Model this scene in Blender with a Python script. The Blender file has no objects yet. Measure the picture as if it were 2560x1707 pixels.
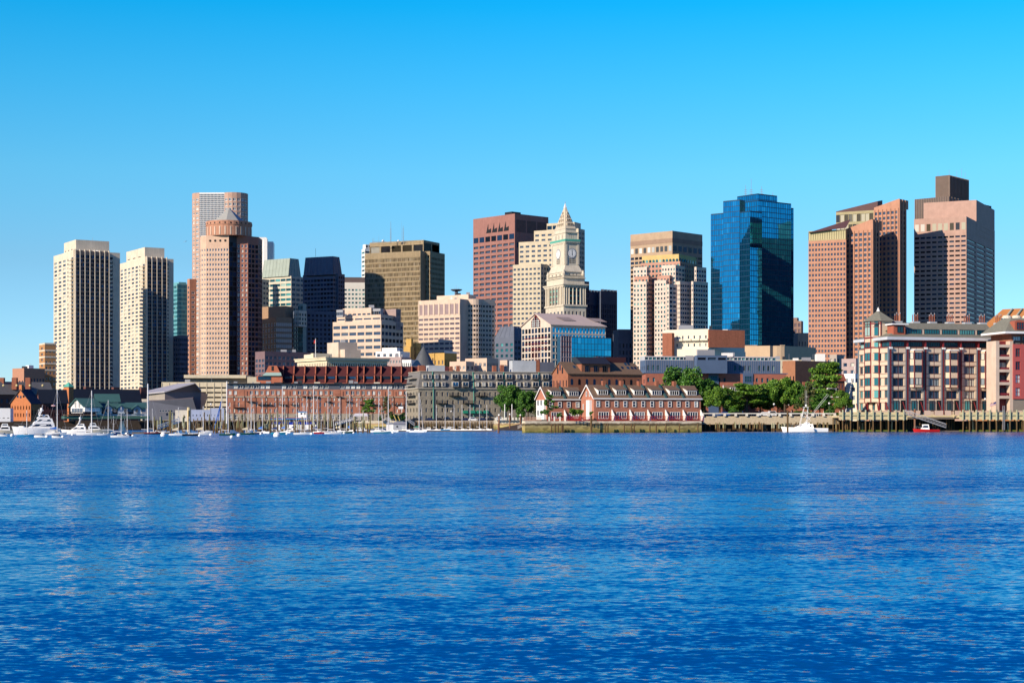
import bpy, math, random
from math import sin, cos, radians as rad, pi, sqrt, atan2
from mathutils import Vector
random.seed(7)
SC = bpy.context.scene
COL = SC.collection
# ---- view geometry: photo pixels (2560 wide) to metres -------------------------------
F, CX, HZ, H = 4200.0, 1280.0, 1050.0, 3.5
SUN_AZ, SUN_EL = 50.0, 24.0          # sun: degrees left of straight behind the camera
# ---- camera --------------------------------------------------------------------------
cam = bpy.data.cameras.new('camera'); co = bpy.data.objects.new('camera', cam); COL.objects.link(co)
co.location = (0, 0, H); co.rotation_euler = (rad(90), 0, 0)
cam.sensor_width = 36; cam.lens = 36 * F / 2560
cam.shift_y = (HZ - 853.5) / 2560
cam.clip_start = 1; cam.clip_end = 60000
SC.camera = co
# ---- world ---------------------------------------------------------------------------
w = bpy.data.worlds.new('World'); SC.world = w; w.use_nodes = True
nt = w.node_tree; nt.nodes.clear()
N = nt.nodes.new; LK = nt.links.new
sky = N('ShaderNodeTexSky'); sky.sky_type = 'NISHITA'; sky.sun_disc = False
sky.sun_elevation = rad(SUN_EL); sky.sun_rotation = rad(180 + SUN_AZ)
sky.air_density = 1.0; sky.dust_density = 0.0; sky.ozone_density = 3.0
tc = N('ShaderNodeTexCoord'); sp = N('ShaderNodeSeparateXYZ'); LK(tc.outputs['Generated'], sp.inputs[0])
rp = N('ShaderNodeValToRGB'); LK(sp.outputs['Z'], rp.inputs[0])
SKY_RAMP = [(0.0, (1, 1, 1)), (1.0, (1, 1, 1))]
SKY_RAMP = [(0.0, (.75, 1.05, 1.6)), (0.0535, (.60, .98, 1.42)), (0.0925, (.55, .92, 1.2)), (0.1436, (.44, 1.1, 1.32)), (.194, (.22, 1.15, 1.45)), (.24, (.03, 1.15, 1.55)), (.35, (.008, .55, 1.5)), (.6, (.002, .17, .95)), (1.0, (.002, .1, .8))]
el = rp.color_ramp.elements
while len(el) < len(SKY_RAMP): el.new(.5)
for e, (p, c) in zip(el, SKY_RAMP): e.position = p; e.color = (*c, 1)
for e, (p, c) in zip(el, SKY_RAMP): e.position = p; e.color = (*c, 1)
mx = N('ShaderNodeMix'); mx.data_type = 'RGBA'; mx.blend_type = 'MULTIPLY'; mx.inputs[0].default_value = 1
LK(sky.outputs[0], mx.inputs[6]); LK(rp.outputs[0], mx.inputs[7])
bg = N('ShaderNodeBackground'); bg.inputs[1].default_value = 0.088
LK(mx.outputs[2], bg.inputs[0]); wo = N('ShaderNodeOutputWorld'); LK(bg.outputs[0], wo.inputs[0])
# ---- sun -----------------------------------------------------------------------------
sl = bpy.data.lights.new('sun', 'SUN'); sl.energy = 5.0; sl.angle = rad(.5); sl.color = (1, .86, .68)
so = bpy.data.objects.new('sun', sl); COL.objects.link(so)
tosun = Vector((-sin(rad(SUN_AZ)) * cos(rad(SUN_EL)), -cos(rad(SUN_AZ)) * cos(rad(SUN_EL)), sin(rad(SUN_EL))))
so.rotation_euler = tosun.to_track_quat('Z', 'Y').to_euler(); so.location = (-100, -100, 200)
SC.view_settings.view_transform = 'Standard'; SC.view_settings.look = 'None'; SC.view_settings.exposure = 0.45
SC.view_settings.gamma = 1

# ---- helpers -------------------------------------------------------------------------
def X(px, Y): return (px - CX) / F * Y
def Z(py, Y): return H + (HZ - py) / F * Y
def DW(py): return H * F / (py - HZ)            # distance of a point on the water seen at row py
def tag(o, label=None, cat=None, group=None, kind=None):
    if label: o['label'] = label
    if cat: o['category'] = cat
    if group: o['group'] = group
    if kind: o['kind'] = kind
    return o
def empty(name, loc=(0, 0, 0), rz=0, label=None, cat=None, group=None):
    o = bpy.data.objects.new(name, None); o.location = loc; o.rotation_euler[2] = rz; o.empty_display_size = .1
    COL.objects.link(o); tag(o, label, cat, group); return o
MATS = {}
def M(name, col=None, rough=.8, var=.13, sc=.22, metal=0.0, spec=.3, streak=0.0):
    if name in MATS: return MATS[name]
    m = bpy.data.materials.new(name); m.use_nodes = True; t = m.node_tree; n = t.nodes; b = n['Principled BSDF']
    b.inputs['Roughness'].default_value = rough; b.inputs['Metallic'].default_value = metal
    b.inputs['Specular IOR Level'].default_value = spec
    c = n.new('ShaderNodeTexCoord'); a = n.new('ShaderNodeTexNoise'); a.inputs['Scale'].default_value = sc; a.inputs['Detail'].default_value = 8
    a.inputs['Roughness'].default_value = .7
    t.links.new(c.outputs['Object'], a.inputs['Vector'])
    r = n.new('ShaderNodeMapRange'); r.inputs[1].default_value = .3; r.inputs[2].default_value = .7
    r.inputs[3].default_value = 1 - var; r.inputs[4].default_value = 1 + var; t.links.new(a.outputs[0], r.inputs[0])
    src = r.outputs[0]
    if streak:
        mp = n.new('ShaderNodeMapping'); mp.inputs['Scale'].default_value = (1.2, 1.2, .06); t.links.new(c.outputs['Object'], mp.inputs[0])
        s2 = n.new('ShaderNodeTexNoise'); s2.inputs['Scale'].default_value = 1; s2.inputs['Detail'].default_value = 4; t.links.new(mp.outputs[0], s2.inputs[0])
        r2 = n.new('ShaderNodeMapRange'); r2.inputs[1].default_value = .35; r2.inputs[2].default_value = .7; r2.inputs[3].default_value = 1; r2.inputs[4].default_value = 1 - streak
        t.links.new(s2.outputs[0], r2.inputs[0]); mm = n.new('ShaderNodeMath'); mm.operation = 'MULTIPLY'
        t.links.new(src, mm.inputs[0]); t.links.new(r2.outputs[0], mm.inputs[1]); src = mm.outputs[0]
    v = n.new('ShaderNodeVectorMath'); v.operation = 'SCALE'; v.inputs[0].default_value = [k * .78 for k in col]; t.links.new(src, v.inputs['Scale'])
    t.links.new(v.outputs[0], b.inputs['Base Color'])
    MATS[name] = m; return m
def G(name, cols, rough=.08, metal=0.0, wav=.0, spec=.2):
    """window glass: constant ramp of pane tones picked per pane"""
    if name in MATS: return MATS[name]
    m = bpy.data.materials.new(name); m.use_nodes = True; t = m.node_tree; n = t.nodes; b = n['Principled BSDF']
    b.inputs['Roughness'].default_value = rough; b.inputs['Metallic'].default_value = metal; b.inputs['Specular IOR Level'].default_value = spec
    oi = n.new('ShaderNodeObjectInfo'); ge = n.new('ShaderNodeNewGeometry')
    ad = n.new('ShaderNodeMath'); ad.operation = 'MULTIPLY_ADD'; ad.inputs[1].default_value = 7.31
    t.links.new(ge.outputs['Random Per Island'], ad.inputs[0]); t.links.new(oi.outputs['Random'], ad.inputs[2])
    fr = n.new('ShaderNodeMath'); fr.operation = 'FRACT'; t.links.new(ad.outputs[0], fr.inputs[0])
    r = n.new('ShaderNodeValToRGB'); r.color_ramp.interpolation = 'CONSTANT'; t.links.new(fr.outputs[0], r.inputs[0])
    e = r.color_ramp.elements
    while len(e) < len(cols): e.new(.5)
    for k, (p, c) in enumerate(cols): e[k].position = p; e[k].color = (*c, 1)
    for k, (p, c) in enumerate(cols): e[k].position = p; e[k].color = (*[q * (1 if metal or 'leaf' in name else .8) for q in c], 1)
    t.links.new(r.outputs[0], b.inputs['Base Color'])
    if wav:
        c = n.new('ShaderNodeTexCoord'); a = n.new('ShaderNodeTexNoise'); a.inputs['Scale'].default_value = .35; a.inputs['Detail'].default_value = 2
        t.links.new(c.outputs['Object'], a.inputs['Vector']); bu = n.new('ShaderNodeBump'); bu.inputs['Strength'].default_value = 1; bu.inputs['Distance'].default_value = wav
        t.links.new(a.outputs[0], bu.inputs['Height']); t.links.new(bu.outputs[0], b.inputs['Normal'])
    MATS[name] = m; return m

class MB:
    def __init__(s): s.v = []; s.f = []; s.mi = []; s.ms = []
    def m(s, mat):
        if mat not in s.ms: s.ms.append(mat)
        return s.ms.index(mat)
    def poly(s, pts, mat):
        i = len(s.v); s.v += [tuple(p) for p in pts]; s.f.append(tuple(range(i, i + len(pts)))); s.mi.append(s.m(mat))
    def hexa(s, b, t, mat, cap=True, mt=None):
        """bottom ring b and top ring t (same length)"""
        n = len(b)
        i = len(s.v); s.v += [tuple(p) for p in b] + [tuple(p) for p in t]; k = s.m(mat)
        for j in range(n):
            s.f.append((i + j, i + (j + 1) % n, i + n + (j + 1) % n, i + n + j)); s.mi.append(k)
        if cap:
            s.f.append(tuple(i + n + j for j in range(n))); s.mi.append(s.m(mt or mat))
            s.f.append(tuple(i + n - 1 - j for j in range(n))); s.mi.append(k)
    def box(s, x0, x1, y0, y1, z0, z1, mat, mt=None):
        s.hexa([(x0, y0, z0), (x1, y0, z0), (x1, y1, z0), (x0, y1, z0)], [(x0, y0, z1), (x1, y0, z1), (x1, y1, z1), (x0, y1, z1)], mat, True, mt)
    def prism(s, pts, z0, z1, mat, mt=None):
        s.hexa([(p[0], p[1], z0) for p in pts], [(p[0], p[1], z1) for p in pts], mat, True, mt)
    def tube(s, p, q, r, mat, n=6, r2=None):
        p = Vector(p); q = Vector(q); r2 = r if r2 is None else r2
        d = (q - p).normalized(); a = d.orthogonal().normalized(); b = d.cross(a)
        s.hexa([p + (a * cos(2 * pi * j / n) + b * sin(2 * pi * j / n)) * r for j in range(n)],
               [q + (a * cos(2 * pi * j / n) + b * sin(2 * pi * j / n)) * r2 for j in range(n)], mat)
    def lathe(s, c, prof, mat, n=12):
        """prof: list of (radius, z)"""
        for (r0, z0), (r1, z1) in zip(prof, prof[1:]):
            for j in range(n):
                a, b = 2 * pi * j / n, 2 * pi * (j + 1) / n
                pts = [(c[0] + r0 * cos(a), c[1] + r0 * sin(a), c[2] + z0), (c[0] + r0 * cos(b), c[1] + r0 * sin(b), c[2] + z0),
                       (c[0] + r1 * cos(b), c[1] + r1 * sin(b), c[2] + z1), (c[0] + r1 * cos(a), c[1] + r1 * sin(a), c[2] + z1)]
                if r1 < 1e-4: pts = pts[:3]
                elif r0 < 1e-4: pts = [pts[0]] + pts[2:]
                s.poly(pts, mat)
    def ball(s, c, r, mat, n=8):
        s.lathe(c, [(r * sin(pi * k / 5), -r * cos(pi * k / 5)) for k in range(6)], mat, n)
    def build(s, name, parent=None, smooth=False, **kw):
        if not s.f: return None
        o0 = Vector(parent.matrix_world.translation) if parent is not None else Vector((0, 0, 0))
        if parent is not None: o0 = wloc(parent)
        me = bpy.data.meshes.new(name); me.from_pydata([(a - o0[0], b - o0[1], c - o0[2]) for a, b, c in s.v], [], s.f)
        for m in s.ms: me.materials.append(m)
        me.polygons.foreach_set('material_index', s.mi)
        if smooth: me.polygons.foreach_set('use_smooth', [True] * len(s.f))
        me.update()
        o = bpy.data.objects.new(name, me); COL.objects.link(o)
        if parent is not None: o.parent = parent
        tag(o, kw.get('label'), kw.get('cat'), kw.get('group'), kw.get('kind'))
        return o
def wloc(o):
    v = Vector((0, 0, 0))
    while o is not None: v = v + Vector(o.location); o = o.parent
    return v
KIDS = {}
def copy_tree(o, loc, rz=0, label=None, sc=None):
    c = o.copy(); COL.objects.link(c); c.location = loc; c.rotation_euler[2] = rz
    if label: c['label'] = label
    if sc: c.scale = sc
    for ch in kids(o):
        d = ch.copy(); COL.objects.link(d); d.parent = c
        for g in kids(ch):
            e = g.copy(); COL.objects.link(e); e.parent = d
    return c
def kids(o):
    if o.name not in KIDS: KIDS[o.name] = [x for x in COL.objects if x.parent == o]
    return KIDS[o.name]

# ---- facades and buildings -----------------------------------------------------------
def S(n, fh_, ww=.6, wh=.5, g=None, **k):
    d = dict(n=n, fh=fh_, ww=ww, wh=wh, g=g, mt=1.5, mb=1.0, ml=0, mr=0, rec=.35, fr=None, mv=0, mh=0, rows=None, skip=None, arch=False, bw=.12, span=None)
    d.update(k); return d
def facade(mb, wins, P, Q, z0, z1, wall, s):
    P = Vector(P[:2]); Q = Vector(Q[:2]); L = (Q - P).length
    if s and s.get('wall'): wall = s['wall']
    if L < .01: return
    u = (Q - P) / L; nx, ny = u.y, -u.x; ang = atan2(u.y, u.x)
    def pt(a, z, o=0): return (P.x + u.x * a + nx * o, P.y + u.y * a + ny * o, z)
    def q(a0, a1, b0, b1, m=wall):
        if a1 - a0 > 1e-4 and b1 - b0 > 1e-4: mb.poly([pt(a0, b0), pt(a1, b0), pt(a1, b1), pt(a0, b1)], m)
    if not s or not s['n']: mb.poly([pt(0, z0), pt(L, z0), pt(L, z1), pt(0, z1)], wall); return
    zt = z1 - s['mt']; zb = z0 + s['mb']
    nr = s['rows'] or max(1, round((zt - zb) / s['fh'])); fh = (zt - zb) / nr if not s['rows'] else s['fh']
    n = s['n']; cw = (L - s['ml'] - s['mr']) / n; w = cw * s['ww']; h = fh * s['wh']; rec = s['rec']
    if s['arch']:
        q(0, L, z0, z1)
        for i in range(nr):
            for j in range(n):
                if s['skip'] and s['skip'](i, j): continue
                wins.append((pt(s['ml'] + (j + .5) * cw, zt - (i + .5) * fh, .03), ang, w, h, s, True))
        return
    prev = z1
    for i in range(nr):
        c = zt - (i + .5) * fh; a0, a1 = c - h / 2, c + h / 2
        q(0, L, a1, prev); prev = a0
        x = 0
        for j in range(n):
            cx = s['ml'] + (j + .5) * cw
            if s['skip'] and s['skip'](i, j): continue
            x0, x1 = cx - w / 2, cx + w / 2
            q(x, x0, a0, a1, s['span'] or wall); x = x1
            rm = wall
            mb.poly([pt(x0, a0), pt(x1, a0), pt(x1, a0, -rec), pt(x0, a0, -rec)], rm)
            mb.poly([pt(x0, a1, -rec), pt(x1, a1, -rec), pt(x1, a1), pt(x0, a1)], rm)
            mb.poly([pt(x0, a0), pt(x0, a0, -rec), pt(x0, a1, -rec), pt(x0, a1)], rm)
            mb.poly([pt(x1, a0, -rec), pt(x1, a0), pt(x1, a1), pt(x1, a1, -rec)], rm)
            wins.append((pt(cx, c, -rec), ang, w, h, s, False))
        q(x, L, a0, a1, s['span'] or wall)
    q(0, L, z0, prev)
WM = {}
def winmesh(w, h, s, arch):
    """returns (frame mesh or None, pane mesh)"""
    k = (round(w, 2), round(h, 2), s['g'].name, s['fr'].name if s['fr'] else '', s['mv'], s['mh'], arch, s['bw'])
    if k in WM: return WM[k]
    mb = MB(); g = s['g']
    if arch:
        r = w / 2; pts = [(-r, 0, -h / 2), (r, 0, -h / 2)] + [(r * cos(a * pi / 8), 0, h / 2 - r + r * sin(a * pi / 8)) for a in range(9)]
        mb.poly(pts, g)
    else: mb.poly([(-w / 2, 0, -h / 2), (w / 2, 0, -h / 2), (w / 2, 0, h / 2), (-w / 2, 0, h / 2)], g)
    fb = MB(); fr = s['fr']
    if fr:
        b = s['bw']; y0, y1 = -.12, .0
        if arch:
            r = w / 2; o = [(-r - b, -h / 2 - b), (r + b, -h / 2 - b)] + [((r + b) * cos(a * pi / 8), h / 2 - r + (r + b) * sin(a * pi / 8)) for a in range(9)]
            i_ = [(-r, -h / 2), (r, -h / 2)] + [(r * cos(a * pi / 8), h / 2 - r + r * sin(a * pi / 8)) for a in range(9)]
            for j in range(len(o)):
                j2 = (j + 1) % len(o); fb.poly([(o[j][0], y0, o[j][1]), (o[j2][0], y0, o[j2][1]), (i_[j2][0], y0, i_[j2][1]), (i_[j][0], y0, i_[j][1])], fr)
        else:
            fb.box(-w / 2, w / 2, y0, -.01, -h / 2, -h / 2 + b, fr); fb.box(-w / 2, w / 2, y0, -.01, h / 2 - b, h / 2, fr)
            for j in range(s['mv'] + 2):
                x = -w / 2 + b / 2 + (w - b) * j / (s['mv'] + 1); fb.box(x - b / 2, x + b / 2, y0, -.01, -h / 2 + b, h / 2 - b, fr)
            for j in range(s['mh']):
                z = -h / 2 + h * (j + 1) / (s['mh'] + 1); fb.box(-w / 2 + b, w / 2 - b, y0 + .03, -.01, z - b / 2, z + b / 2, fr)
    def mk(b_):
        me = bpy.data.meshes.new('window'); me.from_pydata(b_.v, [], b_.f)
        for m in b_.ms: me.materials.append(m)
        me.polygons.foreach_set('material_index', b_.mi); me.update(); return me
    WM[k] = (mk(fb) if fr else None, mk(mb), mb, fb); return WM[k]
def flush(root, wins, near=False, cap=100):
    r0 = wloc(root); wins = sorted(wins, key=lambda t: (-round(t[2] * t[3], 1) if near else 0, -t[0][2]))
    for (p, ang, w, h, s, arch) in wins[:cap]:
        fm, pm, _, _ = winmesh(w, h, s, arch)
        if fm:
            o = bpy.data.objects.new('window', fm); c = bpy.data.objects.new('pane', pm); COL.objects.link(c); c.parent = o
        else: o = bpy.data.objects.new('window', pm)
        COL.objects.link(o); o.parent = root; o.location = Vector(p) - r0; o.rotation_euler[2] = ang
    if len(wins) > cap:
        b = MB()
        for (p, ang, w, h, s, arch) in wins[cap:]:
            _, _, pb, fb = winmesh(w, h, s, arch); ca, sa = cos(ang), sin(ang)
            for src in (pb, fb):
                for f, mi in zip(src.f, src.mi):
                    b.poly([(p[0] + ca * src.v[i][0] - sa * src.v[i][1], p[1] + sa * src.v[i][0] + ca * src.v[i][1], p[2] + src.v[i][2]) for i in f], src.ms[mi])
        b.build('window', root, kind='stuff')

class Fr:
    """local frame: u to the right along the front, v into the building"""
    def __init__(s, px, D, th):
        s.px, s.D, s.th = px, D, rad(th); s.o = Vector((X(px, D), D)); s.c, s.s = cos(s.th), sin(s.th)
    def w(s, u, v, z): return (s.o.x + s.c * u - s.s * v, s.o.y + s.s * u + s.c * v, z)
    def u(s, px, v=0):
        k = (px - CX) / F; ox, oy, _ = s.w(0, v, 0); return (k * oy - ox) / (s.c - k * s.s)
    def vl(s, px):
        """depth v at which the left face line (u=0) is seen at px"""
        k = (px - CX) / F; return (k * s.o.y - s.o.x) / (-s.s - k * s.c)
    def z(s, py, u=0, v=0): return Z(py, s.w(u, v, 0)[1])
    def box(s, mb, u0, u1, v0, v1, z0, z1, m, mt=None):
        mb.hexa([s.w(u0, v0, z0), s.w(u1, v0, z0), s.w(u1, v1, z0), s.w(u0, v1, z0)], [s.w(u0, v0, z1), s.w(u1, v0, z1), s.w(u1, v1, z1), s.w(u0, v1, z1)], m, True, mt)
    def poly(s, mb, pts, m): mb.poly([s.w(*p) for p in pts], m)

class Bld:
    def __init__(s, name, label, cat, wall, roof=None, group=None, z0=3.0):
        s.name, s.label, s.cat, s.group, s.wall, s.z0 = name, label, cat, group, wall, z0
        s.roofm = roof or wall; s.mb = MB(); s.rb = MB(); s.wins = []; s.blocks = []; s.root = None
    def setroot(s, x, y):
        if s.root is None: s.root = empty(s.name, (x, y, s.z0), 0, s.label, s.cat, s.group)
    def prism(s, pts, z0, z1, specs, wall=None, roof=None, cap=True):
        s.setroot(*pts[0][:2]); wall = wall or s.wall; n = len(pts)
        for i in range(n): facade(s.mb, s.wins, pts[i], pts[(i + 1) % n], z0, z1, wall, specs[i] if i < len(specs) else None)
        if cap: s.rb.poly([(p[0], p[1], z1) for p in pts], roof or s.roofm)
        else: s.mb.poly([(p[0], p[1], z1) for p in pts], wall)
    def block(s, xl, xc, xr, D, th, yt, yb=None, L=None, R=None, wall=None, roof=None, cap=True, z0=None, z1=None):
        t = rad(th); Xc = X(xc, D)
        def so(xp, dx, dy):
            if isinstance(xp, tuple): return xp[0]
            k = (xp - CX) / F; return (k * D - Xc) / (dx - k * dy)
        sL = so(xl, -sin(t), cos(t)); sR = so(xr, cos(t), sin(t))
        if sL < .5 or sR < .5 or sL > 150 or sR > 200: print('BADBLOCK', s.label, xl, xc, xr, round(sL, 1), round(sR, 1))
        C = Vector((Xc, D)); Lp = C + sL * Vector((-sin(t), cos(t))); Rp = C + sR * Vector((cos(t), sin(t))); B = Lp + Rp - C
        z1 = z1 if z1 is not None else Z(yt, D); z0 = z0 if z0 is not None else (Z(yb, D) if yb else s.z0)
        s.setroot(C.x, C.y)
        s.prism([Lp, C, Rp, B], z0, z1, [L, R], wall, roof, cap)
        s.last = (Lp, C, Rp, B, z0, z1); s.blocks.append(s.last); return s.last
    def fins(s, P, Q, z0, z1, n, w, d, mat=None, ends=True):
        P = Vector(P[:2]); Q = Vector(Q[:2]); L = (Q - P).length; u = (Q - P) / L; nn = Vector((u.y, -u.x))
        for j in range(n + 1):
            a = min(max(L * j / n, w / 2), L - w / 2); A = P + u * (a - w / 2); B = P + u * (a + w / 2)
            s.mb.prism([A + nn * d, B + nn * d, B - nn * .02, A - nn * .02], z0, z1, mat or s.wall)
    def ledge(s, z, h, d, mat=None, pts=None, name=None):
        """band round the last block"""
        Lp, C, Rp, B = [Vector(p) for p in (pts or s.last[:4])]
        c = (Lp + C + Rp + B) / 4; out = []
        for p in (Lp, C, Rp, B):
            v = p - c; out.append(p + v.normalized() * d * 1.3)
        s.mb.prism(out, z, z + h, mat or s.wall)
    def part(s, name, mb, smooth=False): return mb.build(name, s.root, smooth)
    def done(s, near=False, cap=100):
        r = random.Random(len(s.label) * 7 + int(abs(s.root.location.x)))
        for (Lp, C, Rp, B, z0, z1) in s.blocks:
            if C.y > 1150 or C.y < 560 or (Rp - C).length * (Lp - C).length < 150: continue
            for k in range(3):
                a, d = r.uniform(.15, .75), r.uniform(.08, .6); p = C + (Rp - C) * a + (Lp - C) * d; w_, h_ = r.uniform(.6, 2.2), r.uniform(.7, 2.0); m = MB()
                if k == 2: m.tube((p.x, p.y, z1), (p.x, p.y, z1 + 3), .07, grey, 4)
                else: m.box(p.x - w_, p.x + w_, p.y - .8, p.y + .8, z1, z1 + h_, r.choice((grey, grey, white, dgrey)))
                m.build('aerial' if k == 2 else 'roof_unit', s.root)
        s.mb.build('wall', s.root); s.rb.build('roof', s.root); flush(s.root, s.wins, near, cap); return s.root

# ---- materials -----------------------------------------------------------------------
NAVY = (.012, .035, .085); SLATE = (.05, .085, .15); PALE = (.42, .45, .42); TEAL = (.02, .16, .2); BLK = (.008, .01, .018); BLU = (.01, .12, .3)
g_res = G('residential_glass', [(0, NAVY), (.45, SLATE), (.7, (.25, .3, .33)), (.85, (.6, .58, .5))])
g_off = G('office_glass', [(0, SLATE), (.5, (.06, .09, .14)), (.85, (.1, .13, .18))], .2, spec=.12)
g_drk = G('dark_glass', [(0, BLK), (.5, NAVY), (.85, (.03, .06, .1))], .25, spec=.1)
g_blu = G('blue_glass', [(0, (.008, .03, .07)), (.5, (.01, .06, .13)), (.88, BLU)], .12, spec=.12)
g_tea = G('teal_glass', [(0, (.01, .07, .1)), (.4, TEAL), (.8, (.1, .35, .36)), (.92, (.35, .5, .45))])
g_wht = G('bright_glass', [(0, (.03, .05, .09)), (.35, (.08, .09, .1)), (.6, (.5, .52, .5)), (.8, (.75, .75, .7))])
g_mir = G('mirror_glass', [(0, (.012, .26, .46)), (.5, (.016, .29, .50)), (.8, (.012, .23, .41)), (.95, (.04, .36, .58))], .03, .95, .012)
g_brn = G('bronze_glass', [(0, (.09, .075, .05)), (.35, (.16, .15, .12)), (.5, (.5, .46, .34)), (.8, (.66, .64, .56)), (.88, (.05, .05, .06))])
g_red = G('mauve_glass', [(0, (.16, .13, .16)), (.5, (.13, .11, .15)), (.85, (.2, .17, .19))], .2)
cream = M('cream_concrete', (.80, .69, .53), streak=.12); beige = M('beige_stone', (.72, .55, .42), streak=.08)
white = M('white_paint', (.95, .93, .88), .5, .05); wstone = M('white_stone', (.72, .64, .50), streak=.15)
pink = M('pink_granite', (.72, .49, .35), streak=.08); dred = M('red_granite', (.36, .17, .14), streak=.1); redst = M('salmon_granite', (.55, .275, .175), streak=.08)
tan = M('tan_concrete', (.74, .58, .36), streak=.15); brick = M('brick', (.36, .13, .075), .9, .22, 1.2, streak=.15)
brickd = M('dark_brick', (.17, .07, .055), .9, .2, 1.0); brickp = M('pale_brick', (.50, .25, .16), .9, .12, 1.0)
gran = M('grey_granite', (.34, .30, .23), .9, .3, 1.5, streak=.15); slate = M('slate_roof', (.14, .12, .10), .85, .2, 1.0); slateg = M('grey_slate', (.20, .19, .18), .85, .15, 1.0)
dgrey = M('dark_metal', (.03, .035, .045), .5); grey = M('grey_metal', (.32, .33, .36), .5, .06); copper = M('green_copper', (.10, .42, .32), .6)
greenr = M('green_roof', (.05, .14, .13), .7); navyw = M('navy_stone', (.12, .13, .17), .7); brown = M('brown_roof', (.20, .13, .085), .9, .2, 1.5)
orange = M('orange_tile', (.58, .24, .08), .8); yell = M('yellow_brick', (.60, .37, .11), .85, .15, 1); red = M('red_paint', (.45, .02, .02), .5); reds = M('maroon_steel', (.22, .025, .03), .5)
black = M('black_metal', (.012, .012, .014), .5); ggrn = M('grey_green_stone', (.36, .42, .36), .7); bluem = M('blue_zinc', (.10, .15, .25), .45, .08); maroonr = M('maroon_roof', (.09, .02, .022), .8, .15, .5)
# ======================================================================================
# TOWERS
# ======================================================================================
rosec = M('rose_spandrel', (.36, .27, .22))
def harbor(label, D, xl, xc, xf, xr, yt, nl, nb, pxl, pxc, pxr, pyt, ptop):
    th = 31
    b = Bld('apartment_tower', label, 'tower', cream)
    t = b.block(xl, xc, xf, D, th, yt, L=S(nl, 2.68, .62, .5, g_res, mt=4.2, mr=8.5), R=S(nb * 2, 2.68, .93, .74, g_blu, mt=2.6, rec=.5, ml=.3, mr=.3, span=rosec, wall=rosec))
    Lp, C, Rp, B, z0, z1 = t
    b.fins(C, Rp, z0, z1 + .6, nb, .5, 1.3, cream)
    b.fins(C + (Lp - C).normalized() * 2.2, C, z0, z1 + .6, 1, 2.0, .25, cream)
    # recessed right part, shaded by the finned front
    u = (Rp - C).normalized(); n_in = Vector((-u.y, u.x)); A = Rp + n_in * 4.0
    k = (xr - CX) / F; s = (k * A.y - A.x) / (u.x - k * u.y); E_ = A + u * s; Bk = E_ + n_in * 22; Ak = A + n_in * 22
    b.prism([A, E_, Bk, Ak], z0, z1, [S(1, 2.68, .9, .62, g_blu, mt=2.6, mr=s * .55)])
    # penthouse
    b.block(pxl, pxc, pxr, D + 6, th, ptop, z0=z1 - .5, L=S(3, 1.2, .5, .5, g_drk, rows=1, mt=Z(ptop, D) - z1 - 1.6, mr=6))
    root = b.root
    # balconies: stack on the left face, near the corner, and stack on the recessed front
    v = (Lp - C).normalized(); outl = Vector((-u.x, -u.y))
    zt = z1 - 4.2; nr = round((zt - z0 - 1) / 2.68); fh = (zt - z0 - 1) / nr
    proto = None
    for which in (0, 1):
        mb = MB(); wd = 4.6
        if which == 0:
            pts = [(-wd / 2, 0), (-wd / 2, -1.5), (-wd / 2 + .8, -2.2), (wd / 2 - .8, -2.2), (wd / 2, -1.5), (wd / 2, 0)]
        else: pts = [(-1.2, 0), (-1.2, -1.3), (1.2, -1.3), (1.2, 0)]
        mb.prism(pts, 0, 1.15, cream)
        me = None
        for i in range(nr):
            if me is None:
                o = mb.build('balcony'); me = o.data; o.parent = root
            else:
                o = bpy.data.objects.new('balcony', me); COL.objects.link(o); o.parent = root
            if which == 0: p = C + v * 5.4; a = atan2(-v.y, -v.x)
            else: p = A + u * 1.6; a = atan2(u.y, u.x)
            o.location = Vector((p.x, p.y, zt - (i + 1) * fh + .2)) - wloc(root); o.rotation_euler[2] = a
    # dark door recess behind the balconies
    for i in range(nr):
        p = C + v * 5.4; q_ = MB(); a = atan2(-v.y, -v.x)
        b.wins.append(((p.x + outl.x * .06, p.y + outl.y * .06, zt - (i + .5) * fh + .35), a, 4.0, 1.5, S(1, 1, g=g_drk), False))
    b.done()
harbor('cream apartment tower with dark blue ribbed front, tallest of the left pair', 1100, 134, 187, 273, 300, 625, 4, 7, 160, 190, 273, 0, 599)
harbor('shorter cream apartment tower whose ribbed front is partly in shadow, second from left', 1178, 300, 366, 417, 434, 643, 6, 4, 316, 362, 411, 0, 618)

# teal glass tower in the gap
b = Bld('glass_tower', 'slim teal glass tower seen in the gap right of the two cream apartment towers', 'tower', M('teal_spandrel', (.16, .42, .45), .3))
b.block(428, 443, 470, 1350, 35, 709, L=S(6, 3.4, .8, .6, g_tea, mt=1), R=S(8, 3.4, .94, .8, G('deep_teal_glass', [(0, (.01, .16, .25)), (.6, (.015, .2, .3)), (.9, (.03, .3, .4))]), mt=.5, rec=.1))
b.block(430, 447, 466, 1355, 35, 705); b.done()
b = Bld('office_block', 'dark narrow office slab with pale fire stairs below the teal glass tower', 'building', navyw)
b.block(433, 450, 470, 1180, 40, 838, L=S(3, 3.4, .6, .5, g_drk), R=S(4, 3.4, .7, .5, g_drk)); b.done()

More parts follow.
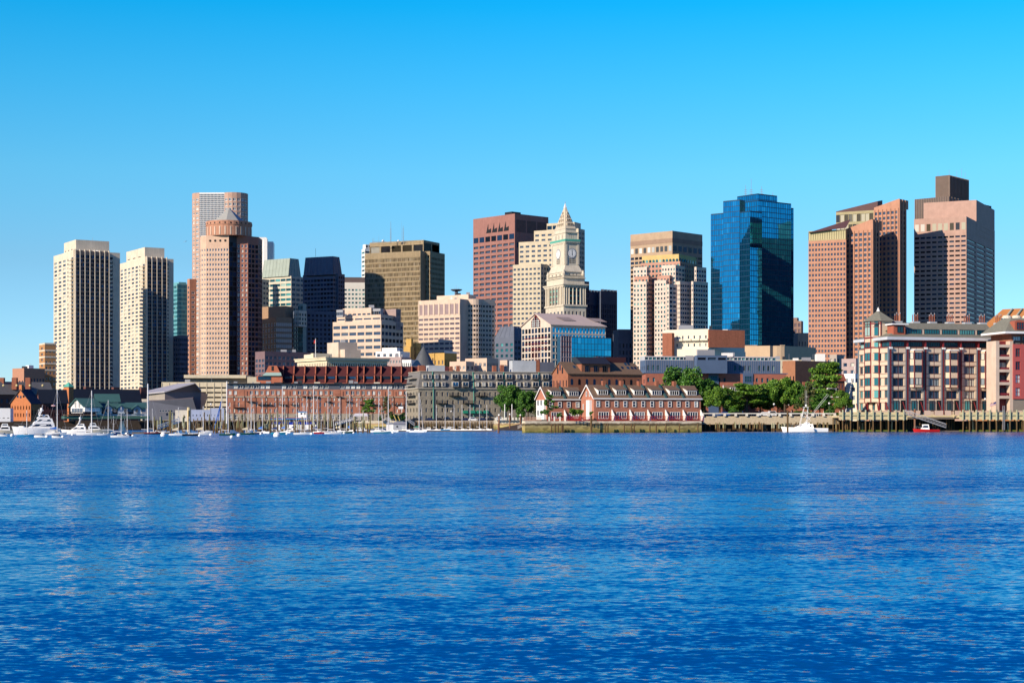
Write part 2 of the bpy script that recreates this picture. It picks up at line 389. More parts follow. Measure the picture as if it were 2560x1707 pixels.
# tall rear round tower
b = Bld('office_tower', 'tall pink tower with round ends and a white gridded glass front behind the cone-roofed one', 'tower', M('pale_rose_stone', (.56, .36, .27), streak=.08))
D = 1400; z1 = Z(481, D)
def arc(cx, cy, r, a0, a1, n): return [Vector((cx + r * cos(rad(a0 + (a1 - a0) * i / n)), cy + r * sin(rad(a0 + (a1 - a0) * i / n)))) for i in range(n + 1)]
r1 = 9.0; xa = X(474, D) + r1
xb = X(581, D); r2 = X(615, D) - xb
pl = arc(xa, D + r1 + 2, r1, 180, 262, 3) + arc(xb, D + r2 - 1, r2, 233, 400, 9); pl = pl + [Vector((xa - 4, D + 42))]
sp_ = [S(1, 3.75, .6, .55, g_res, fr=white, mv=1, bw=.3, mt=4)] * 3 + [S(18, 1.65, .80, .76, G('grid_glass', [(0, (.01, .05, .12)), (.6, (.015, .08, .16))], .12, spec=.15), mt=1, wall=white)] + [S(1, 3.95, .7, .6, g_blu, fr=white, mv=1, bw=.3, mt=4)] * 9
b.prism(pl, 3, z1, sp_)
P, Q = pl[3], pl[4]
b.done()

# cone roofed tower
b = Bld('office_tower', 'pink tower crowned by a round drum and a grey metal cone roof', 'tower', pink)
D = 1320; z1 = Z(588, D)
C = Vector((X(572, D), D)); t = rad(26); uL = Vector((-cos(rad(8)), sin(rad(8)))); 
A = C + uL * 18.5
pl = [A + Vector((-7.2, 13)), A + Vector((-5.0, 4.2)), A, C, C + Vector((5.2, 6.5)), C + Vector((14, 7.0)), C + Vector((21.2, 14)), C + Vector((21.2, 34)), A + Vector((-5, 34))]
sw = dict(mt=9.5); dkr = M('deep_red_granite', (.40, .17, .12))  # darker red puts shade into the colour of the right faces
b.prism(pl, 3, z1, [S(1, 3.85, .45, .52, g_off, **sw), S(2, 3.85, .45, .55, g_off, fr=white, bw=.25, **sw), S(8, 3.85, .55, .55, g_off, fr=white, bw=.18, **sw),
     S(2, 3.85, .9, .8, g_drk, mt=5, wall=dgrey), S(3, 3.85, .5, .6, g_res, fr=white, bw=.2, mt=6, wall=dkr), S(3, 3.85, .8, .7, g_drk, mt=6, wall=dkr), S(3, 3.85, .8, .7, g_drk, mt=5, wall=dkr)], wall=pink)
cx, cy = X(564, D), D + 15.5
zd0, zd1 = z1, Z(551, D); R_ = 17.9
nf = 26; dr = MB()
ring = lambda r: [Vector((cx + r * cos(2 * pi * j / nf), cy + r * sin(2 * pi * j / nf))) for j in range(nf)]
dr.prism(ring(R_), zd0, zd1 - 3.2, redst); dr.prism(ring(R_ + .4), zd1 - 3.2, zd1, redst)
for j in range(nf):
    a = 2 * pi * (j + .5) / nf; c_, s_ = cos(a), sin(a); r_ = R_ + .05
    dr.prism([(cx + (r_ + e) * c_ - f * s_, cy + (r_ + e) * s_ + f * c_) for e, f in ((0, -.55), (.15, -.55), (.15, .55), (0, .55))], zd0 + .5, zd1 - 4.6, beige)
    dr.prism([(cx + (R_ + .3 + e) * c_ - f * s_, cy + (R_ + .3 + e) * s_ + f * c_) for e, f in ((0, -.45), (.25, -.45), (.25, .45), (0, .45))], zd1 - 2.4, zd1 - 1.3, black)
b.part('drum', dr)
cm = M('cone_metal', (.42, .42, .38), .45, .08)
cn = MB(); cn.lathe((cx, cy, zd1 - .2), [(13.4, 0), (0, Z(519, D + 15) - zd1 + .2)], cm, 8); b.part('cone_roof', cn)
rd = MB()
for i in range(4):
    p = C + uL * (2.8 + 4.1 * i); rd.tube((p.x, p.y - .15, z1 - 4.2), (p.x, p.y + .3, z1 - 4.2), .95, black, 12)
b.part('round_window', rd)
b.done()
b = Bld('office_wing', 'lower pink wing with a column of white arched windows, left of the cone-roofed tower', 'building', redst)
b.block(468, 474, 491, 1338, 35, 697, L=S(1, 3.85, .5, .5, g_off, mt=5), R=S(1, 3.85, .5, .62, g_drk, fr=white, mv=1, bw=.35, mt=9)); b.done()

# white tower
b = Bld('office_tower', 'plain white slab tower just right of the cone-roofed tower', 'tower', white)
b.block((14,), 620, 666, 1560, 5, 593, L=None, R=S(1, 4.3, .07, .5, g_drk, mt=42, ml=9, mr=1), wall=M('white_panel', (.86, .85, .82), .6, .04))
b.block((22,), 666, 683, 1568, 5, 604, R=None); b.block((14,), 660, 668, 1556, 5, 596); b.done()

# green-roofed mansard tower
b = Bld('office_tower', 'stone and green-glass tower with a tall pale green mansard top', 'tower', M('stone_ggrn', (.66, .60, .47)))
D = 1530; bl = b.block(648, 728, 762, D, 55, 690, L=S(6, 4.5, .9, .5, g_tea, mt=1), R=S(3, 4.5, .8, .5, g_off, mt=1))
def mansard(b, D, bx, tx, th, yb, yt, mat, mat2, ribs, dz=0):
    """bx: (l,c,r) px at base, tx at top"""
    t = rad(th)
    def foot(xl, xc, xr, D):
        Xc = X(xc, D)
        def so(xp, dx, dy): k = (xp - CX) / F; return (k * D - Xc) / (dx - k * dy)
        a = so(xl, -sin(t), cos(t)); c = so(xr, cos(t), sin(t)); C = Vector((Xc, D)); L = C + a * Vector((-sin(t), cos(t))); R = C + c * Vector((cos(t), sin(t)))
        return [L, C, R, L + R - C]
    p = foot(*bx, D); q = foot(*tx, D + 2); zb, zt = Z(yb, D), Z(yt, D); m = MB()
    for i in range(4):
        j = (i + 1) % 4; m.poly([(*p[i], zb), (*p[j], zb), (*q[j], zt), (*q[i], zt)], mat if i == 0 else mat2)
    m.poly([(*a, zt) for a in q], mat2)
    for i, n in ((0, ribs[0]), (1, ribs[1])):
        for k in range(n + 1):
            f = k / n; a = Vector((*p[i].lerp(p[i + 1], f), zb)); c = Vector((*q[i].lerp(q[i + 1], f), zt)); m.tube(a, c, .22, mat2, 4)
    b.part('mansard_roof', m)
mansard(b, D, (655, 721, 752), (661, 725, 746), 55, 690, 645, ggrn, ggrn, (8, 4))
b.block(641, 650, 672, 1526, 55, 697, L=S(2, 4.5, .7, .5, g_off), R=S(3, 4.5, .7, .5, g_off))
b.done()
# navy mansard tower
ds = M('shadow_blue_stone', (.13, .15, .2), .6)  # blue shade over these buildings is put into the stone colour
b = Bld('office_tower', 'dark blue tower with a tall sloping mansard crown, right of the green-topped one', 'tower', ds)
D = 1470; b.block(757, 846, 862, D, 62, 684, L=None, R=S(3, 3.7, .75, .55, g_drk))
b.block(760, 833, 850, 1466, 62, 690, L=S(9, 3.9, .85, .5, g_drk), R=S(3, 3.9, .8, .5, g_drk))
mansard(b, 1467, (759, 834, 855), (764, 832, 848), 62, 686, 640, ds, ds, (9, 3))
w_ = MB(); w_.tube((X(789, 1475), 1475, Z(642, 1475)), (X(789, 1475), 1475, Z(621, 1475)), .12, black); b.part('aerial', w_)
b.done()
# dark brick arched hotel in shadow
ab = M('tan_brick', (.42, .27, .17), .85, .12, .6)
b = Bld('hotel', 'tan brick block with white arched windows, mostly shaded below the green-topped tower', 'building', ab)
b.block(641, 714, 733, 1385, 62, 765, L=S(14, 4.1, .5, .6, g_drk, mt=18, fr=None), R=S(5, 4.2, .6, .5, g_drk, mt=18), wall=ab)
b.block(641, 690, 730, 1360, 30, 793, L=S(7, 4.3, .5, .6, g_drk, fr=white, bw=.35, mv=1, mt=3.5), R=S(8, 4.3, .5, .6, g_drk, fr=white, bw=.3, mv=1, mt=3.5), wall=ab)
b.done()
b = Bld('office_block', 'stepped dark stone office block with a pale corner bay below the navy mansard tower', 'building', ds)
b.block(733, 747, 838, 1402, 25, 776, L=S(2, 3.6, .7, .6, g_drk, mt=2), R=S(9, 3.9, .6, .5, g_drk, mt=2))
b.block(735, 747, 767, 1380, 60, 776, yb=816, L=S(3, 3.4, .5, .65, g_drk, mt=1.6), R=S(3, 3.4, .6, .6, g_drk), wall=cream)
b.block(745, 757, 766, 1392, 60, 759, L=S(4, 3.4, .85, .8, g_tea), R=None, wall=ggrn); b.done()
b = Bld('office_block', 'long low mauve brick block with rows of paired windows behind the red sawtooth roof', 'building', M('mauve_brick', (.22, .14, .15)))
b.block(638, 662, 800, 1010, 36, 878, L=S(3, 3.2, .7, .55, g_off, mt=4), R=S(13, 3.4, .66, .55, g_res, fr=grey, mv=2, bw=.2, mt=2)); b.done()
# white block behind
b = Bld('office_block', 'white block with a dark roof band between navy mansard and brown concrete towers', 'building', M('white_panel2', (.85, .83, .76), .6, .05))
b.block((30,), 860, 922, 1560, 6, 706, R=S(7, 3.9, .6, .42, g_tea, mt=5)); b.block((30,), 860, 922, 1563, 6, 693, z0=Z(706, 1560), wall=M('dark_band', (.14, .11, .11))); b.done()
b = Bld('office_tower', 'thin white tower with blue window bands rising behind the brown concrete tower', 'tower', M('white_panel2'))
b.block(904, 912, 935, 1620, 30, 622, L=S(1, 4.3, .8, .4, g_tea), R=S(1, 4.3, .9, .4, g_tea, mt=1)); b.block(907, 914, 935, 1622, 30, 611, R=S(3, 3, .8, .7, g_blu, rows=2, mt=.5), z0=Z(622, 1620)); b.done()

# brown concrete tower
b = Bld('office_tower', 'brown concrete tower with louvred crown and rooftop aerials, left of centre', 'tower', tan)
D = 1480
l_ = b.block(912, 1051, (16,), D, 64, 627, L=S(40, 4.4, .56, .62, g_brn, mt=5, rec=.45), R=None)
l2 = b.block(1040, 1075, 1112, D + 6, 64, 628, L=S(5, 4.4, .52, .55, g_brn, mt=2.5, rec=1.0), R=S(10, 4.4, .6, .5, g_drk, mt=4, rec=.8))
Lp, C, Rp, B, z0, z1 = l_
for i in range(int((z1 - 5 - z0) / 4.4)):
    zz = z1 - 5 - i * 4.4; u = (C - Lp).normalized(); n_ = Vector((u.y, -u.x))
    b.mb.prism([Lp + n_ * .35, C + n_ * .35, C - n_ * .02, Lp - n_ * .02], zz - .35, zz + .35, tan)
cr = b.block(924, 1059, 1099, D + 8, 64, 600, z0=z1 - 1, L=S(5, 1, .86, .62, g_brn, rows=1, mt=1.4, fh=13, rec=.8), R=S(2, 14, .9, .8, g_drk, rows=1, mt=1))
b.setroot(0, 0)
for px, py, r in ((977, 549, .28), (1008, 560, .28), (935, 590, .12), (947, 583, .08), (960, 588, .1), (1004, 549, .08), (996, 594, .1), (1016, 594, .1), (932, 592, .2)):
    an = MB(); an.tube((X(px, D + 15), D + 15, Z(604, D)), (X(px, D + 15), D + 15, Z(py, D)), r, grey, 5, r * .4)
    for k in range(11 if r > .25 else 0): an.box(X(px, D + 15) - .9, X(px, D + 15) + .9, D + 14.9, D + 15.1, Z(600 - k * 3.2, D), Z(600 - k * 3.2, D) + .12, grey)
    b.part('aerial', an)
an = MB(); an.box(X(931, D + 15), X(965, D + 15), D + 14.8, D + 15.2, Z(600, D), Z(599, D), grey)
b.part('aerial_rail', an)
for px in (996, 957): an = MB(); an.ball((X(px, D + 15), D + 15, Z(598, D)), 1.0, white); b.part('radome', an); b.done()

# stepped beige office
b = Bld('office_block', 'stepped pale pink office block with wide windows and glass corner terraces', 'building', beige)
D = 1040
b.block(832, 953, 1008, D, 60, 801, L=S(6, 4.35, .84, .45, g_off, mt=1.5), R=S(6, 4.35, .8, .5, g_drk, mt=1.5))
b.block(842, 952, 1000, D + 3, 60, 786, L=S(5, 4.35, .84, .5, g_off, mt=1.5), R=S(5, 4, .8, .5, g_drk), z0=Z(803, D))
b.block(857, 928, 962, D + 8, 60, 769, L=S(6, 4, .68, .8, g_off, mt=3.0, rows=1, fh=4), R=S(3, 4, .8, .6, g_off), z0=Z(790, D))
b.block(841, 857, 862, D + 9, 60, 774, L=S(4, 2, .9, .9, g_off), R=None, wall=grey, z0=Z(790, D))
b.block(928, 951, 958, D + 6, 60, 771, L=S(5, 3, .9, .9, g_drk), R=None, wall=grey, z0=Z(790, D))
b.block(962, 990, 1002, D + 14, 45, 772, L=None, R=S(3, 4, .3, .6, g_drk), wall=M('dusk_pink', (.38, .28, .26)), z0=60)
b.done()
b = Bld('utility_block', 'windowless stepped beige block standing low in front of the stepped pink office', 'building', M('plain_beige', (.66, .54, .42)))
b.block(818, 846, 893, 930, 33, 855); b.block(832, 862, 902, 926, 33, 873); b.block((20,), 800, 830, 922, 33, 884, R=None, wall=cream); b.done()
# cornice block
b = Bld('office_block', 'low cream block with a deep cornice and a blue-shaded colonnade above the sawtooth roof', 'building', M('cream_stone', (.78, .68, .48)))
bl = b.block(743, 817, 968, 900, 33, 893, L=S(18, 5.5, .32, .62, g_res, mt=1.8, rows=1, fh=5.5), R=S(28, 5.0, .55, .8, g_blu, mt=2.5, rows=1, fh=5.5, rec=.9))
b.ledge(bl[5] - 1.6, 1.2, 1.1); b.ledge(bl[5] - .4, .5, 1.5)
b.block(777, 783, 822, 912, 33, 883, z0=bl[5], R=S(8, 2, .7, .6, g_tea)); b.done()
fp = MB(); fx = X(789, 905); fp.tube((fx, 905, Z(893, 905)), (fx, 905, Z(846, 905)), .22, white, 6, .12)
fo = fp.build('flagpole', label='white flagpole with a drooping flag on the low cream block', cat='flagpole')
fl = MB(); fl.poly([(fx, 905, Z(849, 905)), (fx - .9, 905.2, Z(851, 905)), (fx - 1.0, 905.3, Z(859, 905)), (fx, 905, Z(857, 905))], red); fl.build('flag', fo)

# pinkish banded office with rounded bay
b = Bld('office_tower', 'pale pink banded office with a rounded corner bay, centre left', 'tower', beige)
D = 1080
la = b.block(1046, 1150, (14,), D, 57, 747, L=S(8, 3.1, .8, .42, g_red, mt=11, mb=1), R=None)
b.fins(la[0], la[1], la[5] - 10, la[5] - 2.5, 8, 1.2, .3, beige)
b.prism([la[0] + Vector((.0, -.03)), la[1] + Vector((0, -.03))] + [la[1] + Vector((0, .5)), la[0] + Vector((0, .5))], la[5] - 9.6, la[5] - 3, [None], wall=M('mauve_panel', (.34, .25, .25)))
c0 = X(1183, D + 12); pl = arc(c0 + .3, D + 13, 6.4, 200, 335, 8)
pl = [Vector((X(1159, D + 8), D + 10)), pl[1]] + pl[2:] + [Vector((X(1237, D + 20), D + 16)), Vector((X(1237, D + 20), D + 45)), Vector((X(1160, D + 9), D + 40))]
zb = Z(748, D + 10)
b.prism(pl, 3, zb, [S(2, 3.15, .8, .45, g_drk, mt=3)] + [S(1, 3.15, .75, .45, g_drk, mt=3)] * 7 + [S(4, 3.15, .6, .45, g_drk, mt=3)])
b.block(1092, 1171, 1190, D + 14, 57, 736, z0=Z(750, D)); b.done()
ot = MB(); p = (X(1141, 1150), 1150); ot.tube((*p, Z(740, 1150)), (*p, Z(727, 1150)), 1.1 * 1, navyw, 10); ot.lathe((*p, Z(728, 1150)), [(0, 0), (2.5, 0), (4.0, .9), (4.0, 1.2), (0, 1.2)], navyw, 16)
for dx, h in ((-1, 2.5), (0, 3.6), (1.4, 2)): ot.tube((p[0] + dx, p[1], Z(725, 1150)), (p[0] + dx, p[1], Z(725, 1150) + h), .08, grey, 4)
ot.build('lookout_mast', label='dark blue disc shaped lookout mast above the pale pink banded office', cat='mast')

# brown red tower
b = Bld('office_tower', 'tall brown granite tower with rows of small windows, behind the cream stepped one', 'tower', dred)
D = 1290
l_ = b.block(1183, 1287, 1371, D, 42, 534, L=S(7, 4.1, .78, .46, g_off, mt=21, rec=.8), R=S(8, 4.1, .5, .4, g_drk, mt=19, rows=1, ml=1, mr=1, fh=10))
Lp, C, Rp, B, z0, z1 = l_
for (P, Q, n, za, zbx, ww, m_) in ((Lp, C, 7, z1 - 19.3, z1 - 15.2, .8, g_drk),):
    u = (Q - P) / n
    for j in range(n):
        for k in (0,):
            a = P + u * (j + .1); c = P + u * (j + .9); n_ = Vector((u.y, -u.x)).normalized() * .12
            b.mb.poly([(*(a + n_), za), (*(c + n_), za), (*(c + n_), zbx), (*(a + n_), zbx)], g_drk)
u = (C - Lp).normalized(); n_ = Vector((u.y, -u.x)); ln = (C - Lp).length
for j in range(4):
    a = Lp + u * ln * (.32 + j * .14) + n_ * .15; c = a + u * ln * .12
    b.mb.poly([(*a, z1 - 12.5), (*c, z1 - 12.5), (*c, z1 - 9), (*(a + u * ln * .055), z1 - 10), (*(a + u * ln * .05), z1 - 5)], black)
u = (Rp - C); n_ = Vector((u.y, -u.x)).normalized() * .12
for j in range(30):
    if j % 10 == 9: continue
    a = C + u * (.05 + j * .031) + n_; c = a + u * .014; b.mb.poly([(*a, z1 - 14), (*c, z1 - 14), (*c, z1 - 4.5), (*a, z1 - 4.5)], black)
b.block(1262, 1280, 1302, D + 12, 42, 529, z0=z1, wall=black); b.done()

# cream stepped tower
cs = M('cream_panel', (.62, .53, .38), streak=.06)
b = Bld('office_tower', 'cream panelled tower stepping up behind the clock tower', 'tower', cs)
D = 1220
for (xl, xc, xr, yt, n, dd) in ((1282, 1352, 1380, 659, 7, 0), (1297, 1400, 1440, 600, 7, 3), (1335, 1446, 1462, 571, 7, 6)):
    b.block(xl, xc, xr, D + dd * 2, 62, yt, L=S(n, 3.55, .6, .42, g_off, mt=1.8), R=S(4, 3.55, .6, .5, g_blu, mt=1.5))
b.block(1367, 1436, 1452, D + 18, 62, 555, z0=Z(573, D + 12), L=S(5, 3, .85, .8, g_blu)); b.done()

# dark twin towers right of the clock tower
dk = M('navy_concrete', (.09, .11, .16), .7)
b = Bld('office_tower', 'dark blue concrete tower with crenellated top, right of the clock tower', 'tower', dk)
D = 1330
t_ = b.block(1455, 1462, 1503, D, 45, 728, L=None, R=S(9, 4, .45, .8, g_drk, mt=10))
t2 = b.block(1495, 1502, 1543, D + 5, 45, 727, L=None, R=S(9, 4, .45, .8, g_drk, mt=10))
b.block(1455, 1460, 1473, D - 5, 45, 703, R=S(3, 4, .6, .7, g_drk)); 
for tt in (t_, t2):
    for k in range(5):
        p = tt[1].lerp(tt[2], (k + .5) / 5); b.mb.box(p.x - 1.2, p.x + 1.2, p.y, p.y + 3, tt[5], tt[5] + 1.4, dk)
b.done()
# ---- clock tower ---------------------------------------------------------------------
b = Bld('clock_tower', 'white stone clock tower with a steep pyramid spire and green balcony', 'tower', wstone)
D = 1150; TH = 25
def cb(xl, xc, xr, dd, yt, yb, **k): return b.block(xl, xc, xr, D + dd, TH, yt, yb=yb, **k)
cb(1364, 1409, 1465, 0, 762, 1040, L=S(5, 6, .42, .6, g_off, mt=3, rows=2, mb=50), R=S(6, 6, .42, .6, g_off, mt=3, rows=2))
st = cb(1365, 1409, 1464, .5, 712, 763, wall=wstone)
for (P, Q, nn_) in ((st[0], st[1], 3), (st[1], st[2], 3)):
    u = (Q - P).normalized(); L_ = (Q - P).length; n_ = Vector((u.y, -u.x)); m = MB(); g = MB()
    for j in range(nn_):
        a = P + u * L_ * (.26 + j * .17) + n_ * .06; c = a + u * L_ * .11
        m.poly([(*a, st[4] + 1), (*c, st[4] + 1), (*c, st[5] - 2), (*a, st[5] - 2)], g_drk); 
        for k in range(3):
            zz = st[4] + 1 + (st[5] - st[4] - 3) * (k + .45) / 3; m.poly([(*(a + n_ * .06), zz), (*(c + n_ * .06), zz), (*(c + n_ * .06), zz + .9), (*(a + n_ * .06), zz + .9)], copper)
    m.build('tall_window', b.root)
    for j in range(nn_ + 1):
        a = P + u * L_ * (.235 + j * .17) + n_ * .7; m2 = MB(); m2.tube((*a, st[4]), (*a, st[5] - 1), .5, wstone, 10, .42); m2.build('column', b.root)
    for f in (.03, .12, .88, .97):
        a = P + u * L_ * f + n_ * .45; m2 = MB(); m2.tube((*a, st[4]), (*a, st[5] - 1), .5, wstone, 8); m2.build('column', b.root)
b.last = st; b.ledge(st[4] - .6, 1.2, 1.1); b.ledge(st[5] - 1.2, 1.2, 1.2); b.ledge(st[5], .9, 2.0)
a_ = cb(1367, 1409, 1461, 2, 693, 712); b.ledge(a_[5] - .5, .5, 1.0)
u = None
for (P, Q) in ((a_[0], a_[1]), (a_[1], a_[2])):   # balustrade
    for k in range(26):
        p = P.lerp(Q, (k + .5) / 26); b.mb.tube((*p, a_[5]), (*p, a_[5] + 1.3), .18, wstone, 4)
b.last = a_; b.ledge(a_[5] + 1.3, .25, .3)
a2 = cb(1371, 1410, 1456, 4, 678, 694, L=S(3, 4, .24, .7, g_drk, ml=3, mr=3, mt=.8, rows=1, fh=4), R=S(3, 4, .24, .7, g_drk, ml=3, mr=3, mt=.8, rows=1, fh=4)); b.ledge(a2[5] - .4, .5, .6)
sh = cb(1379, 1413, 1447, 7, 603, 668)
# flare between
m = b.mb; bot = [(*p, a2[5] + .1) for p in a2[:4]]; top = [(*p, sh[4] + 1.5) for p in sh[:4]]; m.hexa(bot, top, wstone)
clk = []
for (P, Q) in ((sh[0], sh[1]), (sh[1], sh[2])):
    u = (Q - P).normalized(); L_ = (Q - P).length; n_ = Vector((u.y, -u.x)); c = P + u * L_ / 2
    def disc(mb, r, off, mat, zc, n=24, r0=0):
        pts = [Vector((*(c + u * r * cos(2 * pi * k / n) + n_ * off), zc + r * sin(2 * pi * k / n))) for k in range(n)]
        back = [Vector((*(c + u * r * cos(2 * pi * k / n) - n_ * .02), zc + r * sin(2 * pi * k / n))) for k in range(n)]
        mb.hexa(back, pts, mat)
    zc = Z(630, D); R_ = 3.2
    fr_ = MB(); disc(fr_, R_ * 1.12, .15, grey, zc); fo = fr_.build('clock_surround', b.root)
    fa = MB(); disc(fa, R_ * .9, .28, white, zc); f_ = fa.build('clock_face', b.root)
    hd = MB()
    for ang, ln, wd in ((rad(95), R_ * .78, .16), (rad(-88), R_ * .5, .22)):
        d = u * cos(ang); dz = sin(ang); e = c + n_ * .34; px_ = u * -sin(ang) * wd; pz = cos(ang) * wd
        hd.poly([(*(e + px_), zc + pz), (*(e - px_), zc - pz), (*(e - px_ + d * ln), zc - pz + dz * ln), (*(e + px_ + d * ln), zc + pz + dz * ln)], black)
    for k in range(12):
        a = 2 * pi * k / 12; e = c + n_ * .33 + u * cos(a) * R_ * .76; zz = zc + sin(a) * R_ * .76
        hd.poly([(*(e - u * .16), zz - .16), (*(e + u * .16), zz - .16), (*(e + u * .16), zz + .16), (*(e - u * .16), zz + .16)], black)
    h = hd.build('clock_hand', f_)
    wm = MB()
    for k in range(5):
        for j in range(3):
            e = c + u * (k - 2) * 1.1 + n_ * .05; zz = Z(655, D) + j * 1.2
            wm.poly([(*(e - u * .3), zz), (*(e + u * .3), zz), (*(e + u * .3), zz + .9), (*(e - u * .3), zz + .9)], black)
    wm.build('louvre', b.root)
    for f in (.06, .94):
        a = P + u * L_ * f + n_ * .1; b.mb.prism([a + u * .8, a - u * .8, a - u * .8 + n_ * .3, a + u * .8 + n_ * .3][::-1], sh[4] + 2, sh[5] - 1, wstone)
b.last = sh; b.ledge(sh[5] - 1.5, .8, .6); b.ledge(sh[5] - .7, .7, 1.0)
bal = MB(); pts = sh[:4]; c4 = sum(pts, Vector((0, 0))) / 4
bal.prism([p + (p - c4).normalized() * 1.5 for p in pts], sh[5], sh[5] + 1.5, copper); b.part('green_balcony', bal)
lg = cb(1382, 1413.5, 1444, 8, 581, 599, L=S(3, 4, .16, .75, g_drk, ml=2.5, mr=2.5, rows=1, mt=.8, fh=4), R=S(3, 4, .16, .75, g_drk, ml=2.5, mr=2.5, rows=1, mt=.8, fh=4))
b.ledge(lg[5] - .2, .6, .7); lg2 = cb(1386, 1413.5, 1440, 9, 571, 581)
b.last = lg2; b.ledge(lg2[5] - .1, .3, .4)
# pyramid spire with dormer rows
sb = [Vector(p) for p in lg2[:4]]; c4 = sum(sb, Vector((0, 0))) / 4; zs, ze = lg2[5], Z(512, D)
top = [c4 + (p - c4) * .13 for p in sb]
spr = MB(); spm = M('spire_stone', (.62, .53, .40), .85, .1); spr.hexa([(*p, zs) for p in sb], [(*p, ze) for p in top], spm)
for (i, j) in ((0, 1), (1, 2)):
    for row, (f, cnt) in enumerate(((.16, 4), (.36, 3), (.54, 2), (.7, 1))):
        for k in range(cnt):
            s_ = (k + .5) / cnt * .7 + .15
            lo = Vector((*sb[i].lerp(sb[j], s_), zs)).lerp(Vector((*top[i].lerp(top[j], s_), ze)), f)
            u = (sb[j] - sb[i]).normalized(); n_ = Vector((u.y, -u.x))
            e = Vector((lo.x, lo.y)); spr.prism([e - u * .45 + n_ * .5, e + u * .45 + n_ * .5, e + u * .45 - n_ * .6, e - u * .45 - n_ * .6], lo.z - .1, lo.z + 1.7, spm)
            q = e + n_ * .53; spr.poly([(*(q - u * .25), lo.z + .2), (*(q + u * .25), lo.z + .2), (*(q + u * .25), lo.z + 1.3), (*(q - u * .25), lo.z + 1.3)], black)
b.part('spire', spr)
fn = MB(); fn.hexa([(*(c4 + (p - c4) * .17), ze) for p in sb], [(*(c4 + (p - c4) * .02), Z(500, D)) for p in sb], M('finial_white', (.75, .75, .74), .4)); fn.tube((*c4, Z(500, D)), (*c4, Z(495, D)), .25, grey, 6, .05)
b.part('finial', fn)
for p in a_[:3]:    # corner statues
    m3 = MB(); q = c4 + (p - c4) * .93; m3.lathe((*q, a_[5] + .2), [(1.1, 0), (.9, 1.5), (1.3, 2.6), (.8, 4), (.5, 4.8), (0, 5.4)], wstone, 7); m3.build('statue', b.root)
b.done()

# ---- glass hall with pitched roof ----------------------------------------------------
b = Bld('office_building', 'pitched-roof office with pale gridded gable and long blue glass side, below the clock tower', 'building', M('hall_stone', (.74, .62, .50), streak=.05))
D = 960; fr = Fr(1377, D, 32); vL = fr.vl(1304); uR = fr.u(1514)
ze = fr.z(811); hw = vL
b.setroot(*fr.o)
P0 = [fr.w(0, vL, 0)[:2], fr.w(0, 0, 0)[:2], fr.w(uR, 0, 0)[:2], fr.w(uR, vL, 0)[:2]]
b.prism([Vector(p) for p in P0], 3, ze, [S(9, 3.6, .74, .78, g_drk, mt=1.2, rec=.25, fr=None), S(16, 3.9, .84, .74, g_mir, mt=1.2, ml=1)], cap=False)
zr = fr.z(781)
gb = b.mb; gb.poly([fr.w(0, vL, ze), fr.w(0, 0, ze), fr.w(0, vL * .5, zr)], b.wall)
rb = MB(); rm = M('hall_roof', (.62, .50, .44), .7, .05)
for s_ in (0, 1):
    v0 = -.8 if s_ == 0 else vL + .8
    rb.hexa([fr.w(-.8, v0, ze - .4), fr.w(uR + .5, v0, ze - .4), fr.w(uR - 8, vL * .5, zr), fr.w(-.8, vL * .5, zr)], [fr.w(-.8, v0, ze), fr.w(uR + .5, v0, ze), fr.w(uR - 8, vL * .5, zr + .5), fr.w(-.8, vL * .5, zr + .5)], rm)
rb.poly([fr.w(uR + .5, -.8, ze), fr.w(uR + .5, vL + .8, ze), fr.w(uR - 8, vL * .5, zr)], rm)
for u0 in (12, 34): fr.poly(rb, [(u0, 5, ze + (zr - ze) * 5 / (vL / 2) + .75), (u0 + 9, 5, ze + (zr - ze) * 5 / (vL / 2) + .75), (u0 + 7, 10, ze + (zr - ze) * 10 / (vL / 2) + .85), (u0 - 2, 10, ze + (zr - ze) * 10 / (vL / 2) + .85)], M('roof_mesh', (.35, .28, .26)))
b.part('pitched_roof', rb)
gw = MB(); q_ = [(-.1, vL * .5 - 4.5, ze - 1), (-.1, vL * .5 + 4.5, ze - 1), (-.1, vL * .5 + 4.5, ze + 2.6), (-.1, vL * .5, ze + 6.0), (-.1, vL * .5 - 4.5, ze + 2.6)]
fr.poly(gw, q_, g_drk)
for k in range(7): v = vL * .5 - 4.5 + k * 1.5; fr.box(gw, -.3, -.08, v - .12, v + .12, ze - 1, ze + 6.0 - abs(v - vL * .5) * .75, reds if k in (0, 6, 3) else white)
for k in range(4): fr.box(gw, -.3, -.08, vL * .5 - 4.4, vL * .5 + 4.4, ze - 1 + k * 1.2, ze - .8 + k * 1.2, white)
for s1 in (-1, 1): gw.tube(fr.w(-.2, vL * .5, ze + 6.1), fr.w(-.2, vL * .5 + s1 * 4.6, ze + 2.5), .25, reds, 4)
b.part('gable_window', gw)
rg = MB()
for k in range(5):
    v = vL * .5 - 4.5 + k * 2.2; fr.box(rg, -.2, .0, v - .13, v + .13, fr.z(895), ze - 9, reds)
for py in (843, 857, 871): fr.box(rg, -.2, 0, 3, vL - 3, fr.z(py), fr.z(py) + .3, reds)
b.part('red_grid', rg)
gl = MB(); u0 = fr.u(1392); u1 = fr.u(1518); zt = fr.z(841)
gs = M('glass_joint', (.03, .09, .16), .3)
fr.box(gl, u0, u1, -4, 0, 3, zt, gs)
b.part('glass_wing', gl)
A = Vector(fr.w(u0 + 7, -4.02, 0)[:2]); B_ = Vector(fr.w(u1, -4.02, 0)[:2])
for i in range(9):
    for j in range(12):
        a = A.lerp(B_, (j + .5) / 12); zz = zt - (i + .5) * 3.4 - .4
        b.wins.append(((a.x, a.y - .03, zz), fr.th, (B_ - A).length / 12 - .25, 3.15, S(1, 1, g=g_mir), False))
wg = MB()
